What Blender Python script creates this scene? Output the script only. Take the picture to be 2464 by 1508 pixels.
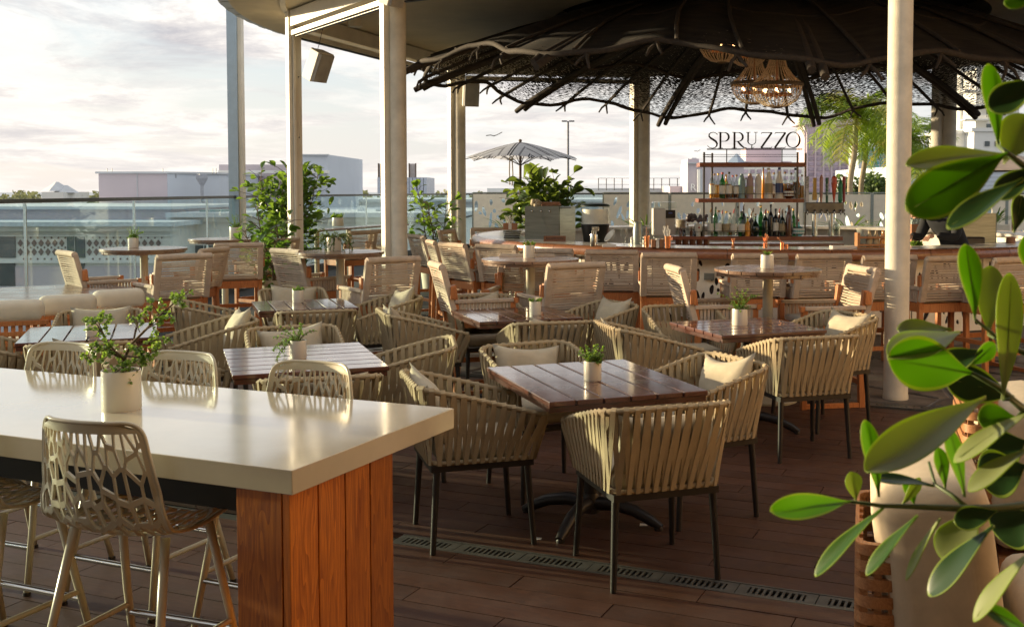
import bpy, bmesh, math, random
from mathutils import Vector, Matrix
from math import sin, cos, pi, radians, atan, sqrt
for _o in list(bpy.data.objects): bpy.data.objects.remove(_o)
R = random.Random(7)
SC = bpy.context.scene
COL = SC.collection
# ---------------------------------------------------------------- camera, sky, sun, exposure
EYE = 1.70
FPX, CX, CY, TILT = 2570.0, 1390.0, 576.0, math.atan(.046)
cd = bpy.data.cameras.new('camera'); cam = bpy.data.objects.new('camera', cd); COL.objects.link(cam)
cam.location = (0, 0, EYE); cam.rotation_euler = (pi/2 - TILT, 0, 0)
cd.sensor_width = 36; cd.lens = 36*FPX/2464
cd.shift_x = -(CX-1232)/2464; cd.shift_y = (CY-754)/2464
cd.clip_start = .1; cd.clip_end = 9000
cd.dof.use_dof = True; cd.dof.focus_distance = 7.0; cd.dof.aperture_fstop = 10.0
SC.camera = cam
SUN_AZ, SUN_EL = radians(-70), radians(7.5)
w = bpy.data.worlds.new('World'); SC.world = w; w.use_nodes = True
nt = w.node_tree; nt.nodes.clear()
N = nt.nodes.new; L = nt.links.new
out = N('ShaderNodeOutputWorld'); bg = N('ShaderNodeBackground'); L(bg.outputs[0], out.inputs[0])
bg.inputs[1].default_value = .10
sky = N('ShaderNodeTexSky'); sky.sky_type = 'NISHITA'; sky.sun_disc = False
sky.sun_elevation = SUN_EL; sky.sun_rotation = SUN_AZ; sky.air_density = 1.0; sky.dust_density = 1.5
tc = N('ShaderNodeTexCoord'); sep = N('ShaderNodeSeparateXYZ'); L(tc.outputs['Generated'], sep.inputs[0])
def M_(op, a, b=None, cl=False):
    n = N('ShaderNodeMath'); n.operation = op; n.use_clamp = cl
    for i, x in enumerate((a, b)):
        if x is None: continue
        if isinstance(x, (int, float)): n.inputs[i].default_value = x
        else: L(x, n.inputs[i])
    return n.outputs[0]
zc = M_('ADD', M_('MAXIMUM', sep.outputs[2], 0.0), .115)
comb = N('ShaderNodeCombineXYZ'); L(M_('DIVIDE', sep.outputs[0], zc), comb.inputs[0]); L(M_('DIVIDE', sep.outputs[1], zc), comb.inputs[1])
L(M_('MULTIPLY', sep.outputs[2], 1.5), comb.inputs[2])
def cloudnoise(scale, detail, rough, dist=0, off=0):
    m = N('ShaderNodeMapping'); L(comb.outputs[0], m.inputs[0]); m.inputs['Location'].default_value = (off, off*.7, 0); m.inputs['Scale'].default_value = (1.0, 1.0, 1)
    n = N('ShaderNodeTexNoise'); n.inputs['Scale'].default_value = scale; n.inputs['Detail'].default_value = detail
    n.inputs['Roughness'].default_value = rough; n.inputs['Distortion'].default_value = dist; L(m.outputs[0], n.inputs[0]); return n.outputs[0]
def ramp(inp, stops):
    r = N('ShaderNodeValToRGB'); L(inp, r.inputs[0]); e = r.color_ramp.elements
    while len(e) < len(stops): e.new(.5)
    for k, (p, c) in enumerate(stops): e[k].position = p; e[k].color = c if len(c) == 4 else (*c, 1)
    return r.outputs[0]
c1 = cloudnoise(.9, 9, .58, .5, 3.1)
cover = ramp(c1, [(.38, (0, 0, 0)), (.54, (1, 1, 1))])
c2 = cloudnoise(1.15, 12, .68, .3, 11.3)
shade = ramp(c2, [(.34, (4.5, 4.5, 4.55)), (.47, (5.4, 5.2, 4.9)), (.53, (4.2, 4.0, 3.9)), (.64, (2.8, 2.75, 2.95))])
# low warm band near the horizon, brighter towards the sun side
hz = ramp(M_('MAXIMUM', sep.outputs[2], 0.0), [(0, (1, 1, 1)), (.16, (0, 0, 0))])
mixn = N('ShaderNodeMix'); mixn.data_type = 'RGBA'; L(cover, mixn.inputs[0])
skyb = N('ShaderNodeMix'); skyb.data_type = 'RGBA'; skyb.inputs[0].default_value = .62
L(sky.outputs[0], skyb.inputs[6]); skyb.inputs[7].default_value = (3.6, 4.1, 4.8, 1)
L(skyb.outputs[2], mixn.inputs[6]); L(shade, mixn.inputs[7])
mh = N('ShaderNodeMix'); mh.data_type = 'RGBA'; L(M_('MULTIPLY', hz, .55), mh.inputs[0]); L(mixn.outputs[2], mh.inputs[6]); mh.inputs[7].default_value = (5.3, 4.85, 4.4, 1)
L(mh.outputs[2], bg.inputs[0])
sd = bpy.data.lights.new('sun', 'SUN'); sun = bpy.data.objects.new('sun', sd); COL.objects.link(sun)
sd.energy = 5.0; sd.angle = radians(1.2); sd.color = (1, .80, .50)
_d = Vector((sin(SUN_AZ)*cos(SUN_EL), cos(SUN_AZ)*cos(SUN_EL), sin(SUN_EL)))
sun.rotation_euler = _d.to_track_quat('Z', 'Y').to_euler()
vs = SC.view_settings; vs.view_transform = 'Standard'; vs.look = 'None'; vs.exposure = 1.08; vs.gamma = 1; vs.use_curve_mapping = False
SC.cycles.transparent_max_bounces = 20; SC.cycles.max_bounces = 8; SC.cycles.caustics_reflective = False; SC.cycles.caustics_refractive = False
# ---------------------------------------------------------------- photograph geometry -> world
_fw = Vector((0, cos(TILT), -sin(TILT))); _up = Vector((0, sin(TILT), cos(TILT)))
def ray(u, v): return Vector(((u-CX)/FPX, 0, 0)) + _fw + _up*(-(v-CY)/FPX)
def at_z(u, v, z):
    d = ray(u, v); t = (z-EYE)/d.z; return Vector((d.x*t, d.y*t, z))
def at_y(u, v, y):
    d = ray(u, v); t = y/d.y; return Vector((d.x*t, y, EYE+d.z*t))
# ---------------------------------------------------------------- object helpers
def tag(o, label=None, cat=None, group=None, kind=None):
    if label: o['label'] = label
    if cat: o['category'] = cat
    if group: o['group'] = group
    if kind: o['kind'] = kind
    return o
def thing(name, label, cat, loc=(0, 0, 0), rz=0, group=None):
    o = bpy.data.objects.new(name, None); COL.objects.link(o); o.empty_display_size = .1
    o.location = loc; o.rotation_euler = (0, 0, rz); return tag(o, label, cat, group)
def inst(name, me, parent=None, loc=(0, 0, 0), rot=(0, 0, 0), sc=None):
    o = bpy.data.objects.new(name, me); COL.objects.link(o); o.parent = parent
    o.location = loc; o.rotation_euler = rot
    if sc: o.scale = sc
    return o
KIDS = {}
def dup(root, loc=None, rz=None, label=None, group=None):
    def kids(o):
        return [c for c in o.children]
    r = root.copy(); COL.objects.link(r)
    if loc is not None: r.location = loc
    if rz is not None: r.rotation_euler = (0, 0, rz)
    if label: r['label'] = label
    if group: r['group'] = group
    for ch in kids(root):
        c = ch.copy(); COL.objects.link(c); c.parent = r
        for g in kids(ch):
            d = g.copy(); COL.objects.link(d); d.parent = c
    return r
class MB:
    def __init__(s): s.v = []; s.f = []; s.m = []; s.mi = 0; s.T = None
    def add(s, vs, fs):
        b = len(s.v)
        if s.T is not None: vs = [s.T @ Vector(p) for p in vs]
        s.v += [tuple(p) for p in vs]; s.f += [tuple(b+i for i in f) for f in fs]; s.m += [s.mi]*len(fs); return s
    def box(s, c, d, rz=0, M=None):
        x, y, z = d[0]/2, d[1]/2, d[2]/2
        vs = [Vector((a*x, b*y, g*z)) for a in (-1, 1) for b in (-1, 1) for g in (-1, 1)]
        if M is None: M = Matrix.Rotation(rz, 3, 'Z')
        c = Vector(c); vs = [M @ p + c for p in vs]
        return s.add(vs, [(0, 1, 3, 2), (4, 6, 7, 5), (0, 4, 5, 1), (2, 3, 7, 6), (0, 2, 6, 4), (1, 5, 7, 3)])
    def bar(s, a, b, wd, th=None, up=(0, 0, 1)):
        a = Vector(a); b = Vector(b); d = b-a; y = d.normalized(); u = Vector(up)
        if abs(y.dot(u)) > .98: u = Vector((0, 1, 0)) if abs(y.y) < .9 else Vector((1, 0, 0))
        x = y.cross(u).normalized(); z = x.cross(y)
        M = Matrix((x, y, z)).transposed()
        return s.box((a+b)/2, (wd, d.length, th or wd), M=M)
    def tube(s, pts, r, n=8, cap=True, closed=False):
        pts = [Vector(p) for p in pts]; k = len(pts); rr = r if isinstance(r, (list, tuple)) else [r]*k
        vs = []; fs = []; prev = None
        for i, p in enumerate(pts):
            if closed: t = pts[(i+1) % k]-pts[i-1]
            else: t = pts[min(i+1, k-1)]-pts[max(i-1, 0)]
            t.normalize()
            if prev is None:
                a = Vector((0, 0, 1)) if abs(t.z) < .9 else Vector((1, 0, 0))
                x = t.cross(a).normalized()
            else:
                x = (prev - t*prev.dot(t)).normalized()
            prev = x; y = t.cross(x)
            for j in range(n):
                an = 2*pi*j/n; vs.append(p + (x*cos(an)+y*sin(an))*rr[i])
        for i in range(k if closed else k-1):
            for j in range(n):
                a = i*n+j; b = i*n+(j+1) % n; c = ((i+1) % k)*n+(j+1) % n; d = ((i+1) % k)*n+j
                fs.append((a, d, c, b))
        if cap and not closed: fs += [tuple(range(n)), tuple((k-1)*n+j for j in reversed(range(n)))]
        return s.add(vs, fs)
    def lathe(s, prof, n=20, c=(0, 0, 0), capb=True, capt=True):
        vs = []; fs = []; k = len(prof)
        for r, z in prof:
            for j in range(n):
                a = 2*pi*j/n; vs.append((c[0]+r*cos(a), c[1]+r*sin(a), c[2]+z))
        for i in range(k-1):
            for j in range(n):
                fs.append((i*n+j, i*n+(j+1) % n, (i+1)*n+(j+1) % n, (i+1)*n+j))
        if capb: fs.append(tuple(reversed(range(n))))
        if capt: fs.append(tuple((k-1)*n+j for j in range(n)))
        return s.add(vs, fs)
    def ball(s, c, r, n=8, m=5, sz=1):
        pr = [(max(r*sin(pi*i/m), r*.02), -r*cos(pi*i/m)*sz) for i in range(m+1)]
        return s.lathe(pr, n, c)
    def prism(s, poly, z0, z1, M=None, c=(0, 0, 0)):
        n = len(poly); c = Vector(c)
        vs = [Vector((x, y, z0)) for x, y in poly]+[Vector((x, y, z1)) for x, y in poly]
        if M is not None: vs = [M @ p for p in vs]
        vs = [p+c for p in vs]
        fs = [tuple(reversed(range(n))), tuple(range(n, 2*n))]+[(i, (i+1) % n, n+(i+1) % n, n+i) for i in range(n)]
        return s.add(vs, fs)
    def mesh(s, name, mats, smooth=False):
        me = bpy.data.meshes.new(name); me.from_pydata(s.v, [], s.f)
        for m in (mats if isinstance(mats, (list, tuple)) else [mats]): me.materials.append(m)
        if isinstance(mats, (list, tuple)) and len(mats) > 1: me.polygons.foreach_set('material_index', s.m)
        if smooth is True: me.polygons.foreach_set('use_smooth', [True]*len(me.polygons))
        elif smooth:
            me.polygons.foreach_set('use_smooth', [True]*len(me.polygons)); me.set_sharp_from_angle(angle=radians(smooth))
        me.update(); return me
    def build(s, name, mats, parent=None, smooth=False, loc=(0, 0, 0), bev=0, kind=None):
        o = inst(name, s.mesh(name, mats, smooth), parent, loc)
        if bev:
            m = o.modifiers.new('bevel', 'BEVEL'); m.width = bev; m.segments = 2; m.limit_method = 'ANGLE'; m.harden_normals = True
            o.data.polygons.foreach_set('use_smooth', [True]*len(o.data.polygons))
        if kind: o['kind'] = kind
        return o
# ---------------------------------------------------------------- materials
def mat(name, col, rough=.6, metal=0, var=.15, scale=8, stretch=(1, 1, 1), bump=0, bscale=None, rvar=0, emit=0, ecol=None, trans=0, alpha=1,
        coat=0, col2=None, objvar=0, sheen=0, spec=None, coord='Object', fine=0, contrast=(.3, .7), isl=0):
    m = bpy.data.materials.new(name); m.use_nodes = True; t = m.node_tree; b = t.nodes['Principled BSDF']
    nn = t.nodes.new; ll = t.links.new
    b.inputs['Roughness'].default_value = rough; b.inputs['Metallic'].default_value = metal
    if spec is not None: b.inputs['Specular IOR Level'].default_value = spec
    if coat: b.inputs['Coat Weight'].default_value = coat; b.inputs['Coat Roughness'].default_value = .12
    tcn = nn('ShaderNodeTexCoord'); mp = nn('ShaderNodeMapping'); ll(tcn.outputs[coord], mp.inputs[0]); mp.inputs['Scale'].default_value = stretch
    no = nn('ShaderNodeTexNoise'); no.inputs['Scale'].default_value = scale; no.inputs['Detail'].default_value = 6; no.inputs['Roughness'].default_value = .6; ll(mp.outputs[0], no.inputs[0])
    oi = nn('ShaderNodeObjectInfo')
    if objvar or isl:
        ad = nn('ShaderNodeVectorMath'); ad.operation = 'ADD'; ll(mp.outputs[0], ad.inputs[0])
        sc_ = nn('ShaderNodeMath'); sc_.operation = 'MULTIPLY'; sc_.inputs[1].default_value = 37.0; ll(oi.outputs['Random'], sc_.inputs[0]); ll(sc_.outputs[0], ad.inputs[1]); ll(ad.outputs[0], no.inputs[0])
    r = nn('ShaderNodeValToRGB'); ll(no.outputs[0], r.inputs[0])
    c2 = col2 or tuple(min(1, x*(1+var)) for x in col); c1 = col if col2 else tuple(x*(1-var) for x in col)
    r.color_ramp.elements[0].position = contrast[0]; r.color_ramp.elements[1].position = contrast[1]
    r.color_ramp.elements[0].color = (*c1, 1); r.color_ramp.elements[1].color = (*c2, 1)
    src = r.outputs[0]
    if objvar or isl:
        hs = nn('ShaderNodeHueSaturation'); mr = nn('ShaderNodeMapRange'); a_ = objvar or isl
        mr.inputs[3].default_value = 1-a_; mr.inputs[4].default_value = 1+a_
        if isl:
            ge = nn('ShaderNodeNewGeometry'); ll(ge.outputs['Random Per Island'], mr.inputs[0])
        else: ll(oi.outputs['Random'], mr.inputs[0])
        ll(mr.outputs[0], hs.inputs['Value']); ll(src, hs.inputs['Color']); src = hs.outputs[0]
    ll(src, b.inputs['Base Color'])
    if rvar:
        mr = nn('ShaderNodeMapRange'); mr.inputs[1].default_value = .3; mr.inputs[2].default_value = .7
        mr.inputs[3].default_value = max(.02, rough-rvar); mr.inputs[4].default_value = min(1, rough+rvar)
        n3 = nn('ShaderNodeTexNoise'); n3.inputs['Scale'].default_value = scale*.6; n3.inputs['Detail'].default_value = 4; ll(mp.outputs[0], n3.inputs[0])
        ll(n3.outputs[0], mr.inputs[0]); ll(mr.outputs[0], b.inputs['Roughness'])
    if bump:
        bp = nn('ShaderNodeBump'); bp.inputs['Strength'].default_value = bump; bp.inputs['Distance'].default_value = .004
        n2 = nn('ShaderNodeTexNoise'); n2.inputs['Scale'].default_value = bscale or scale*4; n2.inputs['Detail'].default_value = 4; ll(mp.outputs[0], n2.inputs[0])
        ll(n2.outputs[0], bp.inputs['Height']); ll(bp.outputs[0], b.inputs['Normal'])
    if emit: b.inputs['Emission Color'].default_value = (*(ecol or col), 1); b.inputs['Emission Strength'].default_value = emit
    if trans: b.inputs['Transmission Weight'].default_value = trans
    if alpha < 1: b.inputs['Alpha'].default_value = alpha
    return m
def weave(name, col, rough=.75, sc=420, bump=.5, var=.12, col2=None, trl=0):
    """woven fabric / rope: two crossed waves for the threads, soft mottling in colour"""
    m = mat(name, col, rough, var=var, scale=14, col2=col2, objvar=.07); t = m.node_tree; b = t.nodes['Principled BSDF']; nn = t.nodes.new; ll = t.links.new
    tcn = [n for n in t.nodes if n.type == 'TEX_COORD'][0]
    hs = []
    for dr in ('X', 'Y', 'Z'):
        wv = nn('ShaderNodeTexWave'); wv.bands_direction = dr; wv.inputs['Scale'].default_value = sc/6.28; wv.inputs['Distortion'].default_value = 1.2
        ll(tcn.outputs['Object'], wv.inputs[0]); hs.append(wv.outputs['Fac'])
    a = nn('ShaderNodeMath'); a.operation = 'ADD'; ll(hs[0], a.inputs[0]); ll(hs[1], a.inputs[1])
    a2 = nn('ShaderNodeMath'); a2.operation = 'ADD'; ll(a.outputs[0], a2.inputs[0]); ll(hs[2], a2.inputs[1])
    bp = nn('ShaderNodeBump'); bp.inputs['Strength'].default_value = bump; bp.inputs['Distance'].default_value = .0012; ll(a2.outputs[0], bp.inputs['Height']); ll(bp.outputs[0], b.inputs['Normal'])
    return m
def wood(name, c1, c2, rough=.45, scale=3, ax=0, coat=0, objvar=.12, ring=6, bump=.15, rvar=.1):
    m = bpy.data.materials.new(name); m.use_nodes = True; t = m.node_tree; b = t.nodes['Principled BSDF']; nn = t.nodes.new; ll = t.links.new
    tcn = nn('ShaderNodeTexCoord'); mp = nn('ShaderNodeMapping'); ll(tcn.outputs['Object'], mp.inputs[0])
    s = [ring*2.2]*3; s[ax] = ring*.16; mp.inputs['Scale'].default_value = s
    oi = nn('ShaderNodeObjectInfo'); ml = nn('ShaderNodeMath'); ml.operation = 'MULTIPLY'; ml.inputs[1].default_value = 53; ll(oi.outputs['Random'], ml.inputs[0])
    ad = nn('ShaderNodeVectorMath'); ad.operation = 'ADD'; ll(mp.outputs[0], ad.inputs[0]); ll(ml.outputs[0], ad.inputs[1])
    n1 = nn('ShaderNodeTexNoise'); n1.inputs['Scale'].default_value = 1.1; n1.inputs['Detail'].default_value = 2; n1.inputs['Distortion'].default_value = .6; ll(ad.outputs[0], n1.inputs[0])
    k = nn('ShaderNodeMath'); k.operation = 'MULTIPLY'; k.inputs[1].default_value = 16; ll(n1.outputs[0], k.inputs[0])
    pp = nn('ShaderNodeMath'); pp.operation = 'FRACT'; ll(k.outputs[0], pp.inputs[0])
    n2 = nn('ShaderNodeTexNoise'); n2.inputs['Scale'].default_value = 9; n2.inputs['Detail'].default_value = 8; n2.inputs['Roughness'].default_value = .7; ll(ad.outputs[0], n2.inputs[0])
    mx = nn('ShaderNodeMath'); mx.operation = 'MULTIPLY_ADD'; mx.inputs[1].default_value = .32; ll(pp.outputs[0], mx.inputs[0]); ll(n2.outputs[0], mx.inputs[2])
    r = nn('ShaderNodeValToRGB'); ll(mx.outputs[0], r.inputs[0]); e = r.color_ramp.elements; e[0].position = .35; e[1].position = .95; e[0].color = (*c2, 1); e[1].color = (*c1, 1)
    hs = nn('ShaderNodeHueSaturation'); mr = nn('ShaderNodeMapRange'); mr.inputs[3].default_value = 1-objvar; mr.inputs[4].default_value = 1+objvar; ll(oi.outputs['Random'], mr.inputs[0]); ll(mr.outputs[0], hs.inputs['Value']); ll(r.outputs[0], hs.inputs['Color'])
    ll(hs.outputs[0], b.inputs['Base Color'])
    m2 = nn('ShaderNodeMapRange'); m2.inputs[1].default_value = .3; m2.inputs[2].default_value = .7; m2.inputs[3].default_value = max(.03, rough-rvar); m2.inputs[4].default_value = rough+rvar
    n3 = nn('ShaderNodeTexNoise'); n3.inputs['Scale'].default_value = 5; n3.inputs['Detail'].default_value = 5; ll(tcn.outputs['Object'], n3.inputs[0]); ll(n3.outputs[0], m2.inputs[0]); ll(m2.outputs[0], b.inputs['Roughness'])
    bp = nn('ShaderNodeBump'); bp.inputs['Strength'].default_value = bump; bp.inputs['Distance'].default_value = .003; ll(n2.outputs[0], bp.inputs['Height']); ll(bp.outputs[0], b.inputs['Normal'])
    if coat: b.inputs['Coat Weight'].default_value = coat; b.inputs['Coat Roughness'].default_value = .09; ll(bp.outputs[0], b.inputs['Coat Normal']) if coat < 1 else None
    return m
def glass(name, tint=(.9, .95, .95), refl=1.0, rough=.02, thick=0, dirt=.04):
    """clear pane: tinted see-through plus a fresnel reflection and a little film of dust"""
    m = bpy.data.materials.new(name); m.use_nodes = True; t = m.node_tree; t.nodes.clear(); nn = t.nodes.new; ll = t.links.new
    o = nn('ShaderNodeOutputMaterial'); tr = nn('ShaderNodeBsdfTransparent'); tr.inputs[0].default_value = (*tint, 1)
    gl = nn('ShaderNodeBsdfGlossy'); gl.inputs['Roughness'].default_value = rough
    fr = nn('ShaderNodeFresnel'); fr.inputs[0].default_value = 1.45; ge = nn('ShaderNodeNewGeometry'); fb = nn('ShaderNodeMath'); fb.operation = 'SUBTRACT'; fb.inputs[0].default_value = 1; ll(ge.outputs['Backfacing'], fb.inputs[1]); fm_ = nn('ShaderNodeMath'); fm_.operation = 'MULTIPLY'; ll(fr.outputs[0], fm_.inputs[0]); ll(fb.outputs[0], fm_.inputs[1])
    mx = nn('ShaderNodeMixShader'); f = nn('ShaderNodeMath'); f.operation = 'MULTIPLY'; f.use_clamp = True; f.inputs[1].default_value = refl; ll(fm_.outputs[0], f.inputs[0])
    ll(f.outputs[0], mx.inputs[0]); ll(tr.outputs[0], mx.inputs[1]); ll(gl.outputs[0], mx.inputs[2])
    df = nn('ShaderNodeBsdfDiffuse'); df.inputs[0].default_value = (.75, .78, .78, 1); m2 = nn('ShaderNodeMixShader')
    no = nn('ShaderNodeTexNoise'); no.inputs['Scale'].default_value = 2.5; no.inputs['Detail'].default_value = 6; mr = nn('ShaderNodeMapRange'); mr.inputs[1].default_value = .4; mr.inputs[2].default_value = .75; mr.inputs[3].default_value = dirt*.4; mr.inputs[4].default_value = dirt*2
    tcn = nn('ShaderNodeTexCoord'); ll(tcn.outputs['Object'], no.inputs[0]); ll(no.outputs[0], mr.inputs[0]); ll(mr.outputs[0], m2.inputs[0]); ll(mx.outputs[0], m2.inputs[1]); ll(df.outputs[0], m2.inputs[2])
    ll(m2.outputs[0], o.inputs[0]); return m
def leafmat(name, top, rough=.35, tr=.45, trc=None, var=.25, vein=0):
    m = bpy.data.materials.new(name); m.use_nodes = True; t = m.node_tree; b = t.nodes['Principled BSDF']; nn = t.nodes.new; ll = t.links.new; o = [n for n in t.nodes if n.type == 'OUTPUT_MATERIAL'][0]
    oi = nn('ShaderNodeObjectInfo'); ge = nn('ShaderNodeNewGeometry'); ad = nn('ShaderNodeMath'); ad.operation = 'ADD'; ll(oi.outputs['Random'], ad.inputs[0]); ll(ge.outputs['Random Per Island'], ad.inputs[1])
    fr = nn('ShaderNodeMath'); fr.operation = 'FRACT'; ll(ad.outputs[0], fr.inputs[0])
    tcn = nn('ShaderNodeTexCoord'); no = nn('ShaderNodeTexNoise'); no.inputs['Scale'].default_value = 16; no.inputs['Detail'].default_value = 5; ll(tcn.outputs['Object'], no.inputs[0])
    mm = nn('ShaderNodeMath'); mm.operation = 'MULTIPLY_ADD'; mm.inputs[1].default_value = .5; ll(no.outputs[0], mm.inputs[0])
    m5 = nn('ShaderNodeMath'); m5.operation = 'MULTIPLY'; m5.inputs[1].default_value = .5; ll(fr.outputs[0], m5.inputs[0]); ll(m5.outputs[0], mm.inputs[2])
    r = nn('ShaderNodeValToRGB'); e = r.color_ramp.elements; e[0].position = .2; e[1].position = .8; e[0].color = (*[x*(1-var) for x in top], 1); e[1].color = (*[min(1, x*(1+var)) for x in top], 1); ll(mm.outputs[0], r.inputs[0])
    ll(r.outputs[0], b.inputs['Base Color']); b.inputs['Roughness'].default_value = rough
    ts = nn('ShaderNodeBsdfTranslucent'); ts.inputs[0].default_value = (*(trc or tuple(min(1, x*3) for x in top)), 1)
    mx = nn('ShaderNodeMixShader'); mx.inputs[0].default_value = tr; ll(b.outputs[0], mx.inputs[1]); ll(ts.outputs[0], mx.inputs[2]); ll(mx.outputs[0], o.inputs[0])
    return m
MT = dict(
 steel_white=mat('painted_steel', (.66, .61, .50), .45, var=.10, scale=3, bump=.15, bscale=60, rvar=.1),
 column=mat('stippled_column_paint', (.58, .52, .40), .6, var=.16, scale=5, bump=.55, bscale=90),
 post=mat('grey_blue_aluminium', (.36, .46, .54), .45, metal=0, var=.06),
 soffit=mat('soffit_plaster', (.72, .63, .47), .8, var=.08, scale=2, bump=.1),
 trim=mat('roof_edge_metal', (.45, .47, .46), .35, metal=.4, var=.2, scale=6),
 teak=wood('teak', (.58, .215, .065), (.33, .10, .03), .42, objvar=.14, ax=2, coat=.1),
 table=wood('varnished_ipe', (.13, .037, .022), (.050, .015, .010), .30, ax=0, coat=1.0, objvar=.2, rvar=.1),
 round=wood('weathered_ipe', (.27, .16, .10), (.12, .065, .04), .3, ax=0, coat=.35, objvar=.2, rvar=.12),
 cedar=wood('stained_cedar', (.66, .21, .026), (.24, .052, .009), .38, ax=2, coat=.3, objvar=.28, ring=5),
 black=mat('black_painted_board', (.008, .007, .007), .6),
 darkmetal=mat('bronze_powder_coat', (.030, .024, .020), .42, metal=.3, var=.2),
 strap=weave('taupe_webbing', (.38, .29, .165), .8, 900, .35, var=.10),
 rope=weave('beige_rope', (.56, .44, .325), .85, 700, .6, var=.14),
 ropecush=weave('grey_seat_cloth', (.42, .38, .32), .9, 800, .25),
 linen=weave('linen_cushion', (.47, .40, .28), .9, 1100, .3, var=.08),
 sofa=weave('sand_upholstery', (.52, .42, .285), .9, 900, .3, var=.1),
 cream=weave('cream_cushion', (.62, .55, .42), .9, 900, .25, var=.06),
 slab=mat('cream_solid_top', (.58, .50, .36), .12, var=.07, scale=3.5, coat=.9, rvar=.09, bump=.05, bscale=6),
 shell=mat('cast_shell_paint', (.52, .47, .34), .33, var=.06, scale=6),
 chrome=mat('polished_steel', (.55, .55, .53), .18, metal=1, var=.05),
 steel=mat('brushed_steel', (.25, .28, .26), .36, metal=.8, var=.2, scale=4, stretch=(1, 1, 12)),
 pot=mat('glazed_white_pot', (.66, .62, .52), .3, var=.04, scale=8, coat=.2),
 soil=mat('soil', (.05, .033, .02), .95, bump=.6),
 plank=wood('deck_board', (.092, .036, .017), (.040, .015, .008), .52, ax=0, objvar=.16, rvar=.12, bump=.3),
 joint=mat('dark_joint', (.012, .009, .007), .9),
 stone=mat('flagstone', (.10, .085, .07), .5, var=.5, scale=5, objvar=.3, bump=.7, bscale=18, rvar=.12),
 grout=mat('mortar', (.16, .14, .12), .9, bump=.5),
 grate=mat('cast_iron', (.13, .125, .11), .42, metal=.5, var=.3, scale=12),
 netting=None,
 twig=mat('rope_wrapped_branch', (.040, .030, .022), .85, var=.35, scale=30, bump=.9, bscale=60),
 glass=glass('pane_glass', (.86, .955, .965), 1.0, dirt=.03),
 clear=glass('clear_glass', (.93, .95, .94), 1.6, .03, dirt=.02),
 capr=mat('black_handrail', (.018, .017, .016), .35),
 bark=mat('bark', (.12, .08, .05), .9, bump=.6),
 mahog=wood('bar_mahogany', (.34, .145, .07), (.20, .078, .036), .3, ax=0, coat=.4, ring=3),
 quartz=mat('pale_stone_bar_top', (.62, .58, .53), .22, var=.12, scale=9, coat=.3),
 shelf=wood('shelf_mahogany', (.33, .10, .045), (.19, .055, .025), .35, ax=0, coat=.2),
 white=mat('white_painted_panel', (.86, .77, .60), .55, var=.07),
 barwhite=mat('textured_white_plaster', (.70, .66, .57), .75, var=.12, scale=9, bump=.5, bscale=50),
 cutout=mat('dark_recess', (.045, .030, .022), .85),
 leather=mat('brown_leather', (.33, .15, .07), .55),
 copper=mat('copper', (.75, .32, .16), .25, metal=1),
 tile=mat('beige_flat', (.5, .4, .3), .7),
 sign=mat('sign_bronze', (.022, .022, .020), .5, metal=.4),
 bead=mat('wood_bead', (.66, .55, .40), .65, var=.3, scale=60),
 ring=mat('dark_rope_ring', (.16, .12, .08), .8, var=.4, scale=60),
 bulb=mat('lamp_glow', (1, .62, .28), .4, emit=8, ecol=(1, .50, .18)),
 speaker=mat('speaker_shell', (.66, .63, .56), .55, var=.04),
 skin=mat('skin', (.45, .26, .18), .5), hair=mat('dark_hair', (.012, .010, .009), .6, bump=.5), jacket=mat('black_jacket', (.007, .008, .011), .85, var=.4, scale=7, bump=.4, bscale=9),
 paper=mat('paper', (.7, .68, .62), .8), bird=mat('gull_grey', (.13, .12, .12), .8),
 lamp=mat('lamp_post_metal', (.10, .10, .11), .5),
)
LF = dict(
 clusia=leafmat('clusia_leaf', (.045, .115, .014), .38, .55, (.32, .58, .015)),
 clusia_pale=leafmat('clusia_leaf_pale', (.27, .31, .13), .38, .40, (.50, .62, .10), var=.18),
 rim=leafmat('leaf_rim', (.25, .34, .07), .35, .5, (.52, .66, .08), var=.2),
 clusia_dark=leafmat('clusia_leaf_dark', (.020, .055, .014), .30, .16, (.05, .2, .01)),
 shrub=leafmat('shrub_leaf', (.045, .095, .024), .28, .33, (.30, .50, .05), var=.5),
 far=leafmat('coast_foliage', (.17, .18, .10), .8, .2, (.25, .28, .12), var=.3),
 jade=leafmat('succulent_leaf', (.13, .22, .045), .35, .3, (.35, .55, .07), var=.45),
 fiddle=leafmat('fiddle_leaf', (.055, .10, .028), .30, .32, (.32, .45, .06), var=.5),
 palm=leafmat('palm_frond', (.10, .17, .022), .4, .45, (.40, .55, .03), var=.45),
 palmy=leafmat('yellow_palm_frond', (.28, .28, .05), .45, .4, (.60, .55, .06), var=.3),
 tree=leafmat('tree_foliage', (.07, .11, .04), .6, .3, (.2, .3, .06), var=.5),
)
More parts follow.
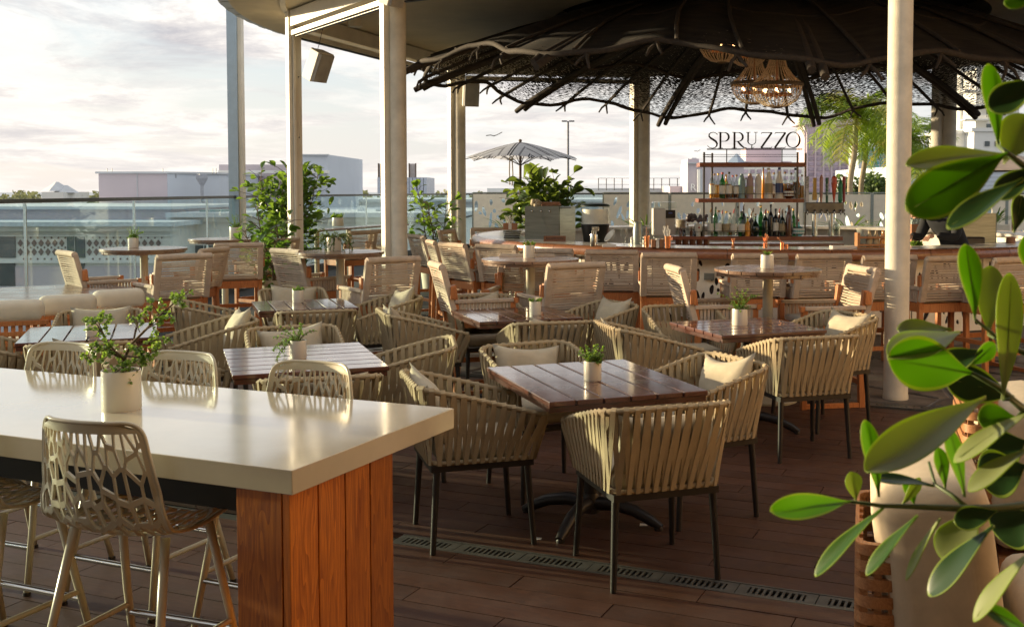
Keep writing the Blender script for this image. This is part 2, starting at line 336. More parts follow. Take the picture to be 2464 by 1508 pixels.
# ================================================================ SETTING
AZ = radians(22.6)
DA = Vector((cos(AZ), -sin(AZ), 0)); DB = Vector((sin(AZ), cos(AZ), 0))
def ab(a, b, z=0): return DA*a + DB*b + Vector((0, 0, z))
BC = Vector((2.65, 15.25, 0))           # centre of the round bar
def cellpoly(seeds, i, box, rad):
    """one Voronoi cell of the seeds, clipped to a box"""
    x0, x1, y0, y1 = box; p = [(x0, y0), (x1, y0), (x1, y1), (x0, y1)]; sx, sy = seeds[i]
    for j, (qx, qy) in enumerate(seeds):
        if j == i or (qx-sx)**2+(qy-sy)**2 > rad*rad: continue
        mx, my, nx, ny = (sx+qx)/2, (sy+qy)/2, qx-sx, qy-sy; o = []
        for k in range(len(p)):
            a, b = p[k], p[(k+1) % len(p)]
            da = (a[0]-mx)*nx+(a[1]-my)*ny; db = (b[0]-mx)*nx+(b[1]-my)*ny
            if da <= 0: o.append(a)
            if (da < 0) != (db < 0) and da != db:
                t = da/(da-db); o.append((a[0]+(b[0]-a[0])*t, a[1]+(b[1]-a[1])*t))
        p = o
        if len(p) < 3: return []
    q = []
    for a in p:
        if not q or (a[0]-q[-1][0])**2+(a[1]-q[-1][1])**2 > 1e-8: q.append(a)
    if len(q) > 2 and (q[0][0]-q[-1][0])**2+(q[0][1]-q[-1][1])**2 < 1e-8: q.pop()
    return q
def inset(p, w):
    n = len(p); cx = sum(a[0] for a in p)/n; cy = sum(a[1] for a in p)/n; o = []
    for k in range(n):
        a, b, c = p[k-1], p[k], p[(k+1) % n]
        e1 = Vector((b[0]-a[0], b[1]-a[1])); e2 = Vector((c[0]-b[0], c[1]-b[1]))
        if e1.length < 1e-6 or e2.length < 1e-6: o.append(b); continue
        n1 = Vector((-e1.y, e1.x)).normalized(); n2 = Vector((-e2.y, e2.x)).normalized(); m = n1+n2
        if m.length < .2: o.append(b); continue
        m.normalize(); k2 = w/max(.45, m.dot(n1)); q = Vector(b)+m*k2
        d = (Vector((cx, cy))-Vector(b)); 
        if k2 > d.length*.75: q = Vector(b)+d*.75
        o.append((q.x, q.y))
    return o
# far ground, sea
g = MB(); g.box((0, 1500, -16.5), (7000, 3400, 1)); tag(g.build('ground', mat('city_ground', (.17, .17, .15), .9, scale=.02, var=.4)), kind='structure')
g = MB(); g.box((0, 5600, -16.2), (16000, 6000, .5)); tag(g.build('sea', mat('sea_water', (.33, .38, .42), .35, scale=.01)), kind='structure')
# terrace slab with the deck boards, drains and flagstones
floor = MB(); rail_in = [(-5.98, -2), (-5.98, 18.5), (-5.7, 22.5), (-3.9, 31), (2, 34.2), (20, 34.2), (20, -2)]
floor.prism(rail_in, -.6, -.030); floor = tag(floor.build('floor', MT['joint']), kind='structure')
edge = MB(); 
def rowfill(x0, x1, step): 
    x = x0
    while x < x1: yield x; x += step
boards = []
WB, LB = .150, 1.20
DR1, DR2 = 4.42, 8.70
rows = [DR1-.070-WB*(i+1) for i in range(24)]+[DR1+.070+WB*i for i in range(28)]
for k, b in enumerate(rows):
    if not (.7 < b < DR2-.06-WB): continue
    off = (k*.43 + R.uniform(-.05, .05)) % LB
    a = -7.2+off
    while a < 5.6:
        boards.append((a+LB/2, b+WB/2)); a += LB
boards = [q for q in boards if -6.0 < ab(*q).x < 5.0 and ab(*q).y > .6]
boards.sort(key=lambda q: (abs(ab(*q).x*1.0 - ab(*q).y*.05) + abs(ab(*q).y-4.2)))
def seen(q):
    p = ab(*q); 
    if p.y < 1.5: return False
    u = CX+p.x/p.y*FPX; v = 458+FPX*1.7/p.y
    return -250 < u < 2700 and v < 1650
vis = [q for q in boards if seen(q)]; rest = [q for q in boards if not seen(q)]
rest += vis[300:]; vis = vis[:300]
bm = MB(); bm.box((0, 0, -.012), (LB-.005, WB-.005, .024)); bme = bm.mesh('deck_board', MT['plank'])
for a, b in vis:
    inst('deck_board', bme, floor, ab(a, b, R.uniform(-.0008, .0008)), (0, 0, -AZ))
bm = MB()
for a, b in rest: bm.box(ab(a, b, -.012), (LB-.005, WB-.005, .024), rz=-AZ)
bm.build('deck_boards_beyond', MT['plank'], floor, kind='stuff')
def drain(bpos, a0, a1, label, unit=.34, w=.13, slant=0):
    t = thing('floor_drain', label, 'drain', ab((a0+a1)/2, bpos), -AZ, 'floor drains')
    Ln = a1-a0
    m = MB(); m.box((0, w/2, -.014), (Ln, .012, .030)); m.box((0, -w/2, -.014), (Ln, .012, .030)); m.box((0, 0, -.028), (Ln, w-.014, .004)); m.build('channel', MT['grate'], t)
    m = MB(); ww = w-.016
    m.box((0, ww/2-.011, -.006), (unit-.004, .022, .010)); m.box((0, -ww/2+.011, -.006), (unit-.004, .022, .010))
    for s in (-1, 1): m.box((s*(unit/2-.025), 0, -.006), (.046, ww-.044, .010))
    n = 9; x0 = -unit/2+.05
    for i in range(n):
        x = x0+(unit-.1)*(i+.5)/n
        m.bar((x-slant, -ww/2+.02, -.0055), (x+slant, ww/2-.02, -.0055), .0115, .008)
    me = m.mesh('grate', MT['grate'])
    x = -Ln/2+unit/2
    while x < Ln/2: inst('grate', me, t, (x, 0, R.uniform(-.001, .0005))); x += unit
drain(DR1, -2.8, 3.2, 'narrow slotted iron floor drain crossing the deck in the foreground')
drain(DR2, -4.5, 5.0, 'slotted floor drain between the deck boards and the flagstones by the bar', slant=.018)
seeds = []
tries = 0
while len(seeds) < 235 and tries < 20000:
    tries += 1; p = (R.uniform(-6.2, 6.5), R.uniform(8.85, 17.2))
    if all((p[0]-q[0])**2+(p[1]-q[1])**2 > .44**2 for q in seeds): seeds.append(p)
seeds = sorted(seeds, key=lambda p: p[1])
m = MB(); m.prism([(-6.6, DR2+.08), (6.9, DR2+.08), (6.9, 17.4), (-6.6, 17.4)], -.03, -.010)
gr = m.build('mortar_bed', MT['grout'], floor); 
m.v = []; gr.data.transform(Matrix.Rotation(0, 4, 'Z'))
for i in range(len(gr.data.vertices)):
    v = gr.data.vertices[i]; v.co = ab(v.co.x, v.co.y, v.co.z)
for i in range(len(seeds)):
    c = cellpoly(seeds, i, (-6.5, 6.8, DR2+.09, 17.3), 1.9)
    if len(c) < 3: continue
    c = inset(c, .014+R.random()*.008); s = seeds[i]
    mb = MB(); top = R.uniform(-.002, .006); n = len(c)
    loc = [(x-s[0], y-s[1]) for x, y in c]; inn = [(x*.94, y*.94) for x, y in loc]
    vs = [(x, y, -.02) for x, y in loc]+[(x, y, top-.006) for x, y in loc]+[(x, y, top+R.uniform(-.002, .002)) for x, y in inn]
    fs = [(q, (q+1) % n, n+(q+1) % n, n+q) for q in range(n)]+[(n+q, n+(q+1) % n, 2*n+(q+1) % n, 2*n+q) for q in range(n)]+[tuple(range(2*n, 3*n))]
    mb.add(vs, fs); o = mb.build('flagstone', MT['stone'], floor, loc=ab(s[0], s[1], 0)); o.rotation_euler = (0, 0, -AZ)
# ---------------------------------------------------------------- glass balustrade round the terrace
RZ = 1.585
path = [Vector(p) for p in [(-5.9, 3, 0), (-5.9, 17.0, 0), (-5.9, 18.5, 0), (-5.62, 22.5, 0), (-3.8, 31, 0), (2, 34, 0), (19, 34, 0)]]
rl = thing('glass_balustrade', 'tall clear glass balustrade with thin black handrail round the terrace edge', 'railing', (-5.9, 3, 0))
o0 = path[0]
m = MB()
for p, q in zip(path, path[1:]):
    d = (q-p); m.bar(p-o0+Vector((0, 0, RZ)), q-o0+Vector((0, 0, RZ)), .06, .045)
m.build('handrail', MT['capr'], rl)
m = MB()
for p, q in zip(path, path[1:]): m.bar(p-o0+Vector((0, 0, .05)), q-o0+Vector((0, 0, .05)), .10, .16)
m.build('kerb', MT['darkmetal'], rl)
mp = MB(); mp.box((0, 0, (RZ+.1)/2), (.014, .03, RZ-.15)); pme = mp.mesh('stanchion', MT['chrome'])
for p, q in zip(path, path[1:]):
    d = q-p; n = max(1, round(d.length/2.8)); ang = math.atan2(d.y, d.x)
    mg = MB(); pl = d.length/n; mg.box((0, 0, RZ/2+.06), (pl-.03, .012, RZ-.17)); gme = mg.mesh('glass_pane', MT['glass'])
    for i in range(n):
        c = p+d*((i+.5)/n)-o0; inst('glass_pane', gme, rl, c, (0, 0, ang)); inst('stanchion', pme, rl, p+d*(i/n)-o0, (0, 0, ang))
# ---------------------------------------------------------------- columns
def column(x, y, label, r=.1, h=4.1, flat=None, fw=.11, square=None, cap=False):
    t = thing('column', label, 'column', (x, y, 0), 0, 'white columns holding up the round roof')
    if square is None:
        m = MB(); m.lathe([(r+.004, 0), (r+.004, .03), (r, .035), (r, h)], 32); m.build('shaft', MT['column'], t, smooth=40)
    if flat is not None:
        a = flat; d = Vector((sin(a), cos(a), 0)); c = d*(r+fw/2+.004)
        m = MB(); m.box((c.x, c.y, h/2), (fw*.8, fw, h), rz=radians(35)); m.build('screen_track', MT['steel_white'], t)
        m = MB()
        for zz in (.9, 1.9, 2.9, 3.7): 
            e = c+Vector((sin(a+pi/2), cos(a+pi/2), 0))*(fw*.41)*(1 if d.x < 0 else -1)
            m.ball((e.x, e.y, zz), .006, 6, 4)
        m.build('screw', MT['darkmetal'], t)
    return t
P3 = (-1.955, 11.7); P2 = (-3.78, 14.3); P5 = (2.60, 8.67); P4 = (-2.17, 19.8); P6 = (1.27, 20.6); P7 = (6.55, 18.9)
column(*P3, 'round stippled white column with a flat track on its left, in front of the bar end', .088, flat=radians(-84), fw=.10)
column(*P5, 'thick stippled round column standing nearest, between the bar and the large green leaves', .098)
column(*P4, 'pale round column behind the left end of the bar, under the second loudspeaker', .10, flat=radians(-75), fw=.13)
column(*P6, 'pale round column behind the middle of the bar, left of the bottle shelf', .12, flat=radians(-85), fw=.13)
column(*P7, 'pale round column far right behind the bar, beside the white condominium', .12, flat=radians(-80), fw=.16)
t = thing('square_post', 'slim white square post with twin channels in front of the tall leafy shrub', 'post', (*P2, 0), radians(33))
for dx, wd, dy in ((-.062, .045, .0), (-.018, .035, -.04), (.045, .085, .0)):
    m = MB(); m.box((dx, dy, 2.04), (wd, .13, 4.08)); m.build('channel', MT['steel_white'], t, bev=.004)
m = MB(); 
for zz in (.6, 1.5, 2.4, 3.2, 3.8): m.ball((.045, -.066, zz), .009, 6, 4)
m.build('rivet', MT['darkmetal'], t)
t = thing('window_mullion', 'tall grey blue aluminium mullion rising from the glass balustrade at left', 'mullion', (-5.92, 18.5, 0))
m = MB(); m.box((0, 0, 3.5), (.17, .2, 7)); m.build('mullion_face', MT['post'], t)
m = MB(); m.box((.118, .02, 3.5), (.062, .16, 7)); m.build('sunlit_mullion_side', MT['steel_white'], t)  # white strip paints the sunlit side of the post
m = MB(); m.bar((-3.0, -4.5, 5.32), (-.1, 0, 5.02), .12, .16); m.build('transom', MT['darkmetal'], t)
# ---------------------------------------------------------------- round roof
rf = thing('round_roof', 'cream underside of the round roof over the bar with ribbed metal rim', 'roof', (*BC.xy, 4.08))
def ringslab(mb, r0, r1, z0, z1, n=96, a0=0, a1=2*pi, c=(0, 0)):
    full = abs(a1-a0-2*pi) < 1e-6; k = n if full else n+1; vs = []; fs = []
    for i in range(k):
        a = a0+(a1-a0)*i/n
        for r, z in ((r0, z0), (r1, z0), (r1, z1), (r0, z1)): vs.append((c[0]+r*cos(a), c[1]+r*sin(a), z))
    for i in range(n):
        j = (i+1) % k
        for q in range(4): fs.append((i*4+q, j*4+q, j*4+(q+1) % 4, i*4+(q+1) % 4))
    if not full: fs += [(0, 3, 2, 1), (n*4, n*4+1, n*4+2, n*4+3)]
    mb.add(vs, fs)
m = MB(); ringslab(m, 3.0, 7.25, .0, .30); m.build('soffit', MT['soffit'], rf)
m = MB(); m.lathe([(3.02, .3), (3.0, .9), (.01, 1.0)], 48, capb=False, capt=False); m.build('dome_cap', MT['black'], rf)
m = MB()
for i in range(180):
    a = 2*pi*i/180; m.box((7.33*cos(a), 7.33*sin(a), .17), (.14, .245, .26+.012*(i % 2)), rz=a)
m.build('rim_cladding', MT['trim'], rf)
m = MB(); ringslab(m, 6.55, 6.62, -.03, -.002, a0=radians(150), a1=radians(215)); m.build('light_strip', MT['steel_white'], rf)
def beam(p, q, label, z0=3.75, z1=4.06, w=.16, shade=True):
    p = Vector((*p, 0)); q = Vector((*q, 0)); d = q-p; t = thing('roof_beam', label, 'beam', ((p+q)/2)[:2]+(z0,), math.atan2(d.y, d.x))
    Ln = d.length-.22
    m = MB(); m.box((0, 0, (z1-z0)/2+.05), (Ln, w, z1-z0-.10)); m.build('fascia', MT['steel_white'], t, bev=.006)
    m = MB(); m.box((0, -.01, .02), (Ln, w*.72, .06)); m.build('shade_housing', MT['steel_white'], t)
    m = MB(); m.box((0, .0, -.015), (Ln, .05, .025)); m.build('rolled_screen', MT['darkmetal'], t)
beam(P2, P3, 'bright white roof beam running from the slim post to the round column')
beam(P2, P4, 'shaded white roof beam with rolled screen behind the hanging loudspeaker')
beam(P4, P6, 'far roof beam behind the woven canopy')
beam((P3[0]+.0, P3[1]), P5, 'roof beam above the nearest thick column')
def speaker(c, rz, tilt, label, s=1):
    t = thing('loudspeaker', label, 'loudspeaker', c, rz, 'loudspeakers hung under the roof'); t.rotation_euler = (tilt, 0, rz); t.scale = (s, s, s)
    m = MB(); pr = [(-.11, -.10), (.11, -.10), (.145, .10), (-.145, .10)]
    m.prism(pr, -.2, .2); m.build('cabinet', MT['speaker'], t, bev=.012)
    m = MB(); m.prism([(-.135, .103), (.135, .103), (.12, .135), (-.12, .135)], -.185, .185); m.build('grille', mat('speaker_grille', (.38, .37, .34), .8, bump=.6, bscale=400), t)
    m = MB(); m.tube([(0, -.1, .05), (-.05, -.2, .08), (-.10, -.25, .1)], .012); m.box((-.12, -.26, .1), (.03, .04, .12)); m.build('bracket', MT['darkmetal'], t)
    m = MB(); m.tube([(-.03, -.10, .12), (-.06, -.13, .25), (-.02, -.1, .34), (0, -.1, .5)], .004, 5); m.build('cable', MT['darkmetal'], t)
speaker(at_y(763, 158, 14.1), radians(-120), radians(-24), 'pale grey loudspeaker tilted down from the slim white post', 1.0)
speaker(at_y(1131, 228, 19.5), radians(-160), radians(-10), 'small white loudspeaker hung beside the far column under the canopy edge', 1.05)
speaker(at_y(945, -22, 11.4), radians(-120), radians(-20), 'loudspeaker at the very top edge of the round column', .8)
m = MB(); m.lathe([(.10, 0), (.10, -.12), (.085, -.125)], 16, capb=True); tag(m.build('ceiling_downlight', MT['speaker'], loc=at_z(855, 44, 4.078)), 'short white cylinder light fixed under the roof behind the bright beam', 'light')
# ---------------------------------------------------------------- woven canopy
def netmat():
    m = bpy.data.materials.new('woven_net'); m.use_nodes = True; t = m.node_tree; b = t.nodes['Principled BSDF']; nn = t.nodes.new; ll = t.links.new; o = [n for n in t.nodes if n.type == 'OUTPUT_MATERIAL'][0]
    uv = nn('ShaderNodeUVMap'); mp = nn('ShaderNodeMapping'); mp.inputs['Scale'].default_value = (9, 66, 1); ll(uv.outputs[0], mp.inputs[0])
    no = nn('ShaderNodeTexNoise'); no.inputs['Scale'].default_value = 1.35; no.inputs['Detail'].default_value = .5; no.inputs['Distortion'].default_value = .25; ll(mp.outputs[0], no.inputs[0])
    sp = nn('ShaderNodeSeparateXYZ'); ll(uv.outputs[0], sp.inputs[0])
    th = nn('ShaderNodeMapRange'); th.inputs[1].default_value = 3.3; th.inputs[2].default_value = 4.75; th.inputs[3].default_value = .74; th.inputs[4].default_value = .475; ll(sp.outputs[1], th.inputs[0])
    n4 = nn('ShaderNodeTexNoise'); n4.inputs['Scale'].default_value = .9; n4.inputs['Detail'].default_value = 2; ll(uv.outputs[0], n4.inputs[0])
    a4 = nn('ShaderNodeMath'); a4.operation = 'MULTIPLY_ADD'; a4.inputs[1].default_value = .16; ll(n4.outputs[0], a4.inputs[0]); ll(th.outputs[0], a4.inputs[2])
    a5 = nn('ShaderNodeMath'); a5.operation = 'SUBTRACT'; a5.inputs[1].default_value = .08; geo = nn('ShaderNodeTexCoord'); s9 = nn('ShaderNodeSeparateXYZ'); ll(geo.outputs['Object'], s9.inputs[0]); m9 = nn('ShaderNodeMapRange'); m9.inputs[1].default_value = 1.2; m9.inputs[2].default_value = -1.5; m9.inputs[3].default_value = 0; m9.inputs[4].default_value = .23; ll(s9.outputs[1], m9.inputs[0]); a9 = nn('ShaderNodeMath'); a9.operation = 'ADD'; ll(a4.outputs[0], a9.inputs[0]); ll(m9.outputs[0], a9.inputs[1]); ll(a9.outputs[0], a5.inputs[0])
    gt = nn('ShaderNodeMath'); gt.operation = 'GREATER_THAN'; ll(no.outputs[0], gt.inputs[0]); ll(a5.outputs[0], gt.inputs[1])
    tr = nn('ShaderNodeBsdfTransparent'); mx = nn('ShaderNodeMixShader'); ll(gt.outputs[0], mx.inputs[0]); ll(b.outputs[0], mx.inputs[1]); ll(tr.outputs[0], mx.inputs[2]); ll(mx.outputs[0], o.inputs[0])
    m2 = nn('ShaderNodeMapping'); m2.inputs['Scale'].default_value = (2.6, 9, 1); ll(uv.outputs[0], m2.inputs[0])
    n2 = nn('ShaderNodeTexNoise'); n2.inputs['Scale'].default_value = 1.2; n2.inputs['Detail'].default_value = 5; ll(m2.outputs[0], n2.inputs[0])
    r = nn('ShaderNodeValToRGB'); e = r.color_ramp.elements; e[0].position = .35; e[1].position = .7; e[0].color = (.005, .004, .0035, 1); e[1].color = (.030, .023, .016, 1); ll(n2.outputs[0], r.inputs[0]); ll(r.outputs[0], b.inputs['Base Color'])
    b.inputs['Roughness'].default_value = .85
    bp = nn('ShaderNodeBump'); bp.inputs['Strength'].default_value = .6; bp.inputs['Distance'].default_value = .01; ll(n2.outputs[0], bp.inputs['Height']); ll(bp.outputs[0], b.inputs['Normal'])
    return m
MT['netting'] = netmat()
NR = 11; PH0 = radians(90+12)          # double ribs, one at azimuth -12 deg
def s01(phi): return (1-cos(NR*(phi-PH0)))/2
def rimr(phi): return 5.0-.30*s01(phi)+.06*sin(3*phi)
def rimz(phi): return 3.03+.17*s01(phi)+.05*sin(2*phi+1)+.04*max(0, sin(phi))+.26*max(0, -cos(phi))-.10*max(0, -sin(phi))
def cz(r, phi):
    rr = rimr(phi); q = r/rr; z = 4.42-(4.42-rimz(phi))*q**1.75
    return z + .07*sin(q*pi)*s01(phi) + .018*sin(23*phi+3*q)*q+.012*sin(41*phi-5*q)*q*q
def cp(r, phi): return Vector((r*cos(phi), r*sin(phi), cz(r, phi)))
cn = thing('woven_canopy', 'dark woven rope canopy with branch ribs hanging like a giant parasol over the bar', 'canopy', (*BC.xy, 0))
n1, n2 = 440, 22; vs = []; fs = []; uvs = []
for i in range(n1+1):
    ph = 2*pi*i/n1
    for j in range(n2+1):
        q = (.10+.90*j/n2); r = q*rimr(ph); vs.append(cp(r, ph)); uvs.append((ph*4.5, q*4.9))
for i in range(n1):
    for j in range(n2):
        a = i*(n2+1)+j; fs.append((a, a+n2+1, a+n2+2, a+1))
me = bpy.data.meshes.new('woven_net'); me.from_pydata(vs, [], fs); me.materials.append(MT['netting']); ul = me.uv_layers.new(name='UVMap')
ul.data.foreach_set('uv', [c for l in me.loops for c in uvs[l.vertex_index]])
me.polygons.foreach_set('use_smooth', [True]*len(me.polygons)); inst('woven_net', me, cn)
m = MB(); m.tube([cp(rimr(p), p)+Vector((0, 0, R.uniform(-.004, .004))) for p in [2*pi*i/220 for i in range(220)]], [.030+R.uniform(-.003, .004) for _ in range(220)], 7, closed=True); m.build('rim_hoop', MT['twig'], cn, smooth=True)
for k in range(15):
    p1 = radians(188+12*k)+R.uniform(-.05, .05); sl_ = R.uniform(-.10, .02); m = MB()
    m.tube([cp(q*rimr(p1), p1+sl_*(1-q)*4)+Vector((0, 0, .03)) for q in (.35, .5, .65, .8, .92, 1.0)], [.014, .017, .019, .022, .024, .022], 6); m.build('outer_rib', MT['twig'], cn, smooth=50)
m = MB()
for zz, rr in ((.72, .03), (.42, .03)): m.tube([cp(rimr(p)*zz, p)-Vector((0, 0, .02)) for p in [2*pi*i/120 for i in range(120)]], rr, 6, closed=True)
m.build('inner_hoop', MT['twig'], cn, smooth=True)
for k in range(NR):
    ph = PH0+2*pi*k/NR
    for s in (-1, 1):
        m = MB(); p2 = ph+s*.011; pts = [cp(q*rimr(p2), p2)-Vector((0, 0, .035)) for q in (.12, .4, .6, .8, .92, 1.0)]
        e = pts[-1]-pts[-2]; e.normalize(); pts.append(pts[-1]+e*(.17+.05*s)+Vector((0, 0, -.02)))
        m.tube(pts, [.035, .036, .04, .043, .046, .048, .043], 8); m.build('main_rib', MT['twig'], cn, smooth=50)
    for f in (.22, .45, .72):
        p2 = ph+2*pi/NR*(f+R.uniform(-.03, .03)); m = MB(); bend = R.uniform(-.02, .02)
        pts = [cp(q*rimr(p2), p2+bend*sin(q*5))-Vector((0, 0, .03)) for q in (.45, .6, .75, .88, 1.0)]
        pts.append(pts[-1]+(pts[-1]-pts[-2]).normalized()*.05); m.tube(pts, [.02, .024, .026, .028, .028, .024], 6)
        e = (pts[-1]-pts[-2]).normalized(); sd = Vector((-sin(p2), cos(p2), 0))
        for s in (-1, 1):
            L_ = R.uniform(.09, .17); q = pts[-1]; m.tube([q-e*.03, q+e*.05+sd*s*.05+Vector((0, 0, -.03)), q+e*.08+sd*s*L_*.8+Vector((0, 0, -.07-R.random()*.05))], [.02, .018, .013], 6)
        m.build('rib', MT['twig'], cn, smooth=50)
# ---------------------------------------------------------------- the round bar
bar = thing('round_bar', 'round bar with pale stone top, mahogany edge and white cut out front panels', 'bar', (*BC.xy, 0))
RB = 4.13
m = MB(); ringslab(m, RB-.66, RB-.07, 1.035, 1.078, 128); m.build('bar_top', MT['quartz'], bar)
prof = [(-.075, .965), (-.02, .960), (.012, .975), (.022, 1.0), (.02, 1.04), (.0, 1.068), (-.03, 1.078), (-.066, 1.0795)]
for k in range(24):
    n = 6; vs = []; fs = []; a0 = 2*pi*k/24+.0008; a1 = 2*pi*(k+1)/24-.0008
    for i in range(n+1):
        a = a0+(a1-a0)*i/n
        for r, z in prof: vs.append(((RB+r)*cos(a), (RB+r)*sin(a), z))
    kk = len(prof)
    for i in range(n):
        for j in range(kk): fs.append((i*kk+j, (i+1)*kk+j, (i+1)*kk+(j+1) % kk, i*kk+(j+1) % kk))
    fs += [tuple(range(kk)), tuple(n*kk+j for j in reversed(range(kk)))]
    mb = MB(); mb.add(vs, fs); mb.build('edge_moulding', MT['mahog'], bar, smooth=40)
m = MB(); ringslab(m, RB-.42, RB-.34, .0, 1.03, 96); m.build('bar_wall', MT['barwhite'], bar)
m = MB(); ringslab(m, RB-.30, RB-.255, .0, .16, 96); m.build('plinth', MT['grout'], bar)
def blobs(wd, ht, n, sd, long=3.2, small=.05):
    """elongated organic cut-outs that keep clear of one another"""
    rr = random.Random(sd); out = []; tr = 0
    while len(out) < n and tr < 3000:
        tr += 1; a = rr.uniform(small*.5, small*1.05); b = a*rr.uniform(1.2, long); x = rr.uniform(-wd/2+a+.03, wd/2-a-.03); y = rr.uniform(b+.03, ht-b-.03)
        if all(abs(x-q[0]) > (a+q[2])*1.15 or abs(y-q[1]) > (b+q[3])*1.1 for q in out): out.append((x, y, a, b, rr.random()*9, rr.uniform(-.35, .35)))
    res = []
    for x, y, a, b, ph, tl in out:
        p = []
        for i in range(16):
            t = 2*pi*i/16; wob = 1+.22*sin(2*t+ph)+.15*sin(3*t+ph*2); X = a*cos(t)*wob; Y = b*sin(t)*(1+.1*sin(2*t+ph)); p.append((x+X*cos(tl)-Y*sin(tl), y+X*sin(tl)+Y*cos(tl)))
        res.append(p)
    return res
def holed_panel(name, wd, ht, holes, thick, m):
    """flat sheet with real cut-outs: a filled 2D curve turned into a mesh standing in XZ"""
    cu = bpy.data.curves.new('tmp', 'CURVE'); cu.dimensions = '2D'; cu.fill_mode = 'BOTH'; cu.extrude = thick/2
    for poly in [[(-wd/2, 0), (wd/2, 0), (wd/2, ht), (-wd/2, ht)]]+holes:
        sp = cu.splines.new('POLY'); sp.points.add(len(poly)-1); sp.use_cyclic_u = True
        for i, (x, y) in enumerate(poly): sp.points[i].co = (x, y, 0, 1)
    ob = bpy.data.objects.new('tmp', cu); COL.objects.link(ob); dg = bpy.context.evaluated_depsgraph_get(); me = bpy.data.meshes.new_from_object(ob.evaluated_get(dg))
    bpy.data.objects.remove(ob); bpy.data.curves.remove(cu); me.name = name; me.materials.clear(); me.materials.append(m); me.transform(Matrix.Rotation(pi/2, 4, 'X')); return me
rp = RB-.235; npn = 26; pw = 2*rp*math.tan(pi/npn)-.012
bars_me = [holed_panel('cutout_panel', pw, .82, blobs(pw, .82, 40, 40+s, 5.0, .030), .012, MT['white']) for s in range(3)]
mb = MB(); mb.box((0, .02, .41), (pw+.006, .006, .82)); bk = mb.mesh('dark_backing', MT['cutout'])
mb = MB(); mb.box((0, 0, .41), (pw*.66, .03, .82)); pl = mb.mesh('plain_panel', MT['barwhite'])
for k in range(npn):
    a = 2*pi*(k+.5)/npn - pi/2 
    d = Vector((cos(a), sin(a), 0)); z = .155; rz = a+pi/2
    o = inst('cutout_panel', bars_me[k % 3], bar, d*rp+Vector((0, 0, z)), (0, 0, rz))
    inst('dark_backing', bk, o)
    if k in (25, 22, 2): inst('plain_panel', pl, bar, d*(rp+.022)+Vector((0, 0, z)), (0, 0, rz))
m = MB(); m.box((0, 0, 0), (.11, .025, .075)); m.box((0, -.015, 0), (.085, .008, .05)); 
ob = m.build('outlet_cover', MT['steel'], bar); a = math.atan2(at_y(1700, 670, 11.35).y-BC.y, at_y(1700, 670, 11.35).x-BC.x); ob.location = Vector((cos(a)*(rp+.055), sin(a)*(rp+.055), .77)); ob.rotation_euler = (0, 0, a+pi/2)
# white laser cut screens behind the bar
sm = [holed_panel('screen_sheet', 1.58, 1.36, blobs(1.58, 1.36, 24, 90+s, 4.6, .050), .02, MT['white']) for s in range(3)]
lab = ['white screen panel with cut outs seen left of the umbrella pole through the glass', 'white cut out screen panel behind the drink dispenser', 'white cut out screen panel right of the middle column',
       'white cut out screen behind the lower bottles at the left', 'white cut out screen behind the lower bottles at the right', 'white cut out screen panel behind the beer taps', 'white cut out screen panel right of the beer taps',
       'white cut out screen panel behind the bartender', 'white cut out screen panel behind the steel box at right', 'last white cut out screen panel at the right edge']
xs = [-1.95, 1.42, 3.06, 4.70, 6.34, 7.98, 9.62, 11.26, 12.90, 14.54]
for k, x in enumerate(xs):
    y = 26 if k else 28
    t = thing('screen_panel', lab[k], 'screen', (x, y, 0), 0, 'white cut out screens behind the bar')
    inst('screen_sheet', sm[k % 3], t, (0, 0, .24))
    mf = MB(); mf.box((-.80, 0, .82), (.03, .04, 1.64)); mf.box((.80, 0, .82), (.03, .04, 1.64)); mf.box((0, 0, 1.635), (1.57, .04, .03)); mf.box((0, 0, .2), (1.57, .04, .03)); mf.build('frame', MT['steel'], t)

# added unseen shell: roof shades the foreground, tan side wall bounces warm light
hb = thing('added_shade_building', 'added unseen walls and roof that shade the foreground and bounce warm light', 'building', (0, -4, 0))
m = MB(); m.box((0, -.2, 2.2), (16, .4, 4.4)); m.build('added_rear_wall', mat('dark_added_wall', (.10, .08, .06), .8), hb)  # added wall, kept dark so little light returns from behind
m = MB(); m.box((7.4, 7.0, 1.95), (.3, 14, 3.9)); m.build('bounce_wall', mat('tan_bounce_wall', (.66, .46, .26), .8), hb)  # unseen wall added to throw warm sunlight back from the right
m = MB(); m.box((.6, 3.1, 3.75), (14.4, 6.2, .3)); m.build('roof', mat('tan_shade_roof', (.60, .45, .29), .8), hb)  # unseen roof added to cut the sky light on the foreground
for x in (-6.4, 7.1): m = MB(); m.box((x, 6.0, 1.8), (.2, .2, 3.6)); m.build('added_corner_post', MT['steel_white'], hb)
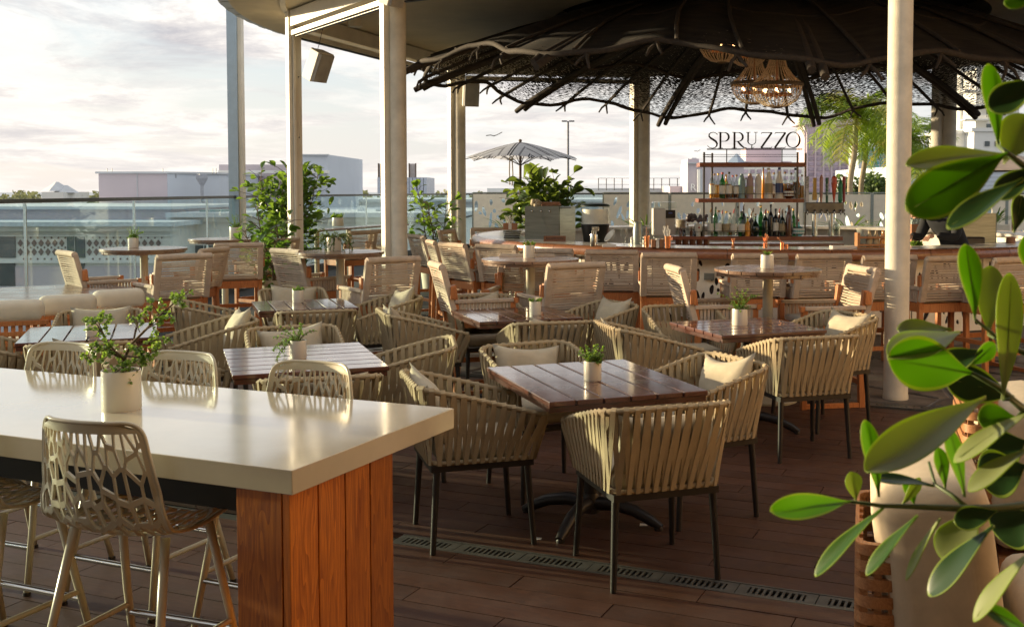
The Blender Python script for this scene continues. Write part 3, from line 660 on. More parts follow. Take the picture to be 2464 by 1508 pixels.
# ================================================================ FURNITURE
def pillow_mesh(name, wd, ht, th, m, sd=0, n=12, pinch=.10, sag=0):
    rr = random.Random(sd); vs = []; fs = []
    for side in (1, -1):
        for i in range(n+1):
            for j in range(n+1):
                a, b = 2*i/n-1, 2*j/n-1
                k = 1-pinch*(1-abs(a)**2)*abs(b)**1.5; k2 = 1-pinch*(1-abs(b)**2)*abs(a)**1.5
                hgt = max(0, (1-abs(a)**2.6))*max(0, (1-abs(b)**2.6)); t = th/2*hgt**.55
                t *= 1+.12*sin(a*5+sd)*cos(b*4+sd*2)+.05*sin(a*13+b*7+sd)+.05*sin(b*15-a*6)
                vs.append((a*wd/2*k2, side*t, (b+1)*ht/2*k + sag*(a*a)*.5*b))
    q = (n+1)**2
    for s in range(2):
        for i in range(n):
            for j in range(n):
                f = (s*q+i*(n+1)+j, s*q+(i+1)*(n+1)+j, s*q+(i+1)*(n+1)+j+1, s*q+i*(n+1)+j+1); fs.append(f if s else tuple(reversed(f)))
    mb = MB(); mb.add(vs, fs); me = mb.mesh(name, m, smooth=True)
    b = bmesh.new(); b.from_mesh(me); bmesh.ops.remove_doubles(b, verts=b.verts, dist=.0006); b.to_mesh(me); b.free(); return me
def padbox(name, c, d, m, parent, bev=.03, crown=0):
    mb = MB(); mb.box(c, d); o = mb.build(name, m, parent); md = o.modifiers.new('b', 'BEVEL'); md.width = bev; md.segments = 4
    o.data.polygons.foreach_set('use_smooth', [True]*6); return o
# ---- strap armchair
def uloop(hx, yf, yb, r, t):
    s1 = yf+yb-r; c1 = pi/2*r; bk = 2*(hx-r); T = 2*s1+2*c1+bk; d = t*T
    if d < s1: return Vector((-hx, yf-d, 0)), Vector((-1, 0, 0))
    d -= s1
    if d < c1: a = d/r; return Vector((-hx+r-r*cos(a), -yb+r-r*sin(a), 0)), Vector((-cos(a), -sin(a), 0))
    d -= c1
    if d < bk: return Vector((-hx+r+d, -yb, 0)), Vector((0, -1, 0))
    d -= bk
    if d < c1: a = d/r; return Vector((hx-r+r*sin(a), -yb+r-r*cos(a), 0)), Vector((sin(a), -cos(a), 0))
    d -= c1
    return Vector((hx, -yb+r+d, 0)), Vector((1, 0, 0))
def abot(t):
    p, n = uloop(.243, .235, .245, .045, t); p.z = .425; return p, n
def atop(t):
    p, n = uloop(.292, .285, .315, .10, t); q = (p.y+.315)/.60; q = max(0, min(1, q)); p.z = .785-.155*(q**1.15); return p, n
NS = 35
def strap_mesh(tt, tb, off, wtop=.0240, wbot=.0232):
    P, n1 = atop(tt); B, n0 = abot(tb); e = .004
    tg1 = Vector((-n1.y, n1.x, 0)); tg0 = Vector((-n0.y, n0.x, 0)); Z = Vector((0, 0, 1))
    mid = B.lerp(P, .5)+(n0+n1).normalized()*(.012+off); nm = (n0+n1).normalized(); tgm = (tg0+tg1).normalized()
    secs = [(B-n0*.014-Z*.014, -Z, tg0, wbot*.8), (B+n0*(.013+off)-Z*.008, (n0-Z*.4).normalized(), tg0, wbot*.85), (B.lerp(P, .16)+n0*(.012+off), n0, tg0, wbot), (mid, nm, tgm, (wtop+wbot)/2*.97),
            (B.lerp(P, .86)+n1*(.015+off), n1, tg1, wtop), (P+n1*(.0145+off*.5)+Z*.004, (n1+Z*.5).normalized(), tg1, wtop*.92), (P+Z*(.0165+off*.3), Z, tg1, wtop*.9), (P-n1*.0145+Z*.002, -n1, tg1, wtop*.92), (P-n1*.012-Z*.085-(P-B)*.06, -n1, tg1, wtop)]
    vs = []; fs = []
    for c, nn_, tg, wd in secs: vs += [c-tg*wd/2, c+tg*wd/2, c+tg*wd/2-nn_*.0028, c-tg*wd/2-nn_*.0028]
    for i in range(len(secs)-1):
        for j in range(4): fs.append((i*4+j, (i+1)*4+j, (i+1)*4+(j+1) % 4, i*4+(j+1) % 4))
    fs += [(3, 2, 1, 0), tuple((len(secs)-1)*4+j for j in range(4))]
    return vs, fs
def armchair(detail):
    t = thing('strap_armchair', 'x', 'armchair', (0, -30, 0), 0, 'strap armchairs around the low square tables')
    for sx in (-1, 1):
        for sy in (-1, 1):
            m = MB(); m.tube([(sx*.226, sy*.215+(-.005 if sy < 0 else 0), .415), (sx*.245, sy*.245, .006)], [.0175, .0135], 10); m.lathe([(.014, 0), (.014, .008)], 8, (sx*.245, sy*.245, 0)); m.build('leg', MT['darkmetal'], t, smooth=50)
    m = MB()
    for a, b in (((-.235, .232), (.235, .232)), ((-.235, -.238), (.235, -.238)), ((-.232, -.25), (-.232, .245)), ((.232, -.25), (.232, .245))): m.bar((*a, .400), (*b, .400), .026, .030)
    m.build('seat_frame', MT['darkmetal'], t)
    m = MB(); m.tube([atop(i/48)[0] for i in range(49)], .0135, 8)
    for s in (-1, 1): m.tube([(s*.292, .285, .63), (s*.288, .29, .60), (s*.247, .245, .42)], .013, 8)
    m.tube([abot(i/40)[0] for i in range(41)], .012, 6); m.build('top_rail', MT['strap'], t, smooth=True)
    acc = MB()
    for i in range(NS+1):
        tt = .004+.992*i/NS
        for lay in (0, 1):
            tb = tt if lay == 0 else max(.004, tt-.992/NS)
            if lay and i == 0: continue
            jt = random.Random(i*2+lay).uniform(-.0012, .0012)
            vs, fs = strap_mesh(min(.998, tt+jt), tb, .0035 if lay else .0)
            if detail: mb = MB(); mb.add(vs, fs); mb.build('strap', MT['strap'], t, smooth=45)
            else: acc.add(vs, fs)
    if not detail: acc.build('straps', MT['strap'], t, smooth=45, kind='stuff')
    padbox('seat_cushion', (0, .01, .462), (.455, .455, .085), MT['linen'], t, .032)
    return t
pill = [pillow_mesh('back_pillow', .43, .31, .13, MT['linen'], 3), pillow_mesh('back_pillow', .43, .30, .13, MT['linen'], 8, sag=.05)]
CH1 = armchair(True); CH0 = armchair(False); used_proto = {True: False, False: False}
def place_chair(x, y, az, label, detail=True, pil=1, tw=0):
    pr = CH1 if detail else CH0
    if not used_proto[detail]: o = pr; used_proto[detail] = True; o.location = (x, y, 0); o.rotation_euler = (0, 0, -az); o['label'] = label
    else: o = dup(pr, (x, y, 0), -az, label)
    return o
def put_pillow(x, y, az, label, k=0, dz=0, roll=0, side=0, fwd=0):
    """loose pillow leaning on the inside of the chair back"""
    f = Vector((sin(az), cos(az), 0)); r_ = Vector((cos(az), -sin(az), 0))
    p = Vector((x, y, 0))+f*(-.165+fwd)+r_*side; o = inst('back_pillow', pill[k % 2], None, p+Vector((0, 0, .485+dz)))
    o.rotation_euler = (Matrix.Rotation(-az, 3, 'Z') @ Matrix.Rotation(radians(20), 3, 'X') @ Matrix.Rotation(roll, 3, 'Y')).to_euler()
    return tag(o, label, 'cushion', 'loose linen pillows on the armchairs')
# ---- low tables
def low_table(c, az, sx, sy, n, along, label):
    """slatted top sx by sy; along='x' or 'y' = direction the slats run"""
    t = thing('square_table', label, 'table', (c[0], c[1], 0), -az, 'low slatted dining tables')
    H = .74; run, acr = (sx, sy) if along == 'x' else (sy, sx); wd = acr/n
    m = MB(); m.box((0, 0, H-.0125), (run, wd-.010, .025)); me = m.mesh('slat', MT['table'])
    for i in range(n):
        q = -acr/2+wd*(i+.5); o = inst('slat', me, t, (0, q, R.uniform(-.0008, .0008)) if along == 'x' else (q, 0, R.uniform(-.0008, .0008)), (0, 0, 0 if along == 'x' else pi/2))
        md = o.modifiers.new('bevel', 'BEVEL'); md.width = .004; md.segments = 2
    m = MB()
    for s in (-1, 1):
        m.box((0, s*(sy/2-.035), H-.040), (sx-.02, .045, .026)); m.box((s*(sx/2-.035), 0, H-.0405), (.045, sy-.11, .025))
    m.box((0, 0, H-.046), (.3, .3, .030)); m.build('under_frame', MT['table'], t)
    m = MB(); m.tube([(0, 0, .07), (0, 0, H-.05)], .036, 16); m.lathe([(.05, .05), (.048, .12), (.038, .15)], 16); m.build('pedestal', MT['darkmetal'], t, smooth=50)
    for k in range(4):
        a = pi/4+k*pi/2; d = Vector((cos(a), sin(a), 0)); m = MB(); pts = [d*.02+Vector((0, 0, .095)), d*.13+Vector((0, 0, .105)), d*.24+Vector((0, 0, .085)), d*.33+Vector((0, 0, .045)), d*.385+Vector((0, 0, .016))]
        m.tube(pts, [.036, .034, .031, .028, .020], 10); m.lathe([(.02, 0), (.022, .01), (.018, .02)], 10, tuple(d*.37)); m.build('foot', MT['darkmetal'], t, smooth=50)
    return t
TA = radians(-21)
tabs = {  # centre, size across, size deep, slats, direction, name used in labels
 'D': ((.067, 5.43), .82, 1.02, 6, 'y', 'the dark red table nearest the counter corner', 'dark wet looking slatted table with reddish boards, largest of the low tables'),
 'C': ((-1.59, 6.12), .82, 1.00, 7, 'x', 'the silvery table behind the counter stools', 'glossy slatted table reflecting the sky, behind the rightmost far counter stool'),
 'B': ((-3.30, 7.21), .84, .84, 6, 'y', 'the table behind the jade plant', 'glossy square slatted table at left, partly hidden by the jade plant on the counter'),
 'E': ((1.195, 7.55), .82, .80, 6, 'x', 'the table in front of the right round table', 'square slatted table before the round high table at right, with leafy pot'),
 'F': ((-.49, 8.30), .82, .85, 6, 'y', 'the table in front of the middle round table', 'square slatted table in the middle of the room behind two tub armchairs'),
 'G': ((-2.31, 8.97), .80, .80, 6, 'y', 'the table behind the silvery table', 'small looking square slatted table left of the round column'),
}
sides = {'near right': (pi, 1), 'near left': (-pi/2, 0), 'far': (0, 1), 'right': (pi/2, 0)}
for key, (c, sx, sy, n, al, nm, lb) in tabs.items():
    low_table(c, TA, sx, sy, n, al, lb)
# chair spots: table, side, distance, sideways shift, twist (deg), pillow (0 none), note
spots = [
 ('D', 'near right', .71, .02, 2, 2, 'back and side turned to us, nearest of all'), ('D', 'near left', .62, .02, 3, 1, 'back turned to us, its arm end by the counter corner'),
 ('D', 'far', .66, -.02, -6, 1, 'facing us with a folded pillow'), ('D', 'right', .56, .03, -8, 1, 'facing left with a sunlit pillow'),
 ('C', 'near right', .72, 0, 4, 1, 'directly behind a counter stool'), ('C', 'near left', .70, 0, 5, 0, 'mostly hidden behind a counter stool'),
 ('C', 'far', .74, .05, 0, 1, 'facing us with two pillow corners showing'), ('C', 'right', .58, -.03, 12, 0, 'empty tub seen from its open side'),
 ('B', 'near right', .66, 0, 2, 2, 'rail just above the counter stools'), ('B', 'near left', .66, 0, 0, 0, 'cut off at the left edge of the photo'),
 ('B', 'far', .66, .0, 3, 1, 'facing us with a long grey pillow'), ('B', 'right', .74, -.05, -6, 1, 'facing left with an upright pillow'),
 ('E', 'near right', .70, .02, 5, 2, 'back turned to us with long slanting straps'), ('E', 'near left', .76, .02, 4, 2, 'long side rail sloping down to the right'),
 ('E', 'far', .66, -.12, 8, 0, 'empty, only its curved rail showing'), ('E', 'right', .60, .04, -8, 1, 'facing left with a pale square pillow'),
 ('F', 'near right', .72, .0, 6, 1, 'back turned to us, broad curved rail'), ('F', 'near left', .72, .05, 2, 1, 'seen from the side just right of the round column'),
 ('F', 'far', .70, -.02, 0, 1, 'facing us with a long pillow'), ('F', 'right', .60, .05, -10, 1, 'facing left with a bright folded pillow'),
 ('G', 'near right', .70, .0, 3, 2, 'back turned to us with pillow above the rail'), ('G', 'near left', .72, .05, 2, 1, 'seen from its left side, tall front corner'),
 ('G', 'far', .68, .0, 0, 1, 'facing us beyond the small table'), ('G', 'right', .62, .05, -8, 1, 'turned left beyond the small table'),
]
sidew = {'near right': 'front', 'near left': 'left', 'far': 'far', 'right': 'right'}
for k, (tb, sd_, dist, sh, tw, pl_, note) in enumerate(spots):
    c = tabs[tb][0]; off = TA+sides[sd_][0]; d = Vector((sin(off), cos(off))); s = Vector((d.y, -d.x))
    x = c[0]+d.x*dist+s.x*sh; y = c[1]+d.y*dist+s.y*sh; az = off+pi+radians(tw)
    lab = 'strap armchair %s of %s, %s' % ({'near right': 'in front', 'near left': 'left', 'far': 'behind', 'right': 'right'}[sd_], tabs[tb][5], note)
    lab = ' '.join(lab.split()[:16])
    place_chair(x, y, az, lab, tb not in 'FG')
    if pl_:
        put_pillow(x, y, az, 'pillow in the armchair %s of %s' % ({'near right': 'in front', 'near left': 'left', 'far': 'behind', 'right': 'right'}[sd_], tabs[tb][5]), k, dz=.015+.02*(k % 3)+(.02 if sd_ == 'right' else (-.04 if tb == 'D' else .01) if sd_ == 'far' else 0) - (.03 if pl_ == 2 else 0), roll=radians([0, 6, -5, 9, 2][k % 5]), side=.02*((k % 3)-1))
# ---- round high tables
def round_table(c, label, d=.88, H=1.07, az=0):
    t = thing('round_table', label, 'table', (c.x, c.y, 0), -az, 'round slatted high tables on white posts')
    r = d/2; n = 7; wd = d/n
    for i in range(n):
        y0 = -r+wd*i+.003; y1 = y0+wd-.006; pts = []
        K = 7
        for j in range(K+1): y = y0+(y1-y0)*j/K; pts.append((sqrt(max(.0004, r*r-y*y)), y))
        for j in range(K, -1, -1): y = y0+(y1-y0)*j/K; pts.append((-sqrt(max(.0004, r*r-y*y)), y))
        m = MB(); m.prism(pts, H-.028, H); m.build('slat', MT['round'], t, bev=.003)
    m = MB(); m.box((-.2, 0, H-.045), (.05, d*.82, .03)); m.box((.2, 0, H-.045), (.05, d*.82, .03)); ringslab(m, r-.05, r-.022, H-.052, H-.030, 40); m.build('under_frame', MT['round'], t)
    m = MB(); m.tube([(0, 0, .02), (0, 0, H-.05)], .041, 20); m.build('post', MT['shell'], t, smooth=50)
    m = MB(); m.lathe([(.24, 0), (.24, .015), (.06, .035), (.045, .06)], 28); m.build('base_plate', MT['shell'], t, smooth=40)
    return t
RT = {'T1': (at_z(346, 597, 1.07), 'round high table at far left with a small pot by the glass'), 'T2': (at_z(540, 574, 1.07), 'round high table farthest left back, under the grey blue mullion'),
      'T3': (at_z(818, 605, 1.07), 'round high table holding the trailing plant, left of the round column'), 'T4': (at_z(1276, 622, 1.07), 'round high table in the middle before the bar'),
      'T5': (at_z(1848, 646, 1.07), 'round high table at right before the bar, darkest top')}
for i, (k, (p, lb)) in enumerate(RT.items()): round_table(p, lb, .90 if k != 'T5' else .86, az=radians([15, 40, -10, 60, -60][i]))
# ---- teak and rope bar chair
def rope_chair():
    t = thing('rope_bar_chair', 'x', 'bar chair', (0, -34, 0), 0, 'x'); W = .245
    for s in (-1, 1):
        m = MB(); m.box((s*W, .24, .39), (.045, .045, .78)); m.build('leg', MT['teak'], t, bev=.004)
        m = MB(); m.bar((s*W, -.24, 0), (s*W, -.22, .60), .045, .048); m.bar((s*W, -.22, .58), (s*W, -.265, .92), .046, .046); m.build('leg', MT['teak'], t, bev=.004)
        m = MB(); m.bar((s*W, -.24, .022), (s*W, .24, .022), .035, .035); m.build('stretcher', MT['teak'], t); m = MB(); m.bar((s*W, -.225, .30), (s*W, .23, .30), .028, .040); m.build('stretcher', MT['teak'], t)
        # arm: wooden core wrapped with rope, cords hanging down to the seat rail
        m = MB(); m.bar((s*(W+.012), -.255, .785), (s*(W+.012), .245, .785), .05, .032); m.build('arm', MT['rope'], t, bev=.008)
        m = MB(); m.box((s*(W+.012), .262, .782), (.052, .035, .045)); m.build('arm_end', MT['teak'], t, bev=.004); m = MB(); m.box((s*(W+.034), -.27, .86), (.03, .05, .10)); m.build('arm_block', MT['teak'], t, bev=.004)
        m = MB()
        for i in range(15):
            y = -.20+.42*i/14; m.bar((s*(W+.012), y, .655), (s*(W+.012), y, .775), .014, .020)
        m.build('side_cords', MT['rope'], t)
    m = MB(); m.box((0, .232, .605), (.45, .034, .085)); m.box((0, -.215, .60), (.45, .034, .085)); m.box((-W+.002, 0, .605), (.034, .43, .085)); m.box((W-.002, 0, .605), (.034, .43, .085)); m.build('seat_frame', MT['teak'], t, bev=.003)
    m = MB(); m.bar((-W, .232, .31), (W, .232, .31), .03, .045); m.build('footrest', MT['teak'], t); m = MB(); m.bar((-W, -.228, .20), (W, -.228, .20), .03, .04); m.build('rear_rail', MT['teak'], t)
    padbox('seat_cushion', (0, .01, .668), (.43, .43, .055), MT['ropecush'], t, .022)
    # back: two wrapped uprights, wrapped top rail and horizontal cords in two layers
    def bk(x, z): return Vector((x, -.245-(z-.66)*.26, z))
    for s in (-1, 1):
        m = MB(); m.bar(bk(s*W, .66), bk(s*W, 1.075), .062, .050); m.build('wrapped_upright', MT['rope'], t, bev=.010)
    m = MB(); n = 17; pts = []; rr = []
    for i in range(61):
        x = -W-.02+(2*W+.04)*i/60; pts.append(bk(x, 1.066)+Vector((0, -.004+.016*(1-(x/W)**2), 0))); rr.append(.030+.0018*(i % 2))
    m.tube(pts, rr, 10); m.build('top_rail', MT['rope'], t, smooth=60)
    rr = random.Random(5); m = MB()
    for lay in (-1, 1):
        z = .672; rr = random.Random(5)
        while z < 1.035:
            hgt = rr.uniform(.010, .0145); z += hgt/2
            a = bk(-W+.02, z); b = bk(W-.02, z); o = Vector((0, lay*.021, 0)); sag = Vector((0, .012, rr.uniform(-.003, .003)))
            c = (a+b)/2+sag; m.bar(a+o, c+o, hgt, .007, up=(0, 1, 0)) if 0 else None
            for p, q in ((a+o, c+o), (c+o, b+o)):
                d = q-p; m.box((p+q)/2, (d.length+.004, .007, hgt), M=Matrix.Rotation(math.atan2(d.y, d.x), 3, 'Z'))
            z += hgt/2+rr.uniform(.007, .0125)
    m.build('rope_back', MT['rope'], t)
    return t
RC = rope_chair(); rc_used = False
def bar_chair(u, v, az, label, group, ztop=1.085):
    global rc_used
    p = at_z(u, v, ztop); f = Vector((sin(az), cos(az), 0)); q = p+f*.345
    if not rc_used: o = RC; rc_used = True; o.location = (q.x, q.y, 0); o.rotation_euler = (0, 0, -az); o['label'] = label; o['group'] = group
    else: o = dup(RC, (q.x, q.y, 0), -az, label, group)
    return o
G1 = 'rope back chairs at the round high tables'; G2 = 'rope back stools along the bar'; G3 = 'rope back stools at the glass wall counter'
rd = radians
for u, v, a, l, g_ in [
 (162, 606, 48, 'pale rope back chair left of the far left round table', G1), (443, 613, -42, 'rope back chair with arm to the left, in front of the far left round table', G1),
 (514, 598, -78, 'narrow side view rope chair between the two left round tables', G1), (574, 586, -22, 'rope back chair in front of the round table under the mullion', G1),
 (678, 575, -55, 'distant rope chair behind the slim white post', G1), (690, 601, 42, 'rope chair left of the round table with the trailing plant', G1),
 (946, 620, -36, 'large rope back chair overlapping the round column, full legs in view', G1),
 (1053, 634, 72, 'side view rope chair left of the middle round table', G1), (1268, 613, 188, 'rope chair facing us behind the middle round table', G1),
 (1386, 634, -28, 'rope back chair right of the middle round table, nearest of its chairs', G1),
 (1626, 642, 82, 'side view rope chair left of the right hand round table', G1), (2074, 642, -100, 'side view rope chair with seat pad right of the right hand round table', G1),
 (873, 556, -50, 'rope stool at the glass wall counter, left of the column', G3), (925, 553, -45, 'rope stool at the glass wall counter half hidden by the column', G3),
 (1173, 549, 170, 'farthest bar stool, only its top rail above the bar', G2), (1076, 554, 110, 'bar stool behind the left end of the bar, before the leafy plant', G2),
 (1002, 566, 60, 'bar stool just right of the round column, farthest back', G2), (1018, 570, 78, 'second bar stool right of the round column', G2), (1040, 580, 72, 'third bar stool right of the round column', G2),
 (1090, 586, 50, 'bar stool at the curved left end of the bar', G2), (1194, 590, 28, 'bar stool left of the middle round table', G2), (1318, 600, 12, 'bar stool hidden behind the middle round table', G2),
 (1472, 603, 4, 'bar stool with wide woven back left of the outlet', G2), (1610, 610, 0, 'bar stool right beside the grey outlet', G2), (1828, 612, -3, 'bar stool behind the right hand round table', G2),
 (1982, 613, -6, 'bar stool between the right hand round table and thick column', G2), (2140, 616, -10, 'bar stool cut by the thick column', G2), (2290, 618, -14, 'bar stool just right of the thick column', G2), (2448, 621, -20, 'bar stool at the right edge behind the big leaves', G2)]:
    bar_chair(u, v, rd(a), l, g_)
# ---- counter in front
ct = thing('communal_counter', 'thick cream stone counter on a cedar plank leg in the left foreground', 'counter', (-.848, 3.137, 0), -AZ)
CZ = .870; LW = .98
m = MB(); m.box((-2.1, LW/2, CZ-.038), (4.2, LW, .076)); m.build('counter_top', MT['slab'], ct, bev=.003)
for i in range(4):
    m = MB(); m.box((-.035, .012+.143*(i+.5), (CZ-.078)/2), (.028, .1375, CZ-.079)); m.build('cedar_plank', MT['cedar'], ct, bev=.003)
m = MB(); m.box((-.135, .026, (CZ-.078)/2), (.168, .028, CZ-.079)); m.build('cedar_plank', MT['cedar'], ct, bev=.0015)
m = MB(); m.box((-.135, .566, (CZ-.078)/2), (.168, .028, CZ-.079)); m.build('cedar_plank', MT['cedar'], ct)
m = MB(); m.box((-.216, .29, (CZ-.078)/2), (.02, .50, CZ-.079)); m.build('back_board', MT['cedar'], ct)
m = MB(); m.box((-2.2, .17, CZ-.142), (3.94, .03, .126)); m.box((-2.2, .52, CZ-.142), (3.94, .03, .126)); m.build('apron', MT['black'], ct)
# ---- cast lattice stools
PRF = [(-.262, .985), (-.252, .885), (-.236, .78), (-.212, .69), (-.172, .622), (-.10, .588), (-.01, .577), (.09, .586), (.165, .590), (.215, .570)]
_pl = [0]
for a, b in zip(PRF, PRF[1:]): _pl.append(_pl[-1]+math.hypot(b[0]-a[0], b[1]-a[1]))
LS = _pl[-1]
def prof(T):
    T = max(0, min(LS, T))
    for i in range(len(PRF)-1):
        if T <= _pl[i+1]:
            q = (T-_pl[i])/(_pl[i+1]-_pl[i]); p0 = PRF[max(i-1, 0)]; p1 = PRF[i]; p2 = PRF[i+1]; p3 = PRF[min(i+2, len(PRF)-1)]
            f = lambda a, b, c, d: .5*((2*b)+(-a+c)*q+(2*a-5*b+4*c-d)*q*q+(-a+3*b-3*c+d)*q**3)
            return f(p0[0], p1[0], p2[0], p3[0]), f(p0[1], p1[1], p2[1], p3[1])
    return PRF[-1]
def shell(X, T):
    y, z = prof(T); e = 1.0
    k = min(T, LS-T)/.075
    if k < 1: e = (1-(1-max(k, .0))**2.6)**(1/2.6)
    hw = (.188+.060*min(1, T/.35)-.02*max(0, (T-.6)/.3))*(.62+.38*e if k < 1 else 1)
    bk = max(0, min(1, (.48-T)/.25)); x = hw*X; s2 = abs(X)**2.2
    return Vector((x, y+.065*s2*bk*(.25+.75*min(1, e))+.02*s2*(1-bk)*0, z+.035*s2*(1-bk)))
def shn(X, T):
    e = .004; a = shell(X+e, T)-shell(X-e, T); b = shell(X, T+e)-shell(X, T-e); n = a.cross(b); n.normalize(); return n
def lattice_mesh():
    rr = random.Random(21); sc_ = .42; seeds = []; tr = 0
    while len(seeds) < 135 and tr < 9000:
        tr += 1; x = rr.uniform(-.225, .225); T = rr.uniform(.04, LS-.02); md = .0235+.007*(T > .12)-.004*(T > .42)
        if all((x-q[0])**2+((T*sc_-q[1])*1.0)**2 > md*md for q in seeds): seeds.append((x, T*sc_))
    box = (-.218, .218, .034*sc_, (LS-.022)*sc_); mb = MB(); th = .009
    for i in range(len(seeds)):
        c = cellpoly(seeds, i, box, .22)
        if len(c) < 3: continue
        w0 = .0033+.0032*max(0, 1-abs(seeds[i][1]/sc_-.36)/.18)
        q = inset(c, w0); 
        if len(q) != len(c): continue
        n = len(c); vs = []
        for lay in (0, 1):
            for pl in (c, q):
                for x, t in pl:
                    X = x/.232; T = t/sc_; vs.append(shell(X, T)+shn(X, T)*(th/2 if lay else -th/2))
        fs = []
        for k in range(n):
            j = (k+1) % n
            fs += [(k, j, n+j, n+k), (2*n+k, 3*n+k, 3*n+j, 2*n+j), (n+k, n+j, 3*n+j, 3*n+k)]
        mb.add(vs, fs)
    # solid border band
    def strip(f, K=40):
        vs = []; fs = []
        for k in range(K+1):
            for X, T in f(k/K):
                for s in (-1, 1): vs.append(shell(X, T)+shn(X, T)*s*th/2)
        for k in range(K): a = k*4; fs += [(a, a+4, a+6, a+2), (a+1, a+3, a+7, a+5), (a+2, a+6, a+7, a+3), (a, a+1, a+5, a+4)]
        mb.add(vs, fs)
    for s in (-1, 1): strip(lambda q: ((s*.935, LS*(1-cos(pi*q))/2), (s*1.0, LS*(1-cos(pi*q))/2)), 70)
    strip(lambda q: ((-1+2*q, 0), (-1+2*q, .036))); strip(lambda q: ((-1+2*q, LS), (-1+2*q, LS-.024)))
    return mb.mesh('lattice_shell', MT['shell'])
LM = lattice_mesh()
def lattice_stool():
    t = thing('lattice_stool', 'x', 'stool', (0, -38, 0), 0, 'cast lattice stools at the cream counter')
    sh = inst('lattice_shell', LM, t)
    m = MB(); cs_ = [LS*(1-cos(pi*k/64))/2 for k in range(65)]; pts = [shell(-1, q) for q in cs_]+[shell(-1+2*k/14, LS) for k in range(1, 14)]+[shell(1, q) for q in reversed(cs_)]+[shell(1-2*k/14, 0) for k in range(1, 14)]
    m.tube(pts, .0072, 6, closed=True); m.build('rim', MT['shell'], t, smooth=True)
    ends = {}
    for sx in (-1, 1):
        for sy in (-1, 1):
            a = Vector((sx*.190, sy*.105+.015, .573)); b = Vector((sx*.235, sy*.235, .0)); ends[sx, sy] = (a, b)
            m = MB(); m.tube([a+Vector((-sx*.008, 0, .016)), a.lerp(b, .5), b+Vector((0, 0, .012))], [.0155, .0145, .0128], 10); m.build('leg', MT['shell'], t, smooth=True)
            m = MB(); m.lathe([(.016, 0), (.016, .014)], 10, tuple(b)); m.build('foot_cap', MT['darkmetal'], t)
    def onleg(sx, sy, z): a, b = ends[sx, sy]; return b.lerp(a, z/.573)
    for sx in (-1, 1): m = MB(); m.tube([onleg(sx, -1, .22), onleg(sx, 1, .22)], .0105, 8); m.build('side_bar', MT['shell'], t, smooth=50)
    m = MB(); m.tube([onleg(-1, 1, .19), onleg(1, 1, .19)], .012, 10); m.build('footrest', MT['chrome'], t, smooth=50)
    m = MB(); m.tube([onleg(-1, -1, .23), onleg(1, -1, .23)], .0105, 8); m.build('rear_bar', MT['chrome'], t, smooth=50)
    return t
LSK = lattice_stool()
c0 = Vector((-.848, 3.137, 0))
def on_counter(a, b): return c0+DA*a+DB*b
s0 = [(-.715, .115, 0, 'cast lattice stool with its whole back in view, nearest the camera', 4), (-1.425, .12, 0, 'lattice stool cut off at the left edge of the photo', 0),
      (-.70, .835, 180, 'lattice stool behind the counter nearest the counter end', 0), (-1.39, .84, 180, 'lattice stool behind the counter just right of the jade plant', 0), (-2.09, .845, 180, 'lattice stool behind the counter left of the jade plant', 2)]
for k, (a, b, rot, lb, tw) in enumerate(s0):
    p = on_counter(a, b); o = LSK if k == 0 else dup(LSK, None, None, lb)
    o['label'] = lb; o.location = p; o.rotation_euler = (0, 0, -AZ+radians(rot+tw))
# ---- left lattice chairs with white cushions and their table
def lattice_chair(p, az, label):
    t = thing('slatted_dining_chair', label, 'chair', (p.x, p.y, 0), -az, 'slatted teak chairs with white cushions'); W = .45
    m = MB()
    for i in range(9): m.box((-W/2+W*(i+.5)/9, -.27, .40), (.030, .014, .66))
    m.build('upright_slats', MT['teak'], t)
    for i in range(8):
        z = .12+.080*i; m = MB(); m.box((0, -.286, z), (W+.04, .018, .036)); m.build('slat', MT['teak'], t, bev=.002)
    for s in (-1, 1):
        m = MB()
        for i in range(5): m.box((s*(W/2+.012), -.27+.10*i, .36), (.014, .03, .58))
        for i in range(6): m.box((s*(W/2+.028), -.06, .12+.09*i), (.018, .47, .034))
        m.build('side_lattice', MT['teak'], t)
    m = MB(); m.box((0, -.03, .40), (W, .50, .03)); m.build('seat_board', MT['teak'], t)
    padbox('seat_cushion', (0, .0, .48), (W-.03, .50, .12), MT['cream'], t, .045); padbox('back_cushion', (0, -.225, .765), (W-.01, .14, .18), MT['cream'], t, .062)
    return t
lattice_chair(at_z(16, 724, .85)+Vector((-.05, .22, 0)), rd(-24), 'slatted chair with white cushion cut off at the left edge')
lattice_chair(at_z(141, 711, .85)+Vector((-.07, .22, 0)), rd(-34), 'slatted chair with white cushion, middle one of three at left')
lattice_chair(at_z(262, 698, .85)+Vector((-.10, .2, 0)), rd(-46), 'slatted chair with white cushion, rightmost of three, beside the rope chair')
def big_table():
    c = Vector((-5.02, 10.0, 0)); t = thing('large_round_table', 'large round slatted table at the left edge behind the white cushions', 'table', c, rd(20)); r = .78; n = 11; wd = 2*r/n
    for i in range(n):
        y0 = -r+wd*i+.003; y1 = y0+wd-.006; K = 5; pts = [(sqrt(max(.0004, r*r-(y0+(y1-y0)*j/K)**2)), y0+(y1-y0)*j/K) for j in range(K+1)]; pts += [(-x, y) for x, y in reversed(pts)]
        m = MB(); m.prism(pts, .715, .745); m.build('slat', MT['round'], t)
    m = MB(); m.box((0, 0, .70), (1.1, .06, .03)); m.lathe([(.3, 0), (.3, .02), (.06, .05), (.05, .70)], 24); m.build('pedestal', MT['darkmetal'], t, smooth=40)
big_table()
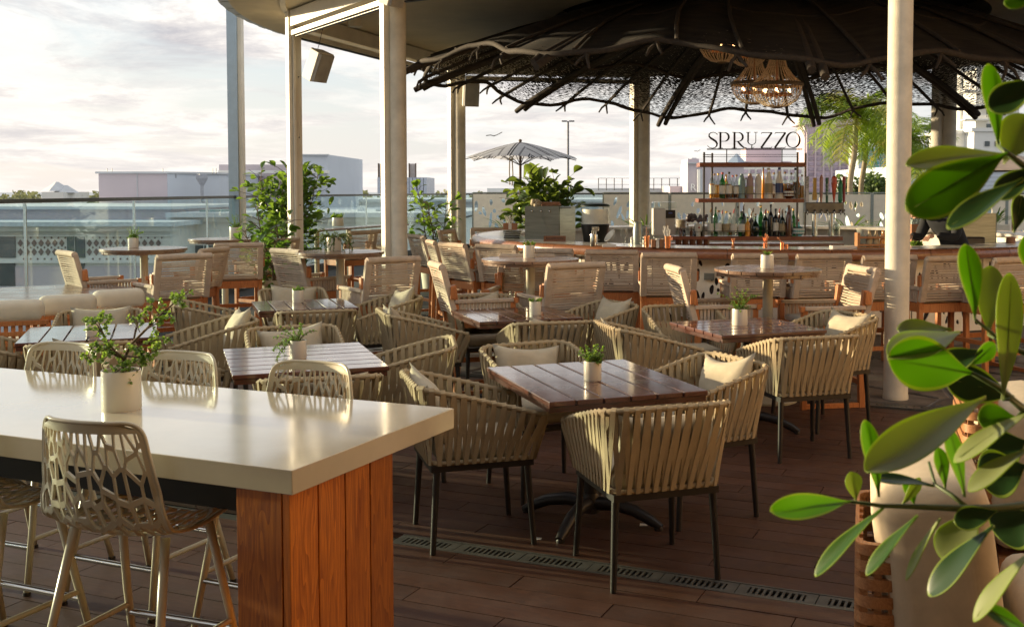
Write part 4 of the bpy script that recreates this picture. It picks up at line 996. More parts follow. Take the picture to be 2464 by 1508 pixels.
# ---- counter along the glass wall
wc = thing('glass_wall_counter', 'narrow wooden counter on white posts along the glass balustrade', 'counter', (0, 0, 0))
pa = at_z(766, 553, 1.07); pb = at_z(935, 541, 1.07)
for i in range(3):
    o = Vector((-.5, -.25, 0)).normalized()*(.11*i)*1; m = MB(); m.bar(pa+o-Vector((0, 0, .016))+(pa-pb)*.35, pb+o-Vector((0, 0, .016))+(pb-pa)*.3, .105, .03); m.build('slat', MT['round'], wc)
m = MB()
for q in (.08, .5, 1.1): p = pa.lerp(pb, q)+Vector((-.12, -.03, 0)); m.tube([(p.x, p.y, 0), (p.x, p.y, 1.04)], .04, 12)
m.build('post', MT['shell'], wc, smooth=50)
# ---- lattice lounge chairs behind the big leaves at right
def lounge(p, az, label, zt=.66, dep=.60):
    """+Y is the way it faces; the back runs along X with wrapped flat slats"""
    t = thing('slatted_lounge_chair', label, 'lounge chair', (p.x, p.y, 0), -az, 'slatted teak lounge chairs with cream cushions'); n = 13
    th = .135
    for i in range(n):
        z = zt-.02-i*.052; mb = MB(); L2 = dep/2; outl = []
        for cx_, cy_, a0 in ((L2-.05, th/2-.05, 0), (-L2+.05, th/2-.05, pi/2), (-L2+.05, -th/2+.05, pi), (L2-.05, -th/2+.05, 3*pi/2)):
            for k in range(5): a = a0+pi/2*k/4; outl.append((cx_+.05*cos(a), cy_+.05*sin(a)))
        inn = [(x*(1-.026/ L2), y*(1-.012/(th/2))) for x, y in outl]; K = len(outl)
        h = .017; vs = [(x, y, z-h) for x, y in outl]+[(x, y, z+h) for x, y in outl]+[(x, y, z-h) for x, y in inn]+[(x, y, z+h) for x, y in inn]
        fs = []
        for k in range(K): j = (k+1) % K; fs += [(k, j, K+j, K+k), (2*K+k, 3*K+k, 3*K+j, 2*K+j), (K+k, K+j, 3*K+j, 3*K+k), (k, 2*K+k, 2*K+j, j)]
        mb.add(vs, fs); mb.build('slat_band', MT['teak_l'], t, smooth=40)
    m = MB()
    for x in (-dep/2+.024, dep/2-.024):
        for y in (-.04, 0, .04): m.box((x, y, zt/2-.01), (.02, .022, zt-.02))
    for i in range(7):
        for s in (-1, 1): m.box((-dep/2+.1+(dep-.2)*i/6, s*(th/2-.018), zt/2-.01), (.03, .012, zt-.02))
    m.build('uprights', MT['teak_l'], t)
    o = padbox('back_cushion', (0, .25, .52), (dep+.03, .34, .60), MT['sofa'], t, .09); o.rotation_euler = (rd(8), 0, 0)
    o2 = padbox('top_roll', (0, .035, .735), (dep+.02, .27, .20), MT['sofa'], t, .10); o2.rotation_euler = (rd(-12), 0, 0)
    padbox('seat_cushion', (0, .76, .36), (dep+.04, .72, .26), MT['sofa'], t, .07)
    m = MB(); m.box((0, .55, .12), (dep, .95, .2)); m.build('base', MT['teak_l'], t)
    return t
MT['teak_l'] = wood('light_teak_slat', (.46, .22, .09), (.27, .11, .04), .45, ax=0, coat=.1)
pz = at_z(2098, 1312, .66)
lounge(Vector((pz.x+.10, pz.y+.30, 0)), rd(105), 'cream cushioned lounge chair with wrapped slat back in the right foreground')
pz = at_z(2352, 962, .86)
lounge(Vector((pz.x+.10, pz.y+.30, 0)), rd(105), 'second slatted lounge chair farther back behind the leaves at right edge', zt=.86)
# ================================================================ PLANTS ON THE TABLES
def leaf_quad(mb, p, d, n, ln, wd, fold=.15, seg=3):
    """small obovate leaf: base p, direction d, face normal n"""
    d = d.normalized(); s = d.cross(n); 
    if s.length < 1e-4: s = Vector((1, 0, 0))
    s.normalize(); n = s.cross(d)
    w = [0.12, .8, 1.0, .72, 0]; vs = []
    K = len(w)-1
    for i in range(K+1):
        q = i/K; c = p+d*ln*q+n*(-fold*ln*q*q*.6)
        vs += [c-s*wd/2*w[i]+n*wd*.12*w[i], c+s*wd/2*w[i]+n*wd*.12*w[i]] if w[i] > 0 else [c]
    fs = [(2*i, 2*i+1, 2*i+3, 2*i+2) for i in range(K-1)]+[(2*K-2, 2*K-1, 2*K)]
    mb.add(vs, fs)
def rv(r=R): return Vector((r.gauss(0, 1), r.gauss(0, 1), r.gauss(0, 1))).normalized()
def twigs(mbl, mbs, p, d, ln, n, ls, rr, thick=.0022, droop=0, wd=.75):
    pts = [p]; 
    for i in range(n):
        d = (d+rv(rr)*.28+Vector((0, 0, -droop))).normalized(); pts.append(pts[-1]+d*ln/n)
    mbs.tube(pts, [thick*(1-.6*i/n) for i in range(n+1)], 4, cap=False)
    for i in range(1, n+1):
        for k in range(3 if i < n else 5):
            q = pts[i]; dd = (rv(rr)+d*.5+Vector((0, 0, .25))).normalized(); leaf_quad(mbl, q, dd, (rv(rr)*.6+Vector((0, 0, 1))), ls*rr.uniform(.7, 1.25), ls*wd*rr.uniform(.8, 1.1))
    return pts
def pot_plant(c, label, r, h, kind='bush', sd=1, size=1):
    t = thing('potted_plant', label, 'potted plant', tuple(c), 0, 'small plants in white pots'); rr = random.Random(sd)
    m = MB(); m.lathe([(r*.96, 0), (r, .006), (r, h-.004), (r*.985, h), (r*.90, h), (r*.89, h-.012), (r*.88, h-.02)], 32, capt=False); m.build('pot', MT['pot'], t, smooth=35)
    m = MB(); m.lathe([(r*.88, h-.02), (r*.5, h-.012)], 20, capb=False); m.build('soil', MT['soil'], t)
    ml = MB(); ms = MB(); b = Vector((0, 0, h-.02)); ls = max(.0135, .013*size); mt = LF['jade']
    if kind == 'bush':
        for k in range(int(44*size)):
            a = rr.uniform(0, 6.28); d = Vector((cos(a), sin(a), rr.uniform(.5, 2.6))); twigs(ml, ms, b+Vector((cos(a), sin(a), 0))*r*.4*rr.random(), d, rr.uniform(.04, .115)*size, 6, ls*1.1, rr)
    elif kind == 'lean':
        for k in range(16):
            a = rr.uniform(0, 6.28); d = Vector((cos(a)*.6-.4, sin(a)*.6, rr.uniform(.5, 1.6))); twigs(ml, ms, b, d, rr.uniform(.06, .15)*size, 7, ls, rr, droop=.05)
        for k in range(8): twigs(ml, ms, b+Vector((-r*.7, rr.uniform(-.02, .02), .01)), Vector((-.9, rr.uniform(-.5, .5), .25)), .13*size, 8, ls, rr, droop=.18)
    elif kind == 'tall':
        for k in range(16):
            a = rr.uniform(0, 6.28); d = Vector((cos(a)*.5+(.35 if k % 3 else -.3), sin(a)*.4, 1.6)); twigs(ml, ms, b, d, rr.uniform(.08, .21)*size, 9, ls, rr)
        for k in range(26): a = rr.uniform(0, 6.28); twigs(ml, ms, b, Vector((cos(a), sin(a), .8)), .08*size, 5, ls, rr)
    elif kind == 'trail':
        ls = .0165
        for k in range(46):
            a = rr.uniform(0, 6.28); twigs(ml, ms, b+Vector((cos(a), sin(a), 0))*r*.6, Vector((cos(a), sin(a), rr.uniform(.8, 2.2))), rr.uniform(.18, .42)*size, 14, ls, rr, droop=.24)
        mt = LF['tree']
    elif kind == 'low':
        for k in range(26): a = rr.uniform(0, 6.28); twigs(ml, ms, b+Vector((cos(a), sin(a), 0))*r*.55, Vector((cos(a)*.7, sin(a)*.7, 1.3)), rr.uniform(.025, .055)*size, 4, ls, rr)
    elif kind == 'aloe':
        for k in range(14):
            a = k*2.4; d = Vector((cos(a), sin(a), 1.5)); leaf_quad(ml, b, d, Vector((-cos(a), -sin(a), .8)), rr.uniform(.05, .085), .018, .3)
    ml.build('leaves', mt, t, kind='stuff')
    if ms.v: ms.build('stems', MT['bark'], t)
    return t
PT = [
 (at_z(718, 862, .74), 'pot with lopsided jade plant on the silvery table behind the counter stools', .046, .105, 'lean', 1.0),
 (at_z(1426, 914, .74), 'pot with bushy green plant on the dark red table nearest the camera', .045, .098, 'bush', .92),
 (at_z(223, 808, .74), 'short pot with budding succulent on the table behind the jade plant', .042, .092, 'low', 1.0),
 (at_z(1780, 782, .74), 'large pot with upright bushy plant on the low table at right', .056, .118, 'tall', 1.0),
 (at_z(1288, 757, .74), 'small pot with sparse plant on the low table in the middle', .046, .105, 'low', .8),
 (at_z(717, 727, .74), 'small pot on the low table behind the tub chairs, left of the column', .048, .105, 'low', .9),
 (at_z(321, 596, 1.07), 'small pot with leggy plant on the far left round table', .055, .11, 'tall', .72),
 (at_z(566, 572, 1.07), 'small pot with plant leaning right on the round table under the mullion', .072, .14, 'tall', 1.0),
 (at_z(804, 603, 1.07), 'pot overflowing with trailing green plant on the round table', .075, .14, 'trail', .75),
 (at_z(1273, 620, 1.07), 'small pot with a low plant on the middle round table', .054, .118, 'low', 1.0),
 (at_z(1846, 645, 1.07), 'small pot with spiky aloe on the right hand round table', .053, .108, 'aloe', 1.0),
 (at_z(813, 544, 1.07), 'white pot with trailing plant on the glass wall counter', .10, .15, 'low', 1.9),
]
for k, (c, l, r, h, kd, s) in enumerate(PT): pot_plant(c, l, r, h, kd, 11+k, s)
# the jade bush on the counter
jc = at_z(293, 984, CZ); jt = thing('jade_bush', 'large white pot with branching jade plant standing on the cream counter', 'potted plant', tuple(jc)); pr_, ph_ = .0715, .150
m = MB(); m.lathe([(pr_*.97, 0), (pr_, .006), (pr_, ph_-.004), (pr_*.985, ph_), (pr_*.93, ph_), (pr_*.92, ph_-.02)], 40, capt=False); m.build('pot', MT['pot'], jt, smooth=35)
m = MB(); m.lathe([(pr_*.92, ph_-.02), (.02, ph_-.012)], 24, capb=False); m.build('soil', MT['soil'], jt)
ml = MB(); ms = MB(); rr = random.Random(4); k_ = .00157
def jp(u, v, y=0): return Vector(((u-293)*k_, y, ph_+(895-v)*k_*.98))
brs = [([(295, 905), (300, 865), (312, 835), (345, 800), (385, 758), (425, 722), (452, 700)], .0075), ([(345, 800), (395, 770), (420, 752)], .003), ([(300, 870), (280, 845), (262, 815), (250, 785), (242, 768)], .005), ([(262, 815), (240, 778), (235, 765)], .003),
       ([(298, 868), (262, 852), (225, 838), (198, 842)], .0045), ([(225, 838), (212, 860), (215, 872)], .002), ([(312, 835), (335, 838), (372, 822), (405, 816)], .004), ([(305, 860), (345, 862), (375, 850), (398, 838)], .004), ([(345, 800), (330, 778), (322, 770)], .002),
       ([(372, 822), (385, 850), (370, 870)], .002), ([(280, 845), (255, 842), (240, 868)], .003), ([(300, 895), (330, 900), (345, 890)], .002), ([(292, 892), (280, 905), (288, 922)], .002), ([(300, 890), (320, 878), (335, 870)], .003), ([(250, 785), (275, 765), (285, 758)], .002), ([(385, 758), (372, 732), (365, 728)], .002), ([(425, 722), (440, 726), (450, 732)], .0015), ([(335, 838), (345, 858), (360, 880)], .0025)]
for bi, (pp, th) in enumerate(brs):
    y0 = rr.uniform(-.02, .02); y1 = rr.uniform(-.10, .10); n = len(pp); P = [jp(u, v, (y0+(y1-y0)*i/n) if bi else .01*i) for i, (u, v) in enumerate(pp)]
    ms.tube(P, [max(.0014, th*(1-.75*i/(n-1))) for i in range(n)], 6)
    for i in range(n-1):
        for k in range(3 if (bi or i > 2) else 0):
            q = P[i].lerp(P[i+1], rr.random()); d = (rv(rr)+Vector((0, 0, .3))).normalized(); twigs(ml, ms, q, d, rr.uniform(.015, .045), 3, .0155, rr, .0014, wd=.85)
ml.build('leaves', LF['jade'], jt, kind='stuff'); ms.build('branches', MT['bark'], jt, smooth=True)
# ================================================================ LARGE PLANTS
def leafmesh(name, L_, W_, m, cup=.12, curl=.15, seg=6, point=.25):
    """obovate leaf with midrib fold, base at origin pointing +Y, face up +Z, real thickness"""
    vs = []; K = seg
    prof_ = [(0, .05), (.08, .10), (.25, .48), (.45, .83), (.65, 1.0), (.82, .88), (.94, .52), (1.0, .06)]
    for q, w in prof_:
        for s in (-1, -.55, 0, .55, 1):
            vs.append((s*W_/2*w, q*L_, cup*W_*(s*s)*w-curl*L_*q*q))
    n = len(prof_); fs = []
    for i in range(n-1):
        for j in range(4): fs.append((i*5+j, i*5+j+1, i*5+j+6, i*5+j+5))
    mb = MB(); mb.add(vs, fs); return mb.mesh(name, m, smooth=True)
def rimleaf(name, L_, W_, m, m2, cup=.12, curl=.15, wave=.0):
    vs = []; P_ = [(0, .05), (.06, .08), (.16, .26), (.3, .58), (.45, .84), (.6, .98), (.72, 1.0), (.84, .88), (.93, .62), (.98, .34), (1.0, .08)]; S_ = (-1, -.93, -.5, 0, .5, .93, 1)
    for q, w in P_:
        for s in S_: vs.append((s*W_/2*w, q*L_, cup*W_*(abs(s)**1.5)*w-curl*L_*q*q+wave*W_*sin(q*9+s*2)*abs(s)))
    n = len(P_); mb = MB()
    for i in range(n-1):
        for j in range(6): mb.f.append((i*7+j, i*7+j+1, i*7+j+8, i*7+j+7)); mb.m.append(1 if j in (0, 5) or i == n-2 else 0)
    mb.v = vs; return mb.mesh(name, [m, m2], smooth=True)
def shrub(p, label, H, rad, nl, lm, stems=5, z0=.0, lean=0, name='leafy_shrub', pot=None, ls=1, cat='plant', stuffn=250):
    t = thing(name, label, cat, tuple(p)); rr = random.Random(int(H*100)+nl)
    if pot:
        r, h = pot; m = MB(); m.lathe([(r*.8, 0), (r, h*.9), (r*1.06, h*.92), (r*1.06, h), (r*.95, h), (r*.93, h-.05)], 28, capt=False); m.build('planter', MT['column'], t, smooth=35)
        m = MB(); m.lathe([(r*.93, h-.05), (.02, h-.04)], 20, capb=False); m.build('soil', MT['soil'], t)
    ms = MB(); tips = []
    for s in range(stems):
        a = rr.uniform(0, 6.28); d = Vector((cos(a)*.22, sin(a)*.22, 1)); q = Vector((cos(a)*.05, sin(a)*.05, z0)); pts = [q]; n = 10; top = H*rr.uniform(.75, 1.0)
        for i in range(n):
            d = (d+Vector((rr.gauss(0, .10)+lean, rr.gauss(0, .10), .1))).normalized(); q = q+d*(top-z0)/n; pts.append(q)
        ms.tube(pts, [.014*(1-.7*i/n)*max(1, H/2) for i in range(n+1)], 6)
        for i in range(1, n+1):
            for k in range(3):
                e = Vector((rr.gauss(0, 1), rr.gauss(0, 1), .5)).normalized(); ln = rad*rr.uniform(.35, 1.0)*(1-.45*abs(i/n-.45)); tp = pts[i]+e*ln; ms.tube([pts[i], pts[i].lerp(tp, .5)+Vector((0, 0, .02)), tp], [.005, .004, .002], 4, cap=False); tips.append((pts[i], tp))
    ms.build('stems', MT['bark'], t)
    acc = MB(); cnt = 0; var = lm
    for k in range(nl):
        a, b = rr.choice(tips); q = a.lerp(b, rr.uniform(.3, 1.08)); d = ((b-a).normalized()+rv(rr)*.8+Vector((0, 0, .15))).normalized()
        Z = (rv(rr)*.7+Vector((0, 0, 1))).normalized(); X = d.cross(Z).normalized(); Z = X.cross(d); M = Matrix((X, d, Z)).transposed(); sc = rr.uniform(.65, 1.15)*ls
        if cnt < stuffn: o = inst('leaf', rr.choice(var), t, q, M.to_euler(), (sc, sc, sc)); cnt += 1
        else: me = rr.choice(var); acc.add([q+M @ (v.co*sc) for v in me.vertices], [tuple(f.vertices) for f in me.polygons])
    if acc.v: o = acc.build('leaves', var[0].materials[0], t, smooth=True, kind='stuff')
    return t
SL = [leafmesh('leaf', .13, .082, LF['shrub'], curl=c) for c in (.05, .2, .35)]
shrub(Vector((-4.20, 15.3, 0)), 'tall glossy leaved shrub growing behind the slim white post', 2.2, .60, 1300, SL, 9, .40, name='tall_shrub', pot=(.27, .62))
shrub(Vector((-3.74, 13.15, 0)), 'leafy bush in a white planter right of the slim white post', 1.55, .36, 260, SL, 4, .4, pot=(.19, .60), ls=.9)
sp = at_y(1042, 600, 18.2); shrub(Vector((sp.x, 18.2, 0)), 'small bright leafy plant between the round column and far column', 1.78, .36, 230, SL, 4, .5, name='young_plant', pot=(.22, .45), ls=1.0)
FL = [leafmesh('leaf', .27, .19, LF['fiddle'], curl=c, cup=.2) for c in (.1, .3, .5)]
sp = at_y(1315, 470, 17.6); t_ = shrub(Vector((sp.x, 17.6, 0)), 'fiddle leaf fig with broad crinkled leaves behind the steel bar box', 1.98, .80, 240, FL, 7, .9, name='fiddle_leaf_fig', pot=(.3, .9), ls=.92)
GL = [leafmesh('leaf', .34, .022, LF['shrub'], curl=c, cup=.3) for c in (.3, .6, .9)]
def grassy(u, v, y, n, label, s=1, z=None):
    p = at_y(u, v, y); t = thing('strappy_plant', label, 'plant', tuple(p), 0, 'strappy plants in the boxes behind the bar'); rr = random.Random(u)
    for k in range(n):
        a = rr.uniform(0, 6.28); d = Vector((cos(a), sin(a), rr.uniform(.8, 2.4))).normalized(); Z = (Vector((0, 0, 1))-d*d.z).normalized(); X = d.cross(Z); M = Matrix((X, d, Z)).transposed(); sc = rr.uniform(.6, 1.1)*s
        inst('leaf', rr.choice(GL), t, Vector((cos(a), sin(a), 0))*.06, M.to_euler(), (sc, sc, sc))
    m = MB(); m.box((0, 0, -.25), (.5, .2, .5)); m.build('planter_box', MT['white'], t)
grassy(1555, 572, 19.5, 34, 'strappy green plant between the drink dispenser and middle column', 1.5)
grassy(2040, 566, 20.5, 26, 'strappy green plant left of the thick column behind the bar', 1.5)
grassy(2105, 566, 20.8, 18, 'small strappy plant beside the thick column behind the wooden crate', 1.2)
grassy(2215, 560, 20.8, 16, 'small strappy plant behind the bartender', 1.2)
grassy(2395, 540, 21.0, 24, 'strappy plant behind the steel box at right', 1.3)
grassy(1220, 560, 21.2, 26, 'strappy plant behind the napkin caddy under the umbrella', 1.6)
# ================================================================ PALMS
def palm(x, y, ztrunk, label, nf=15, fl=2.0, sd=1, zb=0, mats=('palm', 'palmy'), tr=.11):
    t = thing('palm_tree', label, 'palm tree', (x, y, zb), 0, 'palm trees beyond the bar'); rr = random.Random(sd); H = ztrunk-zb
    m = MB(); K = 26; pts = [Vector((.06*sin(i*.3), 0, H*i/K)) for i in range(K+1)]; m.tube(pts, [tr*(1+.05*(i % 2)) for i in range(K+1)], 12); m.build('trunk', mat('palm_trunk', (.30, .25, .18), .9, var=.35, scale=14, stretch=(1, 1, 5), bump=.6), t, smooth=30)
    m = MB(); m.tube([pts[-1], pts[-1]+Vector((0, 0, .45)), pts[-1]+Vector((0, 0, .8))], [tr*1.0, tr*.9, tr*.45], 10); m.build('crown_shaft', mat('palm_shaft', (.25, .30, .12), .5), t, smooth=True)
    top = pts[-1]+Vector((0, 0, .7))
    for f in range(nf):
        a = f*2.4+rr.uniform(-.2, .2); el = rr.uniform(-.1, 1.1); L_ = fl*rr.uniform(.8, 1.1); d = Vector((cos(a)*cos(el), sin(a)*cos(el), sin(el))); q = top.copy(); pts2 = [q]; n = 12
        for i in range(n):
            d = (d+Vector((0, 0, -.075-.016*i))).normalized(); q = q+d*L_/n; pts2.append(q)
        mb = MB(); mb.tube(pts2, [.018*(1-.8*i/n) for i in range(n+1)], 4, cap=False)
        for i in range(2, n*4):
            k = i/4; i0 = min(int(k), n-1); c = pts2[i0].lerp(pts2[i0+1], k-i0); dd = (pts2[i0+1]-pts2[i0]).normalized(); sd_ = dd.cross(Vector((0, 0, 1))).normalized(); up = sd_.cross(dd)
            for s in (-1, 1):
                ln = L_*.30*(1-.55*abs(k/n-.45)*1.4)*rr.uniform(.75, 1.1); e = (dd*.75+sd_*s*rr.uniform(.8, 1.1)+up*rr.uniform(-.5, .35)).normalized(); w_ = .017*fl/2+.009
                nm = e.cross(dd).normalized(); tip = c+e*ln+Vector((0, 0, -ln*.22)); md = c+e*ln*.5; ww = dd*w_; mb.add([c-ww*.5, c+ww*.5, md+ww*.6, md-ww*.6, tip], [(0, 1, 2, 3), (3, 2, 4)])
        mb.build('frond', LF[mats[1] if rr.random() < .16 else mats[0]], t)
    return t
def palm_at(u, vtop, y, label, **k): p = at_y(u, vtop, y); return palm(p.x, y, p.z, label, **k)
palm_at(2052, 348, 28.5, 'palm with slender ringed trunk right of the tall pink tower', sd=3, fl=1.9, nf=30, tr=.075)
palm_at(2078, 366, 31, 'second palm trunk close behind the ringed palm', sd=9, fl=1.7, nf=14, tr=.075)
palm_at(2176, 400, 30, 'yellow green palm half hidden by the thick column', sd=5, fl=1.6, nf=26, mats=('palm', 'palmy'), tr=.08)
def treeblob(c, rx, rz, n, label, sd, ls=.35, group=None, name='tree', trunk=4):
    t = thing(name, label, 'tree', (c[0], c[1], c[2]-trunk), 0, group); rr = random.Random(sd); m = MB(); m.tube([(0, 0, 0), (.1, 0, trunk*.6), (0, 0, trunk)], [.2, .15, .1], 8)
    for k in range(5): a = k*1.3; m.tube([(0, 0, trunk*.7), (cos(a)*rx*.3, sin(a)*rx*.3, trunk+rz*.2), (cos(a)*rx*.7, sin(a)*rx*.7, trunk+rz*.3)], [.1, .06, .02], 5)
    m.build('trunk', MT['bark'], t); mb = MB(); cl = [(rr.gauss(0, .4)*rx, rr.gauss(0, .4)*rx, rr.uniform(-.5, .6)*rz) for _ in range(12)]
    for k in range(n):
        b = rr.choice(cl); q = Vector(b)+rv(rr)*rx*.38*rr.random()**.4; q.z = q.z*.9+trunk; leaf_quad(mb, q, rv(rr), rv(rr), ls*rr.uniform(.6, 1.3), ls*.6)
    mb.build('crown', LF['tree'], t); return t
treeblob(tuple(at_y(2085, 468, 33)), 1.0, .8, 1500, 'round green tree behind the palm trunks', 3, .15)
# ================================================================ BACK BAR, SHELVES, SIGN
YS = 14.35
def P(u, v, y=YS): return at_y(u, v, y)
bb = thing('bottle_shelf_unit', 'mahogany shelf unit with dark posts full of bottles in the middle of the bar', 'shelf', (0, 0, 0))
x0 = P(1690, 0).x; x1 = P(1945, 0).x; dep = .40
zs = [P(0, 580).z, P(0, 483).z, P(0, 397).z]
def plank(x0, x1, z, th=.05, name='shelf_board', y=YS, d=dep):
    m = MB(); m.box(((x0+x1)/2, y+d/2, z-th/2), (x1-x0, d, th)); return m.build(name, MT['shelf'], bb, bev=.004)
plank(P(1620, 0).x, P(2035, 0).x, P(0, 569).z, .055); plank(P(1683, 0).x, P(1940, 0).x, P(0, 478).z, .052); plank(P(1686, 0).x, P(1944, 0).x, P(0, 391).z, .058)
zb, zm, zt = P(0, 569).z, P(0, 478).z, P(0, 391).z
for u, yy in ((1697, .03), (1716, dep-.02), (1924, .03), (1942, dep-.02)):
    x = P(u, 0).x if yy < .1 else at_y(u, 0, YS+yy).x; m = MB(); m.box((x, YS+yy, (zb+P(0, 366).z)/2), (.024, .024, P(0, 366).z-zb)); m.build('post', MT['grate'], bb)
m = MB()
for z in (P(0, 467).z, P(0, 556).z, P(0, 377).z, P(0, 372).z):
    a = .012; m.bar((x0+.02, YS+.01, z), (P(1925, 0).x, YS+.01, z), .006); m.bar((x0+.02, YS+.01, z), (at_y(1716, 0, YS+dep).x, YS+dep-.03, z), .006)
m.build('bottle_rail', MT['darkmetal'], bb)
m = MB(); m.box(((P(1600, 0).x+P(2040, 0).x)/2, YS+.25, .50), (P(2040, 0).x-P(1600, 0).x, .44, .96)); m.build('cabinet', MT['shelf'], bb)
sl = MB(); sl.box((0, 0, 0), (.052, .016, .92)); sme = sl.mesh('front_slat', MT['mahog']); xx = P(1604, 0).x
while xx < P(2036, 0).x: inst('front_slat', sme, bb, (xx, YS+.018, .50)); xx += .060
# the sign
sg = thing('bar_sign', 'dark metal letters reading SPRUZZO standing above the bottle shelf', 'sign', (0, 0, 0))
YG = YS+.10; sx0 = at_y(1703, 0, YG).x; sx1 = at_y(1934, 0, YG).x; sz0 = at_y(0, 357.5, YG).z; sz1 = at_y(0, 318, YG).z; SH = sz1-sz0
m = MB(); m.box(((sx0+sx1)/2, YG, sz0-.010), (sx1-sx0, .02, .016))
for u in (1751, 1885): x = at_y(u, 0, YG).x; m.box((x, YG, (sz0-.018+zt)/2), (.012, .012, sz0-.018-zt))
m.build('base_bar', MT['sign'], sg)
def stroke(mb, pts, ws, x, w, h=1.0):
    """variable width ribbon in the letter plane, extruded"""
    P2 = [Vector((a, b)) for a, b in pts]; n = len(P2); L1 = []; R1 = []
    for i in range(n):
        t_ = P2[min(i+1, n-1)]-P2[max(i-1, 0)]; t_.normalize(); nn = Vector((-t_.y, t_.x)); q = ws[i]/2
        L1.append(P2[i]+nn*q); R1.append(P2[i]-nn*q)
    vs = []
    for i in range(n):
        for q in (L1[i], R1[i]):
            for y in (-.008, .008): vs.append((x+q.x*w, YG+y, sz0+q.y*SH*h))
    fs = []
    for i in range(n-1): a = i*4; fs += [(a, a+2, a+6, a+4), (a+1, a+5, a+7, a+3), (a, a+4, a+5, a+1), (a+2, a+3, a+7, a+6)]
    fs += [(0, 1, 3, 2), (n*4-4, n*4-2, n*4-1, n*4-3)]; mb.add(vs, fs)
def arc(cx, cy, rx, ry, a0, a1, n=16): return [(cx+rx*cos(radians(a0+(a1-a0)*i/n)), cy+ry*sin(radians(a0+(a1-a0)*i/n))) for i in range(n+1)]
def wprof(n, thin, thick, f): return [thin+(thick-thin)*f(i/n) for i in range(n+1)]
UPX = (sx1-sx0)/(1934-1703)
def lx(u): return sx0+(u-1703)*UPX
TH, TN = .115, .035
def letter(name, u, parts):
    mb = MB()
    for pts, ws in parts: stroke(mb, pts, ws, lx(u), SH)
    mb.build('letter', MT['sign'], sg)
serif = lambda x, y, w=.22: ([(x-w/2, y), (x+w/2, y)], [TN, TN])
S_ = [(.62, .86), (.52, .95), (.38, .985), (.22, .955), (.13, .86), (.13, .74), (.22, .64), (.38, .54), (.54, .43), (.62, .30), (.60, .16), (.50, .05), (.34, .015), (.16, .05), (.03, .17)]
letter('S', 1703, [(S_, [.03, .035, .04, .05, .07, .09, .11, .12, .12, .11, .09, .06, .045, .035, .03]), ([(.62, .80), (.62, .93)], [.02, .02])])
letter('P', 1730, [([(.14, 0), (.14, 1)], [TH, TH]), serif(.14, .02, .3), serif(.10, .98, .2), ([(.14, .965)]+arc(.38, .70, .27, .265, 90, -90)+[(.16, .435)], [TN]+wprof(16, TN, TH, lambda q: sin(pi*q))+[TN])])
letter('R', 1764, [([(.14, 0), (.14, 1)], [TH, TH]), serif(.14, .02, .3), serif(.10, .98, .2), ([(.14, .965)]+arc(.38, .70, .27, .265, 90, -90)+[(.16, .435)], [TN]+wprof(16, TN, TH, lambda q: sin(pi*q))+[TN]), ([(.34, .435), (.52, .22), (.72, .05), (.92, .02)], [.09, .11, .08, .03])])
letter('U', 1797, [([(.14, 1), (.14, .50)]+arc(.37, .45, .24, .22, 180, 360)+[(.61, .50), (.61, 1)], [.095, .09]+wprof(16, TN, .09, lambda q: abs(1-2*q)**2*(1-q))+[TN, TN]), serif(.14, .98, .28), serif(.61, .98, .24), ([(.37, .24), (.37, 0)], [.055, .055]), ([(.30, .02), (.44, .02), (.52, .10)], [.03, .03, .02])])
for u in (1832, 1865): letter('Z', u, [([(.10, .965), (.72, .965)], [.045, .045]), ([(.70, .96), (.06, .04)], [TH, TH]), ([(.04, .03), (.66, .03), (.72, .10)], [.045, .045, .03]), ([(.10, .965), (.05, .88)], [.04, .02])])
letter('O', 1893, [(arc(.47, .515, .405, .475, 0, 360, 36), [TN+.085*abs(cos(2*pi*i/36+.35))**1.6 for i in range(37)])])
# ---- bottles
def glassy(name, col, a=.8): 
    m = glass(name, col, 1.3, .04, dirt=.015); return m
BM = dict(clear=glassy('bottle_clear', (.80, .84, .82)), green=glassy('bottle_green', (.12, .42, .14)), dkgreen=mat('bottle_dark_green', (.010, .022, .012), .12, coat=.5), amber=mat('liquor_amber', (.80, .32, .03), .15, coat=.5, var=.2), brown=mat('liquor_brown', (.12, .035, .012), .15, coat=.5),
          teal=mat('teal_ceramic', (.24, .36, .36), .4), pink=mat('rose_ceramic', (.45, .30, .28), .4), cream=mat('cream_ceramic', (.75, .70, .60), .35), cola=mat('bottle_black', (.012, .010, .010), .12, coat=.5), blue=glassy('bottle_blue', (.40, .72, .74)), label=mat('bottle_label', (.80, .77, .68), .6, var=.06), cork=mat('cork_stopper', (.32, .19, .09), .8), capb=mat('black_cap', (.015, .015, .015), .3), red=mat('red_cap', (.42, .03, .02), .4), tan=mat('tan_label', (.42, .33, .19), .6), navy=mat('navy_glaze', (.03, .05, .16), .3), gold=mat('gold_foil', (.6, .38, .12), .3, metal=.8))
